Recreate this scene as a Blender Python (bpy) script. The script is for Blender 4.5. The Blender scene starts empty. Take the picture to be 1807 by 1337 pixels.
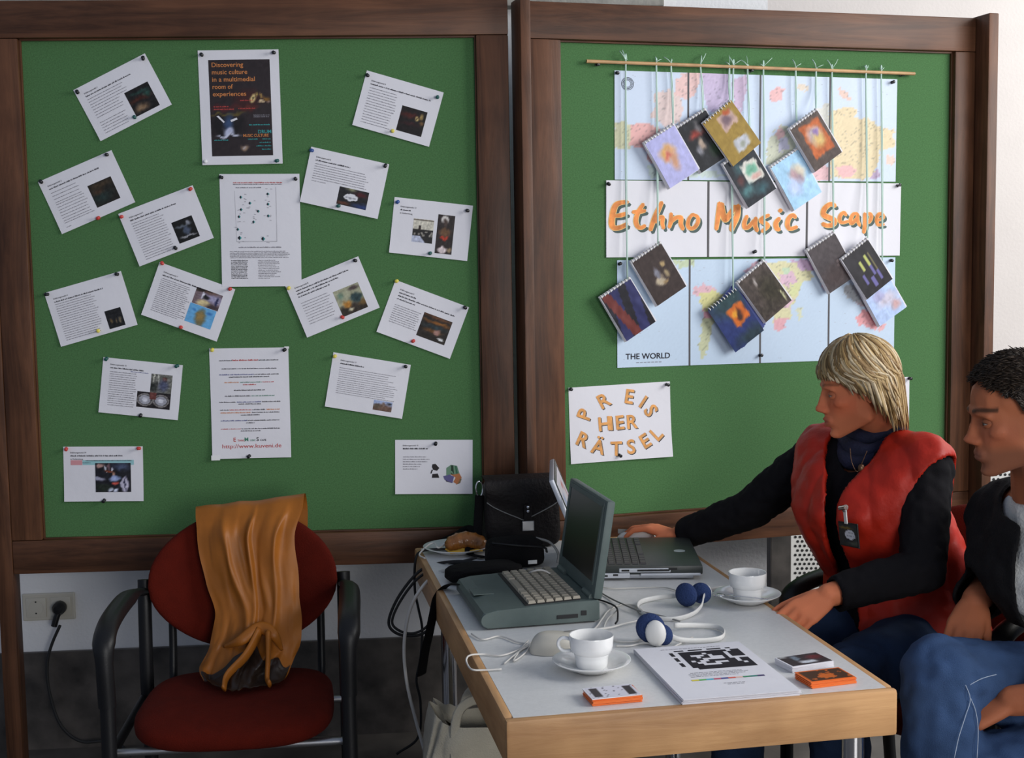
import bpy, bmesh, math, random
import numpy as np
from mathutils import Vector, Matrix, noise

S = bpy.context.scene
COL = S.collection
PI = math.pi

# ------------------------------------------------------------------ camera, world, lights, exposure
FPX, PITCH, ROLL, CAMH = 2327.26, 0.0925, -0.0162, 1.4861
cam_data = bpy.data.cameras.new('camera')
cam = bpy.data.objects.new('camera', cam_data)
COL.objects.link(cam)
cam.matrix_world = Matrix.Translation((0, 0, CAMH)) @ Matrix.Rotation(PI/2 - PITCH, 4, 'X') @ Matrix.Rotation(ROLL, 4, 'Z')
cam_data.sensor_fit = 'HORIZONTAL'
cam_data.sensor_width = 36.0
cam_data.lens = FPX / 1807 * 36
cam_data.clip_start = 0.05
S.camera = cam

W = bpy.data.worlds.new('world')
S.world = W
W.use_nodes = True
W.node_tree.nodes['Background'].inputs[0].default_value = (0.62, 0.74, 1.0, 1)
W.node_tree.nodes['Background'].inputs[1].default_value = 0.33

def area_light(name, loc, target, sx, sy, power, color):
    d = bpy.data.lights.new(name, 'AREA')
    d.shape = 'RECTANGLE'
    d.size, d.size_y, d.energy, d.color = sx, sy, power, color
    o = bpy.data.objects.new(name, d)
    COL.objects.link(o)
    o.location = loc
    o.rotation_euler = (Vector(target) - Vector(loc)).to_track_quat('-Z', 'Y').to_euler()
    return o
# daylight of the window front on the right-hand side, in front of the boards
area_light('window_daylight_right', (3.5, 1.9, 2.45), (0.2, 3.2, 1.0), 2.0, 1.7, 118, (1.0, 0.985, 0.965))
area_light('window_daylight_front', (1.9, -2.0, 1.45), (0.0, 3.0, 0.9), 2.0, 1.6, 92, (1.0, 0.985, 0.965))
area_light('wall_fill_back', (3.2, 4.1, 2.5), (1.7, 5.0, 2.2), 0.8, 1.2, 34, (1.0, 0.97, 0.90))  # added fill lamp that whitens the upper part of the right-hand wall

S.view_settings.view_transform = 'Standard'
S.view_settings.look = 'None'
S.view_settings.gamma = 1.0
S.view_settings.use_curve_mapping = False
S.view_settings.exposure = 0.0

# ------------------------------------------------------------------ pixel -> point on a real plane of the room (frame 1807 x 1337)
_F = Vector((0, math.cos(PITCH), -math.sin(PITCH)))
_U = Vector((0, math.sin(PITCH), math.cos(PITCH)))
_X = Vector((1, 0, 0))
CP = Vector((0, 0, CAMH))
def ray(px, py):
    u, v = px - 903.5, py - 668.5
    c, s = math.cos(ROLL), math.sin(ROLL)
    return _F + _X * ((c*u + s*v) / FPX) - _U * ((-s*u + c*v) / FPX)
def on_z(px, py, z):
    d = ray(px, py)
    return CP + d * ((z - CAMH) / d.z)
def on_y(px, py, y):
    d = ray(px, py)
    return CP + d * (y / d.y)
def on_wall(px, py, y0, a):
    d = ray(px, py)
    return CP + d * (y0 / (d.y - d.x * math.tan(a)))

# ------------------------------------------------------------------ materials
def lin(c):
    return tuple(x/12.92 if x <= 0.04045 else ((x+0.055)/1.055)**2.4 for x in c)
def new_mat(name):
    m = bpy.data.materials.new(name)
    m.use_nodes = True
    return m, m.node_tree, m.node_tree.nodes['Principled BSDF']
def plain(name, rgb, rough=0.6, metal=0.0, bump=0.0, bscale=60.0, var=0.0, vscale=8.0, spec=0.5, sheen=0.0, coat=0.0):
    """rgb is linear albedo; var mixes a noise tone variation, bump a fine relief"""
    m, t, b = new_mat(name)
    b.inputs['Base Color'].default_value = (*rgb, 1)
    b.inputs['Roughness'].default_value = rough
    b.inputs['Metallic'].default_value = metal
    b.inputs['Specular IOR Level'].default_value = spec
    b.inputs['Sheen Weight'].default_value = sheen
    b.inputs['Coat Weight'].default_value = coat
    tc = t.nodes.new('ShaderNodeTexCoord')
    if var:
        n = t.nodes.new('ShaderNodeTexNoise')
        n.inputs['Scale'].default_value = vscale
        n.inputs['Detail'].default_value = 6
        t.links.new(tc.outputs['Object'], n.inputs['Vector'])
        r = t.nodes.new('ShaderNodeValToRGB')
        r.color_ramp.elements[0].position = 0.3
        r.color_ramp.elements[1].position = 0.7
        r.color_ramp.elements[0].color = (*[c*(1-var) for c in rgb], 1)
        r.color_ramp.elements[1].color = (*[min(1, c*(1+var)) for c in rgb], 1)
        t.links.new(n.outputs['Fac'], r.inputs['Fac'])
        t.links.new(r.outputs['Color'], b.inputs['Base Color'])
    if bump:
        n2 = t.nodes.new('ShaderNodeTexNoise')
        n2.inputs['Scale'].default_value = bscale
        n2.inputs['Detail'].default_value = 4
        t.links.new(tc.outputs['Object'], n2.inputs['Vector'])
        bp = t.nodes.new('ShaderNodeBump')
        bp.inputs['Strength'].default_value = bump
        bp.inputs['Distance'].default_value = 0.01
        t.links.new(n2.outputs['Fac'], bp.inputs['Height'])
        t.links.new(bp.outputs['Normal'], b.inputs['Normal'])
    return m
def wood(name, dark, light, axis, rough=0.45, scale=3.0, knots=0.0):
    """stained board: grain stretched along one object axis"""
    m, t, b = new_mat(name)
    b.inputs['Roughness'].default_value = rough
    b.inputs['Specular IOR Level'].default_value = 0.3
    tc = t.nodes.new('ShaderNodeTexCoord')
    mp = t.nodes.new('ShaderNodeMapping')
    s = [scale*9]*3
    s[axis] = scale*0.7
    mp.inputs['Scale'].default_value = s
    n = t.nodes.new('ShaderNodeTexNoise')
    n.inputs['Scale'].default_value = 1.0
    n.inputs['Detail'].default_value = 9
    n.inputs['Roughness'].default_value = 0.65
    n.inputs['Distortion'].default_value = 0.6
    r = t.nodes.new('ShaderNodeValToRGB')
    r.color_ramp.elements[0].position = 0.32
    r.color_ramp.elements[1].position = 0.72
    r.color_ramp.elements[0].color = (*dark, 1)
    r.color_ramp.elements[1].color = (*light, 1)
    n3 = t.nodes.new('ShaderNodeTexNoise')
    n3.inputs['Scale'].default_value = 5.0
    n3.inputs['Detail'].default_value = 3
    mx = t.nodes.new('ShaderNodeMix')
    mx.data_type = 'RGBA'
    mx.blend_type = 'MULTIPLY'
    mx.inputs['Factor'].default_value = 0.55
    r3 = t.nodes.new('ShaderNodeValToRGB')
    r3.color_ramp.elements[0].position = 0.35
    r3.color_ramp.elements[1].position = 0.62
    r3.color_ramp.elements[0].color = (0.45, 0.42, 0.42, 1)
    r3.color_ramp.elements[1].color = (1, 1, 1, 1)
    bp = t.nodes.new('ShaderNodeBump')
    bp.inputs['Strength'].default_value = 0.25
    bp.inputs['Distance'].default_value = 0.004
    L = t.links.new
    L(tc.outputs['Object'], mp.inputs['Vector']); L(mp.outputs['Vector'], n.inputs['Vector'])
    L(tc.outputs['Object'], n3.inputs['Vector']); L(n.outputs['Fac'], r.inputs['Fac']); L(n3.outputs['Fac'], r3.inputs['Fac'])
    L(r.outputs['Color'], mx.inputs['A']); L(r3.outputs['Color'], mx.inputs['B'])
    L(mx.outputs['Result'], b.inputs['Base Color']); L(n.outputs['Fac'], bp.inputs['Height']); L(bp.outputs['Normal'], b.inputs['Normal'])
    return m
def colour_mat(name, rough=0.55, bump=0.0, bscale=200, sheen=0.0, spec=0.4, var=0.0, sss=0.0, coat=0.0):
    """takes its colour from the mesh colour attribute 'Col' (printed matter, skin tones, hair tones)"""
    m, t, b = new_mat(name)
    b.inputs['Roughness'].default_value = rough
    b.inputs['Specular IOR Level'].default_value = spec
    b.inputs['Sheen Weight'].default_value = sheen
    b.inputs['Coat Weight'].default_value = coat
    a = t.nodes.new('ShaderNodeAttribute')
    a.attribute_name = 'Col'
    src = a.outputs['Color']
    if var:
        tc = t.nodes.new('ShaderNodeTexCoord')
        n = t.nodes.new('ShaderNodeTexNoise')
        n.inputs['Scale'].default_value = 45
        n.inputs['Detail'].default_value = 5
        r = t.nodes.new('ShaderNodeValToRGB')
        r.color_ramp.elements[0].position = 0.3
        r.color_ramp.elements[1].position = 0.7
        r.color_ramp.elements[0].color = (1-var, 1-var, 1-var, 1)
        r.color_ramp.elements[1].color = (1, 1, 1, 1)
        mx = t.nodes.new('ShaderNodeMix')
        mx.data_type = 'RGBA'; mx.blend_type = 'MULTIPLY'
        mx.inputs['Factor'].default_value = 1
        t.links.new(tc.outputs['Object'], n.inputs['Vector']); t.links.new(n.outputs['Fac'], r.inputs['Fac'])
        t.links.new(src, mx.inputs['A']); t.links.new(r.outputs['Color'], mx.inputs['B'])
        src = mx.outputs['Result']
    t.links.new(src, b.inputs['Base Color'])
    if sss:
        b.inputs['Subsurface Weight'].default_value = sss
        b.inputs['Subsurface Radius'].default_value = (0.012, 0.005, 0.003)
        b.inputs['Subsurface Scale'].default_value = 1.0
    if bump:
        tc2 = t.nodes.new('ShaderNodeTexCoord')
        n2 = t.nodes.new('ShaderNodeTexNoise')
        n2.inputs['Scale'].default_value = bscale
        bp = t.nodes.new('ShaderNodeBump')
        bp.inputs['Strength'].default_value = bump
        bp.inputs['Distance'].default_value = 0.004
        t.links.new(tc2.outputs['Object'], n2.inputs['Vector'])
        t.links.new(n2.outputs['Fac'], bp.inputs['Height']); t.links.new(bp.outputs['Normal'], b.inputs['Normal'])
    return m

M = {}
M['felt'] = plain('green_felt', (0.070, 0.168, 0.062), 0.95, bump=0.12, bscale=420, var=0.16, vscale=260, spec=0.15, sheen=0.15)
M['wood_h'] = wood('brown_stained_wood_across', (0.046, 0.019, 0.009), (0.170, 0.070, 0.033), 0)
M['wood_v'] = wood('brown_stained_wood_upright', (0.046, 0.019, 0.009), (0.170, 0.070, 0.033), 1)
M['wall'] = plain('white_wall_paint', (0.74, 0.74, 0.75), 0.85, bump=0.15, bscale=90, var=0.02)
M['wall_warm'] = plain('cream_wall_paint', (0.60, 0.56, 0.54), 0.85, bump=0.1, bscale=90, var=0.02)
M['concrete'] = plain('grey_lintel_stone', (0.30, 0.29, 0.26), 0.9, bump=0.4, bscale=40, var=0.25, vscale=14)
M['marble'] = plain('dark_veined_marble', (0.060, 0.052, 0.046), 0.35, bump=0.05, bscale=20, var=0.65, vscale=11)
M['floor'] = plain('dark_stone_floor', (0.085, 0.075, 0.065), 0.35, bump=0.05, bscale=30, var=0.4, vscale=7)
M['paper'] = plain('white_paper', (0.74, 0.73, 0.77), 0.6, bump=0.08, bscale=30, spec=0.3)
M['print'] = colour_mat('printed_ink', 0.5, spec=0.3)
M['ink'] = plain('black_ink', (0.018, 0.016, 0.022), 0.7, spec=0.2)
M['ink_grey'] = plain('grey_ink', (0.20, 0.19, 0.215), 0.7, spec=0.2)
M['ink_red'] = plain('red_ink', (0.50, 0.06, 0.05), 0.7)
M['ink_orange'] = plain('orange_ink', (0.62, 0.22, 0.06), 0.7)
M['ink_blue'] = plain('blue_ink', (0.03, 0.05, 0.22), 0.7)
M['ink_green'] = plain('green_ink', (0.05, 0.22, 0.14), 0.7)
M['ink_teal'] = plain('teal_ink', (0.03, 0.30, 0.30), 0.7)
M['black_plastic'] = plain('black_plastic', (0.007, 0.007, 0.008), 0.42, bump=0.05, bscale=300, spec=0.3)
M['black_matte'] = plain('black_rubber', (0.010, 0.010, 0.011), 0.7)
M['black_fabric'] = plain('black_nylon', (0.006, 0.0055, 0.006), 0.9, bump=0.4, bscale=350, spec=0.15)
M['white_plastic'] = plain('white_plastic', (0.72, 0.71, 0.68), 0.4)
M['beige_plastic'] = plain('beige_plastic', (0.52, 0.49, 0.42), 0.45)
M['chrome'] = plain('polished_chrome', (0.75, 0.75, 0.77), 0.14, 1.0)
M['steel'] = plain('grey_steel', (0.42, 0.42, 0.43), 0.35, 0.9)
M['porcelain'] = plain('white_porcelain', (0.80, 0.80, 0.79), 0.12, coat=0.5)

# ------------------------------------------------------------------ mesh building
def tag(o, label=None, cat=None, group=None, kind=None):
    if label: o['label'] = label
    if cat: o['category'] = cat
    if group: o['group'] = group
    if kind: o['kind'] = kind
    return o
def thing(name, label, cat, mat=None, group=None, kind=None):
    """an Empty at the base of a thing; its parts are children"""
    o = bpy.data.objects.new(name, None)
    o.empty_display_size = 0.05
    COL.objects.link(o)
    if mat is not None:
        o.matrix_world = mat if isinstance(mat, Matrix) else Matrix.Translation(mat)
    return tag(o, label, cat, group, kind)
def chain(o):
    m = o.matrix_basis.copy()
    while o.parent:
        o = o.parent
        m = o.matrix_basis @ m
    return m

class MB:
    def __init__(self):
        self.v, self.f, self.mi, self.vc = [], [], [], []
        self.col = (1, 1, 1)
        self.mat = 0
    def add(self, vs, fs, mat=None, cols=None):
        n = len(self.v)
        self.v += [tuple(p) for p in vs]
        self.vc += cols if cols is not None else [self.col]*len(vs)
        self.f += [tuple(i + n for i in f) for f in fs]
        self.mi += [self.mat if mat is None else mat]*len(fs)
        return self
    def box(self, c, s, m=None, bev=0.0):
        hx, hy, hz = s[0]/2, s[1]/2, s[2]/2
        if bev <= 0:
            vs = [Vector((x*hx, y*hy, z*hz)) for x in (-1, 1) for y in (-1, 1) for z in (-1, 1)]
            fs = [(0, 1, 3, 2), (4, 6, 7, 5), (0, 4, 5, 1), (2, 3, 7, 6), (0, 2, 6, 4), (1, 5, 7, 3)]
        else:
            bm = bmesh.new()
            bmesh.ops.create_cube(bm, size=1)
            for v in bm.verts: v.co = Vector((v.co.x*s[0], v.co.y*s[1], v.co.z*s[2]))
            bmesh.ops.bevel(bm, geom=bm.edges[:], offset=min(bev, min(s)*0.45), segments=2, profile=0.6, affect='EDGES')
            bm.verts.index_update()
            vs = [v.co.copy() for v in bm.verts]
            fs = [tuple(v.index for v in f.verts) for f in bm.faces]
            bm.free()
        off = Vector(c)
        vs = [(m @ p if m is not None else p) + off for p in vs]
        return self.add(vs, fs)
    def tube(self, pts, r, n=8, cap=True, flat=None):
        """tube along points; r a number or one per point; flat=(a,b) scales the section"""
        pts = [Vector(p) for p in pts]
        rs = r if isinstance(r, (list, tuple)) else [r]*len(pts)
        vs, fs = [], []
        prev = None
        for i, p in enumerate(pts):
            d = (pts[min(i+1, len(pts)-1)] - pts[max(i-1, 0)])
            if d.length < 1e-9: d = Vector((0, 0, 1))
            d.normalize()
            if prev is None:
                a = Vector((0, 0, 1)) if abs(d.z) < 0.9 else Vector((1, 0, 0))
                x = d.cross(a).normalized()
            else:
                x = (prev - d*prev.dot(d))
                x = x.normalized() if x.length > 1e-6 else d.orthogonal().normalized()
            prev = x
            y = d.cross(x)
            fa, fb = flat if flat else (1, 1)
            for k in range(n):
                t = 2*PI*k/n
                vs.append(p + x*(math.cos(t)*rs[i]*fa) + y*(math.sin(t)*rs[i]*fb))
        for i in range(len(pts)-1):
            for k in range(n):
                a, b = i*n+k, i*n+(k+1) % n
                fs.append((a, b, b+n, a+n))
        if cap:
            fs.append(tuple(range(n-1, -1, -1)))
            fs.append(tuple(range((len(pts)-1)*n, len(pts)*n)))
        return self.add(vs, fs)
    def lathe(self, prof, c=(0, 0, 0), n=32, m=None):
        """profile [(r,z)...] spun about z"""
        vs, fs = [], []
        for r, z in prof:
            for k in range(n):
                t = 2*PI*k/n
                vs.append(Vector((r*math.cos(t), r*math.sin(t), z)))
        for i in range(len(prof)-1):
            for k in range(n):
                a, b = i*n+k, i*n+(k+1) % n
                fs.append((a, b, b+n, a+n))
        off = Vector(c)
        vs = [(m @ p if m is not None else p) + off for p in vs]
        return self.add(vs, fs)
    def prism(self, poly, z0, z1, m=None):
        n = len(poly)
        vs = [Vector((x, y, z0)) for x, y in poly] + [Vector((x, y, z1)) for x, y in poly]
        fs = [tuple(range(n-1, -1, -1)), tuple(range(n, 2*n))] + [(i, (i+1) % n, n+(i+1) % n, n+i) for i in range(n)]
        if m is not None: vs = [m @ p for p in vs]
        return self.add(vs, fs)
    def ball(self, c, r, u=16, v=10, m=None):
        rr = (r, r, r) if isinstance(r, (int, float)) else r
        vs, fs = [Vector((0, 0, -rr[2]))], []
        for i in range(1, v):
            ph = -PI/2 + PI*i/v
            for k in range(u):
                t = 2*PI*k/u
                vs.append(Vector((rr[0]*math.cos(ph)*math.cos(t), rr[1]*math.cos(ph)*math.sin(t), rr[2]*math.sin(ph))))
        vs.append(Vector((0, 0, rr[2])))
        for k in range(u): fs.append((0, 1+(k+1) % u, 1+k))
        for i in range(v-2):
            for k in range(u):
                a, b = 1+i*u+k, 1+i*u+(k+1) % u
                fs.append((a, b, b+u, a+u))
        for k in range(u): fs.append((len(vs)-1, 1+(v-2)*u+k, 1+(v-2)*u+(k+1) % u))
        off = Vector(c)
        vs = [(m @ p if m is not None else p) + off for p in vs]
        return self.add(vs, fs)
    def grid(self, nx, ny, fn, colfn=None):
        """fn(u,v)->point for u,v in 0..1; colfn(u,v)->srgb"""
        vs, cs, fs = [], [], []
        for j in range(ny+1):
            for i in range(nx+1):
                u, v = i/nx, j/ny
                vs.append(Vector(fn(u, v)))
                cs.append(lin(colfn(u, v)) if colfn else self.col)
        for j in range(ny):
            for i in range(nx):
                a = j*(nx+1)+i
                fs.append((a, a+1, a+nx+2, a+nx+1))
        return self.add(vs, fs, cols=cs)
    def build(self, name, mats, parent=None, world=False, smooth=False, label=None, mat=None, auto=None):
        me = bpy.data.meshes.new(name)
        vs = self.v
        if world and parent is not None:
            inv = chain(parent).inverted()
            vs = [tuple(inv @ Vector(p)) for p in vs]
        me.from_pydata(vs, [], self.f)
        for m in (mats if isinstance(mats, (list, tuple)) else [mats]):
            me.materials.append(M[m] if isinstance(m, str) else m)
        if any(self.mi): me.polygons.foreach_set('material_index', self.mi)
        if any(c != (1, 1, 1) for c in self.vc):
            ca = me.color_attributes.new('Col', 'FLOAT_COLOR', 'POINT')
            ca.data.foreach_set('color', np.array([(*c, 1) for c in self.vc], dtype=np.float32).ravel())
        me.validate(); me.update()
        if smooth: me.polygons.foreach_set('use_smooth', [True]*len(me.polygons))
        if auto is not None: me.set_sharp_from_angle(angle=math.radians(auto))
        o = bpy.data.objects.new(name, me)
        COL.objects.link(o)
        if mat is not None: o.matrix_world = mat
        if parent is not None: o.parent = parent
        if label: o['label'] = label
        return o

def copy_tree(o, parent=None):
    c = o.copy()
    COL.objects.link(c)
    if parent is not None: c.parent = parent
    for ch in [x for x in bpy.data.objects if x.parent == o]:
        copy_tree(ch, c)
    return c

def smooth_path(pts, n=8):
    """Catmull-Rom through points"""
    P = [Vector(p) for p in pts]
    P = [P[0]*2-P[1]] + P + [P[-1]*2-P[-2]]
    out = []
    for i in range(1, len(P)-2):
        for k in range(n):
            t = k/n
            a, b, c, d = P[i-1], P[i], P[i+1], P[i+2]
            out.append(0.5*((2*b) + (c-a)*t + (2*a-5*b+4*c-d)*t*t + (3*b-a-3*c+d)*t**3))
    out.append(P[-2])
    return out

# text outlines from Blender's built-in font, as flat meshes
_tc = {}
def text_geo(s, bold=0.0, shear=0.0, spacing=1.0):
    k = (s, bold, shear, spacing)
    if k not in _tc:
        cu = bpy.data.curves.new('t', 'FONT')
        cu.body = s; cu.size = 1.0; cu.offset = bold; cu.shear = shear; cu.space_character = spacing
        cu.resolution_u = 3
        ob = bpy.data.objects.new('t', cu)
        COL.objects.link(ob)
        dg = bpy.context.evaluated_depsgraph_get()
        me = bpy.data.meshes.new_from_object(ob.evaluated_get(dg))
        _tc[k] = ([(v.co.x, v.co.y) for v in me.vertices], [tuple(p.vertices) for p in me.polygons])
        bpy.data.objects.remove(ob); bpy.data.curves.remove(cu); bpy.data.meshes.remove(me)
    return _tc[k]
def add_text(mb, s, x, y, size, fn, align='l', bold=0.0, shear=0.0, width=None, rot=0.0, mat=None, spacing=1.0):
    """fn(x,y)->3D point on the sheet; x,y baseline origin"""
    vs, fs = text_geo(s, bold, shear, spacing)
    if not vs: return
    x0, x1 = min(v[0] for v in vs), max(v[0] for v in vs)
    sx = size if width is None else width/(x1-x0)
    off = {'l': -x0, 'c': -(x0+x1)/2, 'r': -x1}[align]
    c, sn = math.cos(rot), math.sin(rot)
    out = []
    for a, b in vs:
        a, b = (a+off)*sx, b*size
        out.append(fn(x + a*c - b*sn, y + a*sn + b*c))
    mb.add(out, fs, mat)

# ------------------------------------------------------------------ the room
def structure(o, label=None):
    o['kind'] = 'structure'
    if label: o['label'] = label
    return o
WY, WA = 3.94, 0.085          # back wall: y = WY + x*tan(WA)
def wall_pt(x, n=0.0):
    return Vector((x + n*math.sin(WA), WY + x*math.tan(WA) - n*math.cos(WA), 0))
WM = Matrix(((math.cos(WA), 0, math.sin(WA), 0), (math.sin(WA), 0, -math.cos(WA), WY), (0, 1, 0, 0), (0, 0, 0, 1)))
# wall frame: x along, y up, z towards the room
b = MB(); b.box((0, -0.05, 0), (9, 9, 0.1)); b.v = [(x-0.5, y+1.2, z) for x, y, z in b.v]
structure(b.build('floor', 'floor'), 'dark polished stone floor')
b = MB(); b.box((0, 0, 0), (4.8, 3.4, 0.25)); b.v = [(x+0.781-2.4, y+1.7, z-0.125) for x, y, z in b.v]
structure(b.build('wall_back', 'wall', mat=WM), 'white wall behind the pinboards')
b = MB(); b.box((0, 0, 0), (4.8, 0.345, 0.012), bev=0.002); b.v = [(x+0.781-2.4, y+0.1725, z+0.0065) for x, y, z in b.v]
structure(b.build('baseboard_back', 'marble', mat=WM), 'dark marble plinth along the foot of the wall')
b = MB(); b.box((0, 0, 0), (4.8-0.32, 0.35, 0.06), bev=0.004); b.v = [(x+0.457-2.24, y+2.205+0.175, z+0.031) for x, y, z in b.v]
structure(b.build('trim_1', 'concrete', mat=WM), 'grey stone lintel above the pinboards')
b = MB(); b.box((2.6, 5.15, 1.7), (4.2, 0.2, 3.4), Matrix.Rotation(0.02, 3, 'Z'))
structure(b.build('wall_right', 'wall_warm'), 'bright white wall lit by the window')
b = MB(); b.box((0.935, 4.62, 0.6), (0.075, 0.12, 1.2), bev=0.006)
structure(b.build('trim_2', 'marble'), 'dark stone pilaster behind the wall corner')

# radiator cover with a perforated front behind the two sitters
rad = thing('radiator_cover', 'pale radiator cover with perforated metal front behind the chairs', 'radiator', (1.55, 4.62, 0))
b = MB(); b.box((0, 0.06, 0.47), (1.14, 0.02, 0.90), bev=0.003); b.build('front_panel', 'white_plastic', rad)
b = MB(); b.box((0, 0.08, 0.93), (1.2, 0.2, 0.025), bev=0.004); b.build('top_board', 'white_plastic', rad)
b = MB(); b.box((-0.585, 0.07, 0.46), (0.03, 0.18, 0.92), bev=0.003); b.build('side_panel', 'steel', rad)
b = MB(); b.box((0.585, 0.07, 0.46), (0.03, 0.18, 0.92), bev=0.003); b.build('side_panel', 'steel', rad)
b = MB()
for i in range(66):
    for j in range(50):
        cx, cz = -0.54 + 0.0165*i + (0.00825 if j % 2 else 0), 0.07 + 0.0165*j
        if -0.3 < cx < 0.1 : continue
        b.add([(cx+0.0055*math.cos(t*PI/3), 0.0485, cz+0.0055*math.sin(t*PI/3)) for t in range(6)], [(0, 1, 2, 3, 4, 5)])
o = b.build('perforation', 'black_matte', rad); o['kind'] = 'stuff'

# double wall socket with a plug
sk = thing('wall_socket', 'double white wall socket beside the left board post', 'socket', WM @ Matrix.Translation((-1.383, 0.480, 0.0)))
b = MB(); b.box((0, 0, 0.005), (0.151, 0.081, 0.010), bev=0.004); b.build('frame', 'beige_plastic', sk)
for sx in (-0.0355, 0.0355):
    b = MB(); b.box((sx, 0, 0.0115), (0.058, 0.058, 0.005), bev=0.002)
    b.lathe([(0.0215, 0.0141), (0.0215, 0.0146), (0.0195, 0.0146), (0.0190, 0.0090), (0.0, 0.0090)], (sx, 0, 0), 24)
    ins = b.build('socket_insert', 'beige_plastic', sk, auto=30)
    b = MB()
    for hx in (-0.0095, 0.0095):
        b.lathe([(0.003, 0.0093), (0.0, 0.0094)], (sx+hx, 0, 0), 8)
    for hy in (-0.017, 0.017): b.box((sx, hy, 0.0145), (0.004, 0.004, 0.002))
    b.build('contact_hole', 'black_matte', ins)
pl = thing('power_plug', 'black plug in the right half of the wall socket with cable', 'plug', WM @ Matrix.Translation((-1.3475, 0.480, 0.010)))
b = MB(); b.lathe([(0.0, 0.005), (0.0185, 0.005), (0.0195, 0.012), (0.019, 0.03), (0.012, 0.042), (0.0, 0.043)], (0, 0, 0), 20)
b.tube(smooth_path([(0, -0.010, 0.030), (-0.006, -0.024, 0.032), (-0.014, -0.05, 0.033)]), [0.009]*17, 10)
b.build('plug_body', 'black_plastic', pl, smooth=True, auto=40)
b = MB()
pts = [on_wall(x, y, WY-0.05, WA) for x, y in ((106, 1103), (92, 1135), (84, 1165), (84, 1200), (92, 1240), (105, 1275), (125, 1298), (150, 1309), (185, 1307), (215, 1315))]
pts += [Vector((-1.02, 3.6, 0.006)), Vector((-0.85, 3.62, 0.006)), Vector((-0.6, 3.72, 0.006))]
b.tube(smooth_path(pts, 6), 0.0045, 8); b.build('cable', 'black_matte', pl, world=True, smooth=True)

# ------------------------------------------------------------------ the two pinboards
LA, LY = 0.0517, 3.5609
RA, RY = 0.2746, 3.531
def plane_matrix(y0, a):
    return Matrix(((math.cos(a), 0, math.sin(a), 0), (math.sin(a), 0, -math.cos(a), y0), (0, 1, 0, 0), (0, 0, 0, 1)))
ML, MR = plane_matrix(LY, LA), plane_matrix(RY, RA)
def board(name, label, mtx, s0, s1, post0, post1, z0, z1, zf0, zf1, sf0, sf1):
    t = thing(name, label, 'pinboard', mtx)
    b = MB(); b.box(((sf0+sf1)/2, (zf0+zf1)/2, -0.008), (sf1-sf0+0.03, zf1-zf0+0.03, 0.016)); b.build('felt_panel', 'felt', t)
    def piece(nm, xa, xb, ya, yb, na, nb, mat, bev=0.004):
        b = MB(); b.box((0, 0, 0), (xb-xa, yb-ya, nb-na), bev=bev)
        o = b.build(nm, mat, t, smooth=True, auto=35)
        o.location = ((xa+xb)/2, (ya+yb)/2, (na+nb)/2)
        return o
    piece('top_rail', s0, s1, zf1, z1, -0.022, 0.024, 'wood_h')
    piece('bottom_rail', s0, s1, z0, zf0, -0.022, 0.024, 'wood_h')
    piece('stile', s0, sf0, zf0+0.0008, zf1-0.0008, -0.022, 0.0236, 'wood_v')
    piece('stile', sf1, s1, zf0+0.0008, zf1-0.0008, -0.022, 0.0236, 'wood_v')
    for a, c, nn in (post0, post1):
        if c > a: piece('post', a, c, 0.0, z1+0.004, -0.03, nn, 'wood_v')
    # slim beads against the felt
    for (xa, xb, ya, yb) in ((sf0, sf1, zf1-0.005, zf1), (sf0, sf1, zf0, zf0+0.004), (sf0, sf0+0.004, zf0, zf1), (sf1-0.004, sf1, zf0, zf1)):
        piece('bead', xa, xb, ya, yb, 0.0, 0.010, 'wood_h' if xb-xa > 0.1 else 'wood_v', 0.001)
    return t
board('pinboard', 'left green felt pinboard in dark wooden frame full of tilted sheets', ML, -1.345, 0.003, (-1.388, -1.3455, 0.026), (0, 0, 0), 0.661, 2.163, 0.751, 2.068, -1.266, -0.082)
board('pinboard', 'right green felt pinboard in brown wooden frame behind the seated woman', MR, 0.0495, 1.4045, (0.021, 0.049, 0.060), (1.405, 1.437, 0.085), 0.674, 2.151, 0.767, 2.055, 0.142, 1.338)

# ------------------------------------------------------------------ printed sheets on the boards
rng = random.Random(7)
INKS = ['paper', 'ink', 'ink_grey', 'ink_red', 'ink_orange', 'ink_blue', 'ink_green', 'ink_teal']
def fit(plane, cs, off=0.0):
    y0, a, m = plane
    inv = m.inverted()
    q = [inv @ on_wall(px, py, y0 - off/math.cos(a), a) for px, py in cs]
    c = sum(q, Vector((0, 0, 0))) / 4
    d = (q[1]-q[0]) + (q[2]-q[3])
    e = (q[0]-q[3]) + (q[1]-q[2])
    ang = (math.atan2(d.y, d.x) + math.atan2(-e.x, e.y)) / 2
    return c, ang, d.length/2, e.length/2
PLL, PLR = (LY, LA, ML), (RY, RA, MR)

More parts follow.
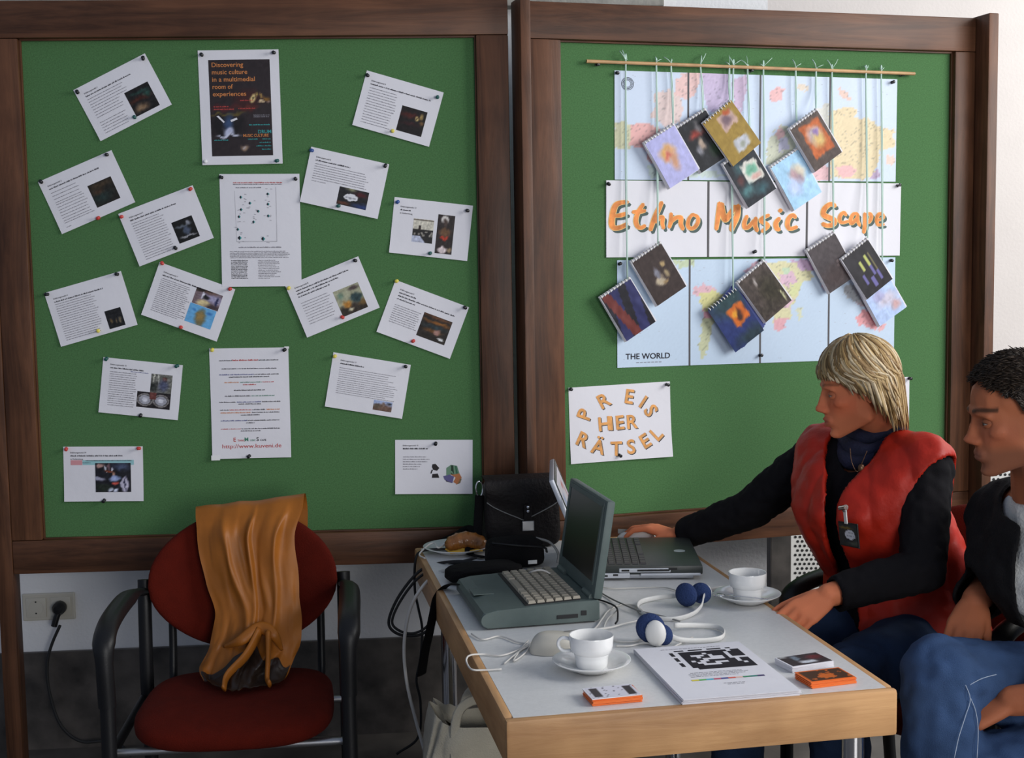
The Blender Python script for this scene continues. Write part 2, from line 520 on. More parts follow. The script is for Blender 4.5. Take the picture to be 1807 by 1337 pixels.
class Sheet:
    def __init__(self, name, label, cat, plane, cs, w, h, layer=0, lift=(0.004, 0.004), belly=0.002, group=None, mat='paper', parent=None):
        c, ang, mw, mh = fit(plane, cs)
        self.w, self.h, self.layer, self.lift, self.belly = w, h, layer, lift, belly
        self.m = plane[2] @ Matrix.Translation((c.x, c.y, 0)) @ Matrix.Rotation(ang, 4, 'Z')
        b = MB()
        b.grid(14, 12, lambda u, v: self.pt(u, 1-v, 0))
        b.grid(14, 12, lambda u, v: self.pt(1-u, 1-v, -2))
        n = 15
        ring = [i for i in range(n)] + [n*j+n-1 for j in range(1, 13)] + [12*n+i for i in range(n-2, -1, -1)] + [n*j for j in range(11, 0, -1)]
        mir = lambda i: 13*n + (i//n)*n + (n-1-(i % n))
        b.f += [(ring[k], mir(ring[k]), mir(ring[(k+1) % len(ring)]), ring[(k+1) % len(ring)]) for k in range(len(ring))]
        b.mi += [0]*len(ring)
        self.o = tag(b.build(name, mat, mat=self.m, smooth=True, auto=60), label, cat, group)
    def pt(self, u, v, k=1):
        """u right 0..1, v down 0..1; k the print layer"""
        z = 0.0012 + 0.0016*self.layer + self.belly*math.sin(PI*u)*math.sin(PI*min(1, v*1.0)) 
        cu, cv = min(1, max(0, u)), min(1, max(0, v))
        z += self.lift[0]*(cv**3)*(1-cu)**1.5 + self.lift[1]*(cv**3)*cu**1.5
        return Vector(((u-0.5)*self.w, (0.5-v)*self.h, z + k*0.00025))
    def text(self, mb, s, u, v, size, ink='ink', align='l', bold=0.012, shear=0, width=None):
        f = lambda x, y: self.pt(u + x/self.w, v - y/self.h, 2)
        add_text(mb, s, 0, 0, size, f, align, bold, shear, width, mat=INKS.index(ink))
    def words(self, mb, u0, u1, v, xh, ink='ink_grey', fill=1.0, align='l', dens=0.9):
        """one line of running text too small to read: letter-sized marks"""
        x = u0*self.w; end = (u0 + (u1-u0)*fill)*self.w
        sh = 0.0
        if align == 'c':
            tot = (u1-u0)*fill*self.w
            x = ((u0+u1)/2)*self.w - tot/2; end = x + tot
        lw = xh*0.62
        mi = INKS.index(ink)
        while x < end:
            n = rng.randint(2, 11)
            for k in range(n):
                if x > end: break
                hh = xh*(1.0 if rng.random() < 0.68 else 1.45)
                wv = lw*rng.uniform(0.55, 1.0)
                a, c = x/self.w, (x+wv)/self.w
                mb.add([self.pt(a, v, 2), self.pt(c, v, 2), self.pt(c, v-hh/self.h, 2), self.pt(a, v-hh/self.h, 2)], [(0, 1, 2, 3)], mi)
                x += lw*1.12
            x += lw*0.95
    def body(self, mb, u0, u1, v0, v1, n, xh=0.0014, ink='ink_grey', gaps=(), ragged=0.12):
        for i in range(n):
            if i in gaps: continue
            v = v0 + (v1-v0)*i/max(1, n-1)
            self.words(mb, u0, u1, v, xh, ink, 1 - rng.random()*ragged)
    def pic(self, u0, v0, u1, v1, fn, nx=24, ny=24, name='picture', k=1):
        b = MB()
        b.grid(nx, ny, lambda a, c: self.pt(u0+(u1-u0)*a, v1+(v0-v1)*c, k), lambda a, c: fn(a, 1-c))
        return b.build(name, 'print', self.o)
    def poly(self, mb, pts, ink, k=2):
        mb.add([self.pt(u, v, k) for u, v in reversed(pts)], [tuple(range(len(pts)))], INKS.index(ink))
    def finish(self, mb, name='text'):
        o = mb.build(name, INKS, self.o)
        o['kind'] = 'stuff'
        return o

def nz(u, v, s, seed=0):
    return noise.noise(Vector((u*s, v*s, seed*3.7)))
def scene_pic(base, blobs, amp=0.10, seed=0, ns=9):
    """a printed photo: base tone, soft coloured blobs (cu,cv,ru,rv,rgb,softness) and picture grain"""
    def f(u, v):
        c = list(base)
        u, v = u + nz(u, v, 4.5, seed+11)*0.06 + nz(u, v, 11, seed+12)*0.035, v + nz(u, v, 4.5, seed+13)*0.06 + nz(u, v, 11, seed+14)*0.035
        for cu, cv, ru, rv, rgb, so in blobs:
            d = math.hypot((u-cu)/ru, (v-cv)/rv) if so >= 0 else max(abs(u-cu)/ru, abs(v-cv)/rv)
            so = abs(so)
            w = max(0.0, min(1.0, (1+so-d)/(2*so))) if so > 0 else (1.0 if d < 1 else 0.0)
            c = [a*(1-w)+q*w for a, q in zip(c, rgb)]
        n = nz(u, v, ns, seed)*amp + nz(u, v, ns*2.6, seed+5)*amp*0.7
        return tuple(max(0.02, min(1, x + n*(0.5+x))) for x in c)
    return f
DK = (0.13, 0.10, 0.09)
A5 = (0.21, 0.148)
SH = {}
def info_sheet(key, cs, label, num, titles, layer=0, **kw):
    s = Sheet('info_sheet', label, 'sheet', PLL, cs, *A5, layer=layer, group='small sheets pinned on the left board', **kw)
    mb = MB()
    if num: s.text(mb, 'Erfahrungsmodul ' + num, titles[0], titles[1], 0.0052, 'ink', bold=0.01)
    for i, (fill, ink) in enumerate(titles[2]):
        if isinstance(fill, str): s.text(mb, fill, titles[0], titles[1]+0.058*(i+1), 0.0052, ink, bold=0.01)
        else: s.words(mb, titles[0], titles[0]+fill, titles[1]+0.058*(i+1), 0.0026, ink)
    SH[key] = s
    return s, mb

s, b = info_sheet('P1', [(131, 161), (257, 96.4), (302, 182), (177.5, 248)], 'tilted text sheet with dark square picture at the top left corner of the left board', '1', (0.10, 0.155, [(0.62, 'ink')]))
s.body(b, 0.10, 0.60, 0.27, 0.42, 4); s.body(b, 0.10, 0.48, 0.47, 0.62, 4); s.body(b, 0.10, 0.46, 0.72, 0.92, 5); s.finish(b)
s.pic(0.54, 0.45, 0.865, 0.91, scene_pic((0.10, 0.09, 0.09), [(0.5, 0.2, 0.4, 0.06, (0.12, 0.22, 0.20), 0.5), (0.4, 0.45, 0.4, 0.09, (0.28, 0.14, 0.10), 0.6), (0.35, 0.78, 0.25, 0.12, (0.50, 0.40, 0.30), 0.6), (0.8, 0.35, 0.15, 0.1, (0.15, 0.28, 0.25), 0.6)], 0.12, 1))
s, b = info_sheet('P2', [(67, 320), (197, 264), (237, 357), (112.5, 415)], 'tilted text sheet with dark square picture at the far left edge, red pin below', '2', (0.09, 0.15, [(0.68, 'ink')]))
s.body(b, 0.09, 0.45, 0.28, 0.46, 4); s.body(b, 0.09, 0.48, 0.50, 0.76, 6); s.body(b, 0.09, 0.50, 0.81, 0.85, 2); s.words(b, 0.09, 0.15, 0.93, 0.0016); s.finish(b)
s.pic(0.54, 0.41, 0.854, 0.825, scene_pic((0.13, 0.12, 0.10), [(0.5, 0.15, 0.5, 0.12, (0.24, 0.19, 0.13), 0.7), (0.35, 0.65, 0.35, 0.2, (0.13, 0.19, 0.18), 0.7), (0.3, 0.4, 0.2, 0.1, (0.28, 0.20, 0.14), 0.8)], 0.08, 2))
s, b = info_sheet('P3', [(210, 380), (342, 328.6), (373.5, 417.4), (249, 468)], 'tilted text sheet with two red upper pins, left of the middle plan sheet', '3', (0.11, 0.145, [(0.60, 'ink')]), layer=1)
s.body(b, 0.11, 0.52, 0.26, 0.93, 16); s.finish(b)
s.pic(0.574, 0.484, 0.846, 0.88, scene_pic((0.07, 0.07, 0.07), [(0.45, 0.3, 0.35, 0.05, (0.35, 0.38, 0.42), 0.4), (0.7, 0.22, 0.1, 0.08, (0.55, 0.56, 0.6), 0.4), (0.55, 0.55, 0.14, 0.22, (0.30, 0.34, 0.42), 0.4), (0.5, 0.8, 0.4, 0.04, (0.6, 0.6, 0.62), 0.3)], 0.06, 3))
s, b = info_sheet('P4', [(647.5, 128), (781.7, 166.4), (757.7, 255), (622.5, 218)], 'tilted text sheet with dark picture at the top right corner of the left board', '5', (0.09, 0.16, [(0.78, 'ink')]))
s.body(b, 0.09, 0.47, 0.28, 0.90, 14); s.finish(b)
s.pic(0.543, 0.42, 0.87, 0.871, scene_pic((0.09, 0.07, 0.07), [(0.35, 0.3, 0.35, 0.1, (0.28, 0.10, 0.08), 0.6), (0.45, 0.62, 0.3, 0.06, (0.20, 0.08, 0.09), 0.6), (0.68, 0.38, 0.08, 0.09, (0.78, 0.68, 0.45), 0.3), (0.68, 0.38, 0.03, 0.04, (0.1, 0.08, 0.06), 0.3), (0.84, 0.25, 0.05, 0.12, (0.6, 0.5, 0.3), 0.5), (0.9, 0.5, 0.08, 0.08, (0.45, 0.33, 0.2), 0.5)], 0.07, 4))
s, b = info_sheet('P5', [(549.5, 260.6), (686.5, 291), (665.8, 384.6), (530.4, 354.8)], 'tilted text sheet with small dark picture of a white cloud', '6', (0.09, 0.165, [(0.44, 'ink')]), layer=1)
s.body(b, 0.09, 0.80, 0.28, 0.58, 8, gaps=(7,)); s.words(b, 0.09, 0.27, 0.585, 0.0014); s.finish(b)
def cloud(u, v):
    d = min(math.hypot((u-a)/r, (v-c)/(r*1.25)) for a, c, r in ((0.35, 0.46, 0.12), (0.46, 0.42, 0.12), (0.55, 0.5, 0.12), (0.42, 0.54, 0.13), (0.28, 0.52, 0.08)))
    if d < 1: return (0.86, 0.86, 0.88) if d > 0.45 or (v*30) % 1 > 0.4 else (0.60, 0.60, 0.63)
    return scene_pic((0.12, 0.12, 0.13), [(0.4, 0.06, 0.15, 0.1, (0.55, 0.55, 0.42), 0.6), (0.75, 0.25, 0.2, 0.12, (0.30, 0.10, 0.12), 0.7), (0.2, 0.9, 0.2, 0.1, (0.38, 0.22, 0.16), 0.6), (0.85, 0.9, 0.25, 0.15, (0.15, 0.22, 0.42), 0.7)], 0.07, 5)(u, v)
s.pic(0.452, 0.575, 0.83, 0.893, cloud, 34, 26)
s, b = info_sheet('P6', [(696.6, 349.7), (834, 364.7), (823.9, 458.5), (687.4, 443.3)], 'slightly tilted sheet with two photos of people, right edge of left board', '12', (0.09, 0.165, [(0.13, 'ink'), ('in Vorbereitung', 'ink')]))
s.finish(b)
def crowd(u, v):
    if v < 0.42 and not (0.0 < v < 0.07): base = (0.80, 0.78, 0.72)
    elif v <= 0.07: base = (0.25, 0.18, 0.14)
    else: base = (0.15, 0.14, 0.14)
    if v > 0.72 and u < 0.35 + (v-0.72): base = (0.72, 0.74, 0.82)
    n = nz(u, v, 12, 6)*0.25
    if 0.5 < v < 0.75 and nz(u, v, 9, 8) > 0.15: base = (0.55, 0.53, 0.5)
    if 0.27 < u < 0.38 and 0.28 < v < 0.5: base = (0.2, 0.17, 0.16)
    return tuple(max(0.03, min(1, x+n*x)) for x in base)
s.pic(0.27, 0.34, 0.53, 0.76, crowd, 24, 24)
s.pic(0.575, 0.22, 0.79, 0.92, scene_pic((0.17, 0.14, 0.14), [(0.45, 0.12, 0.22, 0.10, (0.82, 0.80, 0.78), 0.2), (0.48, 0.2, 0.12, 0.09, (0.28, 0.22, 0.2), 0.3), (0.5, 0.45, 0.32, 0.12, (0.42, 0.30, 0.20), 0.4), (0.45, 0.60, 0.25, 0.05, (0.70, 0.22, 0.14), 0.2), (0.45, 0.90, 0.28, 0.10, (0.86, 0.80, 0.80), 0.2), (0.85, 0.9, 0.12, 0.08, (0.6, 0.52, 0.4), 0.3)], 0.10, 7), 16, 36)
s, b = info_sheet('P7', [(78.7, 520), (215, 479.3), (241.9, 570.2), (108, 609.6)], 'tilted text sheet with a tiny dark picture and yellow lower pin, far left', '4', (0.09, 0.16, [(0.63, 'ink')]))
s.body(b, 0.09, 0.60, 0.26, 0.80, 14); s.body(b, 0.09, 0.66, 0.84, 0.92, 3, ragged=0.3); s.finish(b)
s.pic(0.65, 0.61, 0.857, 0.94, scene_pic((0.10, 0.10, 0.11), [(0.25, 0.6, 0.06, 0.13, (0.42, 0.34, 0.22), 0.6), (0.55, 0.62, 0.06, 0.12, (0.38, 0.32, 0.24), 0.6), (0.78, 0.65, 0.07, 0.14, (0.5, 0.45, 0.36), 0.6)], 0.10, 8))
s, b = info_sheet('P8', [(283, 461), (416.3, 508.6), (381.2, 602.7), (250.8, 557)], 'tilted text sheet with three red pins and a blue picture', '7', (0.09, 0.15, [(0.66, 'ink')]), layer=2)
s.body(b, 0.09, 0.52, 0.26, 0.86, 18, ragged=0.2); s.finish(b)
s.pic(0.543, 0.187, 0.884, 0.485, scene_pic((0.45, 0.38, 0.40), [(0.2, 0.08, 0.4, 0.12, (0.15, 0.12, 0.1), 0.5), (0.55, 0.1, 0.2, 0.1, (0.40, 0.28, 0.22), 0.6), (0.7, 0.4, 0.4, 0.25, (0.62, 0.60, 0.72), 0.5), (0.42, 0.42, 0.12, 0.14, (0.08, 0.08, 0.09), 0.3), (0.3, 0.38, 0.04, 0.2, (0.85, 0.85, 0.9), 0.3), (0.85, 0.5, 0.05, 0.3, (0.15, 0.16, 0.3), 0.3), (0.4, 0.82, 0.24, 0.2, (0.85, 0.78, 0.58), 0.3), (0.8, 0.9, 0.3, 0.15, (0.25, 0.20, 0.22), 0.5)], 0.10, 9))
s.pic(0.53, 0.49, 0.873, 0.838, scene_pic((0.40, 0.66, 0.85), [(0.5, 0.6, 0.20, 0.42, (0.45, 0.42, 0.30), 0.25), (0.48, 0.55, 0.12, 0.22, (0.60, 0.50, 0.30), 0.5), (0.2, 0.3, 0.08, 0.06, (0.25, 0.5, 0.75), 0.5), (0.8, 0.25, 0.1, 0.06, (0.22, 0.45, 0.7), 0.5)], 0.05, 10))
s, b = info_sheet('P9', [(505.7, 507), (633, 454), (667.8, 540), (542.6, 593.5)], 'tilted text sheet with a mixed photo, right below the plan sheet', '8', (0.10, 0.11, [(0.72, 'ink'), (0.56, 'ink'), (0.42, 'ink')]), layer=2)
s.body(b, 0.10, 0.48, 0.40, 0.80, 9); s.finish(b)
s.pic(0.525, 0.424, 0.867, 0.907, scene_pic((0.62, 0.62, 0.52), [(0.5, 0.9, 0.8, 0.25, (0.20, 0.17, 0.14), 0.3), (0.72, 0.5, 0.22, 0.18, (0.16, 0.24, 0.25), 0.25), (0.75, 0.12, 0.2, 0.07, (0.3, 0.25, 0.25), 0.4), (0.2, 0.25, 0.12, 0.12, (0.45, 0.55, 0.48), 0.5), (0.33, 0.62, 0.16, 0.14, (0.72, 0.50, 0.22), 0.3), (0.38, 0.85, 0.1, 0.06, (0.85, 0.82, 0.7), 0.4), (0.9, 0.75, 0.15, 0.1, (0.45, 0.35, 0.2), 0.5)], 0.10, 11))
s, b = info_sheet('P10', [(699.7, 491.6), (827.7, 540.5), (792.6, 633.4), (664, 587.9)], 'tilted text sheet with brown shop photo, right side of left board', '9', (0.10, 0.14, [(0.22, 'ink'), (0.76, 'ink'), (0.24, 'ink')]))
s.body(b, 0.10, 0.47, 0.42, 0.74, 9); s.finish(b)
s.pic(0.488, 0.36, 0.87, 0.806, scene_pic((0.14, 0.11, 0.09), [(0.5, 0.06, 0.6, 0.06, (0.36, 0.22, 0.12), 0.5), (0.55, 0.26, 0.42, 0.06, (0.55, 0.34, 0.12), 0.6), (0.5, 0.45, 0.4, 0.08, (0.15, 0.20, 0.22), 0.6), (0.45, 0.62, 0.3, 0.06, (0.38, 0.24, 0.10), 0.6), (0.62, 0.62, 0.09, 0.1, (0.62, 0.46, 0.42), 0.4), (0.82, 0.82, 0.10, 0.05, (0.85, 0.85, 0.85), 0.3)], 0.12, 12))
s, b = info_sheet('P11', [(183, 628), (323.5, 641.2), (312.3, 742.6), (175.3, 729.8)], 'nearly level text sheet with two photos, one of drum heads', '10', (0.10, 0.125, [(0.42, 'ink')]))
s.body(b, 0.10, 0.45, 0.25, 0.85, 16); s.words(b, 0.36, 0.58, 0.215, 0.0014, 'ink_blue'); s.finish(b)
s.pic(0.62, 0.205, 0.885, 0.545, scene_pic((0.40, 0.40, 0.38), [(0.15, 0.2, 0.03, 0.3, (0.75, 0.75, 0.7), 0.3), (0.35, 0.2, 0.03, 0.3, (0.7, 0.7, 0.66), 0.3), (0.65, 0.28, 0.12, 0.12, (0.40, 0.22, 0.16), 0.4), (0.6, 0.6, 0.22, 0.3, (0.30, 0.32, 0.42), 0.5), (0.1, 0.7, 0.2, 0.25, (0.15, 0.16, 0.15), 0.4)], 0.18, 13))
def drums(u, v):
    c = (0.13, 0.11, 0.12)
    for cu in (0.24, 0.72):
        d = math.hypot((u-cu)/0.24, (v-0.5)/0.40)
        if d < 1: c = (0.52, 0.50, 0.50)
        if d < 0.86: c = (0.30, 0.29, 0.29)
        if d < 0.72: c = (0.62, 0.62, 0.66)
        if d < 0.35: c = (0.80, 0.80, 0.84)
    if abs(u-0.48) < 0.10 and v < 0.45: c = (0.42, 0.24, 0.22)
    n = nz(u, v, 10, 14)*0.12
    return tuple(max(0.03, min(1, x+n)) for x in c)
s.pic(0.463, 0.545, 0.885, 0.83, drums, 36, 26)
s, b = info_sheet('P12', [(588, 622.4), (724.8, 645.3), (710.3, 737), (573.3, 715)], 'tilted sheet of long text lines with a tiny landscape photo', '13', (0.11, 0.13, [(0.30, 'ink')]), layer=0)
s.body(b, 0.11, 0.85, 0.26, 0.46, 6, xh=0.0012, ragged=0.2); s.body(b, 0.11, 0.88, 0.50, 0.72, 7, xh=0.0012, ragged=0.2); s.finish(b)
s.pic(0.608, 0.734, 0.848, 0.917, scene_pic((0.62, 0.68, 0.82), [(0.5, 0.75, 0.7, 0.4, (0.42, 0.32, 0.27), 0.3), (0.55, 0.35, 0.1, 0.25, (0.5, 0.42, 0.38), 0.3), (0.85, 0.2, 0.12, 0.12, (0.15, 0.16, 0.18), 0.4), (0.2, 0.6, 0.2, 0.2, (0.35, 0.3, 0.25), 0.4)], 0.12, 15), 20, 14)
s, b = info_sheet('P13', [(111.6, 786.3), (252, 784.8), (253, 885.6), (115.5, 886)], 'level sheet with procession photo in the lower left corner of the left board', '14', (0.09, 0.12, [(0.65, 'ink'), ('in Vorbereitung', 'ink')]))
s.words(b, 0.28, 0.86, 0.262, 0.0016, 'ink'); s.words(b, 0.24, 0.34, 0.30, 0.0016, 'ink'); s.finish(b)
s.pic(0.09, 0.245, 0.235, 0.335, lambda u, v: (0.82, 0.58, 0.60), 2, 2, 'highlight_strip')
s.pic(0.24, 0.245, 0.885, 0.335, lambda u, v: (0.58, 0.76, 0.78), 2, 2, 'highlight_strip')
s.pic(0.40, 0.30, 0.845, 0.83, scene_pic((0.10, 0.10, 0.13), [(0.15, 0.08, 0.12, 0.06, (0.72, 0.58, 0.55), 0.3), (0.38, 0.12, 0.05, 0.12, (0.45, 0.35, 0.38), 0.4), (0.29, 0.2, 0.02, 0.12, (0.85, 0.85, 0.9), 0.2), (0.48, 0.22, 0.02, 0.08, (0.85, 0.85, 0.9), 0.2), (0.4, 0.28, 0.14, 0.03, (0.5, 0.24, 0.14), 0.3), (0.75, 0.12, 0.2, 0.12, (0.28, 0.32, 0.42), 0.6), (0.12, 0.55, 0.18, 0.07, (0.6, 0.6, 0.68), 0.3), (0.52, 0.38, 0.05, 0.07, (0.66, 0.5, 0.42), 0.3), (0.55, 0.52, 0.14, 0.1, (0.62, 0.68, 0.85), 0.3), (0.56, 0.70, 0.12, 0.05, (0.80, 0.34, 0.30), 0.2), (0.82, 0.75, 0.10, 0.26, (0.74, 0.72, 0.80), 0.2), (0.84, 0.75, 0.02, 0.22, (0.2, 0.2, 0.3), 0.2), (0.42, 0.92, 0.07, 0.08, (0.8, 0.82, 0.9), 0.3), (0.58, 0.92, 0.06, 0.08, (0.8, 0.82, 0.9), 0.3), (0.2, 0.85, 0.2, 0.14, (0.12, 0.15, 0.12), 0.4)], 0.10, 16), 34, 32, k=3)
s, b = info_sheet('P14', [(697.5, 774), (833.5, 774.6), (833.5, 871.9), (698, 872.4)], 'level sheet with a small coloured cluster print in the lower right corner', '15', (0.10, 0.115, [(0.32, 'ink')]))
for i, fu in enumerate((0.30, 0.34, 0.32, 0.24, 0.22, 0.18)): s.words(b, 0.10, 0.10+fu, 0.32+0.045*i, 0.0018)
s.finish(b)
b = MB()
for pts, c in (([(0.66, 0.52), (0.72, 0.46), (0.80, 0.48), (0.83, 0.62), (0.76, 0.64), (0.66, 0.66)], (0.42, 0.56, 0.46)), ([(0.72, 0.47), (0.75, 0.47), (0.76, 0.64), (0.72, 0.64)], (0.12, 0.22, 0.16)), ([(0.77, 0.48), (0.79, 0.48), (0.81, 0.62), (0.785, 0.63)], (0.2, 0.4, 0.3)),
               ([(0.62, 0.67), (0.70, 0.64), (0.76, 0.68), (0.74, 0.80), (0.64, 0.74)], (0.38, 0.36, 0.55)), ([(0.64, 0.72), (0.72, 0.74), (0.74, 0.80), (0.66, 0.77)], (0.20, 0.18, 0.22)),
               ([(0.71, 0.63), (0.83, 0.62), (0.86, 0.70), (0.80, 0.82), (0.75, 0.78), (0.78, 0.70)], (0.72, 0.45, 0.28)), ([(0.79, 0.72), (0.86, 0.72), (0.84, 0.80), (0.79, 0.83)], (0.5, 0.42, 0.3))):
    b.add([s.pt(u, v, 2) for u, v in reversed(pts)], [tuple(range(len(pts)))], 0, [lin(c)]*len(pts))
for pts in ([(0.48, 0.45), (0.52, 0.44), (0.57, 0.52), (0.54, 0.57), (0.49, 0.55), (0.475, 0.50)], [(0.48, 0.63), (0.55, 0.62), (0.57, 0.70), (0.475, 0.70)], [(0.47, 0.55), (0.49, 0.55), (0.47, 0.62), (0.455, 0.62)]):
    b.add([s.pt(u, v, 2) for u, v in reversed(pts)], [tuple(range(len(pts)))], 0, [lin((0.14, 0.12, 0.13))]*len(pts))
b.build('picture', 'print', s.o)['kind'] = 'stuff'

# the three tall sheets
s = Sheet('poster', 'white framed dark poster titled Discovering music culture at the top of left board', 'poster', PLL, [(349, 90), (491.8, 87.4), (499.3, 288), (357.3, 291)], 0.21, 0.297)
SH['poster'] = s
fx = lambda x: (x-0.0)/1.0
def poster_bg(u, v):
    c = (0.17, 0.14, 0.15)
    f = scene_pic(c, [(0.62, 0.42, 0.25, 0.10, (0.24, 0.12, 0.12), 0.4), (0.25, 0.49, 0.2, 0.03, (0.28, 0.13, 0.14), 0.5), (0.6, 0.51, 0.2, 0.025, (0.34, 0.15, 0.13), 0.5),
        (0.72, 0.415, 0.06, 0.035, (0.85, 0.76, 0.52), 0.25), (0.72, 0.415, 0.025, 0.015, (0.16, 0.12, 0.1), 0.3), (0.8, 0.375, 0.02, 0.02, (0.7, 0.6, 0.35), 0.4), (0.86, 0.38, 0.02, 0.03, (0.62, 0.5, 0.28), 0.4), (0.92, 0.39, 0.03, 0.03, (0.5, 0.36, 0.16), 0.5), (0.87, 0.45, 0.03, 0.02, (0.85, 0.75, 0.6), 0.3), (0.94, 0.43, 0.015, 0.02, (0.55, 0.45, 0.4), 0.4),
        (0.28, 0.56, 0.24, 0.012, (0.42, 0.36, 0.16), 0.5), (0.28, 0.70, 0.28, 0.12, (0.10, 0.09, 0.10), 0.3), (0.31, 0.66, 0.07, 0.09, (0.22, 0.30, 0.44), 0.5), (0.30, 0.76, 0.09, 0.05, (0.72, 0.74, 0.84), 0.3), (0.3, 0.795, 0.2, 0.010, (0.82, 0.83, 0.9), 0.3),
        (0.56, 0.885, 0.09, 0.032, (0.60, 0.50, 0.42), 0.4), (0.54, 0.875, 0.04, 0.012, (0.72, 0.68, 0.68), 0.4)], 0.035, 20, 20)
    return f(u, v)
U0, U1, V0, V1 = 0.125, 0.885, 0.085, 0.925
s.pic(U0, V0, U1, V1, poster_bg, 44, 66)
b = MB()
for i, tx in enumerate(('Discovering', 'music culture', 'in a multimedial', 'room of', 'experiences')):
    wd = (0.082, 0.092, 0.111, 0.053, 0.087)[i]
    s.text(b, tx, 0.165, 0.146+0.0635*i, 0.0165, 'ink_orange', width=wd/1, bold=0.008)
s.text(b, 'DRUM', 0.79, 0.73, 0.0125, 'ink_teal', 'c', width=0.034)
s.text(b, 'MUSIC CULTURE', 0.68, 0.76, 0.0105, 'ink_orange', 'c', width=0.066)
for u0, u1, v, ink in ((0.60, 0.86, 0.66, 'ink_teal'), (0.66, 0.86, 0.575, 'ink_grey'), (0.66, 0.85, 0.59, 'ink_grey'), (0.16, 0.33, 0.79, 'ink_teal'), (0.58, 0.70, 0.785, 'ink_teal'), (0.76, 0.86, 0.785, 'ink_teal'), (0.72, 0.86, 0.815, 'ink_teal'), (0.68, 0.86, 0.845, 'ink_teal'), (0.75, 0.86, 0.875, 'ink_teal'), (0.17, 0.35, 0.497, 'ink_red'), (0.17, 0.42, 0.52, 'ink_red'), (0.5, 0.66, 0.445, 'ink_red'), (0.47, 0.68, 0.515, 'ink_red')):
    s.words(b, u0, u1, v, 0.0022, ink)
for q in ([(0.20, 0.575), (0.225, 0.57), (0.30, 0.625), (0.285, 0.635)], [(0.37, 0.61), (0.45, 0.59), (0.46, 0.605), (0.38, 0.628)]): s.poly(b, q, 'paper')
s.finish(b)

s = Sheet('plan_sheet', 'tall white sheet with small room plan and lists, under the dark poster', 'sheet', PLL, [(387, 308), (528.3, 307.4), (532, 504), (393.4, 504.7)], 0.21, 0.297)
SH['plan'] = s
b = MB()
s.words(b, 0.17, 0.78, 0.082, 0.0022, 'ink_red'); s.words(b, 0.17, 0.78, 0.096, 0.0018, 'ink_grey'); s.words(b, 0.20, 0.52, 0.126, 0.0022, 'ink_grey')
s.poly(b, [(0.70, 0.115), (0.703, 0.115), (0.703, 0.60), (0.70, 0.60)], 'ink_grey'); s.poly(b, [(0.20, 0.597), (0.703, 0.597), (0.703, 0.60), (0.20, 0.60)], 'ink_grey')
s.poly(b, [(0.185, 0.15), (0.187, 0.15), (0.197, 0.6), (0.195, 0.6)], 'ink_grey')
for x, y in ((0.262, 0.205), (0.60, 0.178), (0.375, 0.258), (0.60, 0.268), (0.262, 0.315), (0.475, 0.33), (0.235, 0.378), (0.60, 0.372), (0.415, 0.425), (0.215, 0.49), (0.235, 0.566), (0.53, 0.575)):
    r = 0.026 if y > 0.55 else 0.019
    s.poly(b, [(x-r, y), (x, y+r*0.75), (x+r, y), (x, y-r*0.75)], 'ink_teal')
    s.poly(b, [(x-r, y), (x, y+r*0.75), (x+r*0.2, y-r*0.1), (x, y-r*0.75)], 'ink', 3)
    for k in range(4):
        dx, dy = rng.uniform(-0.05, 0.07), rng.uniform(-0.045, 0.05)
        s.words(b, x+dx, x+dx+0.02, y+dy, 0.0012)
s.words(b, 0.22, 0.75, 0.655, 0.0022)
s.body(b, 0.11, 0.86, 0.69, 0.745, 5, 0.0016, ragged=0.1)
s.body(b, 0.12, 0.33, 0.77, 0.93, 13, 0.0017, 'ink'); s.body(b, 0.46, 0.82, 0.77, 0.93, 12, 0.0015, ragged=0.6)
s.finish(b)

s = Sheet('project_sheet', 'tall white sheet of centred coloured lines with a red web address', 'sheet', PLL, [(370, 615.3), (510, 611.5), (513.9, 805.7), (373.9, 810)], 0.21, 0.297, lift=(0.008, 0.003))
SH['list'] = s
b = MB()
def cen(v, segs, xh=0.0021):
    tot = sum(w for w, _ in segs); u = 0.5 - tot/2
    for w, ink in segs:
        s.words(b, u, u+w-0.012, v, xh*(1.35 if ink == 'ink_red' and v < 0.12 else 1), ink); u += w
for v, segs in ((0.115, [(0.17, 'ink'), (0.33, 'ink_red'), (0.26, 'ink')]), (0.19, [(0.70, 'ink')]), (0.243, [(0.44, 'ink_blue'), (0.32, 'ink')]), (0.265, [(0.52, 'ink')]), (0.313, [(0.20, 'ink_orange'), (0.28, 'ink_green'), (0.16, 'ink_red')]), (0.335, [(0.17, 'ink_red')]), (0.385, [(0.40, 'ink')]), (0.437, [(0.34, 'ink'), (0.30, 'ink_green')]), (0.492, [(0.22, 'ink'), (0.32, 'ink_blue'), (0.24, 'ink')]), (0.51, [(0.30, 'ink')]), (0.563, [(0.12, 'ink'), (0.29, 'ink_red'), (0.18, 'ink'), (0.18, 'ink_orange')]), (0.588, [(0.40, 'ink_orange'), (0.36, 'ink')]), (0.61, [(0.25, 'ink')]), (0.66, [(0.34, 'ink_blue'), (0.42, 'ink')]), (0.682, [(0.12, 'ink')]), (0.735, [(0.26, 'ink_red'), (0.50, 'ink')]), (0.755, [(0.26, 'ink')])):
    cen(v, segs)
s.text(b, 'E', 0.275, 0.845, 0.0150, 'ink_red'); s.text(b, 'THNO', 0.325, 0.845, 0.0070, 'ink_red'); s.text(b, 'M', 0.415, 0.845, 0.0150, 'ink_green'); s.text(b, 'USIC', 0.485, 0.845, 0.0070, 'ink_green'); s.text(b, 'S', 0.565, 0.845, 0.0150, 'ink'); s.text(b, 'CAPE', 0.612, 0.845, 0.0070, 'ink')
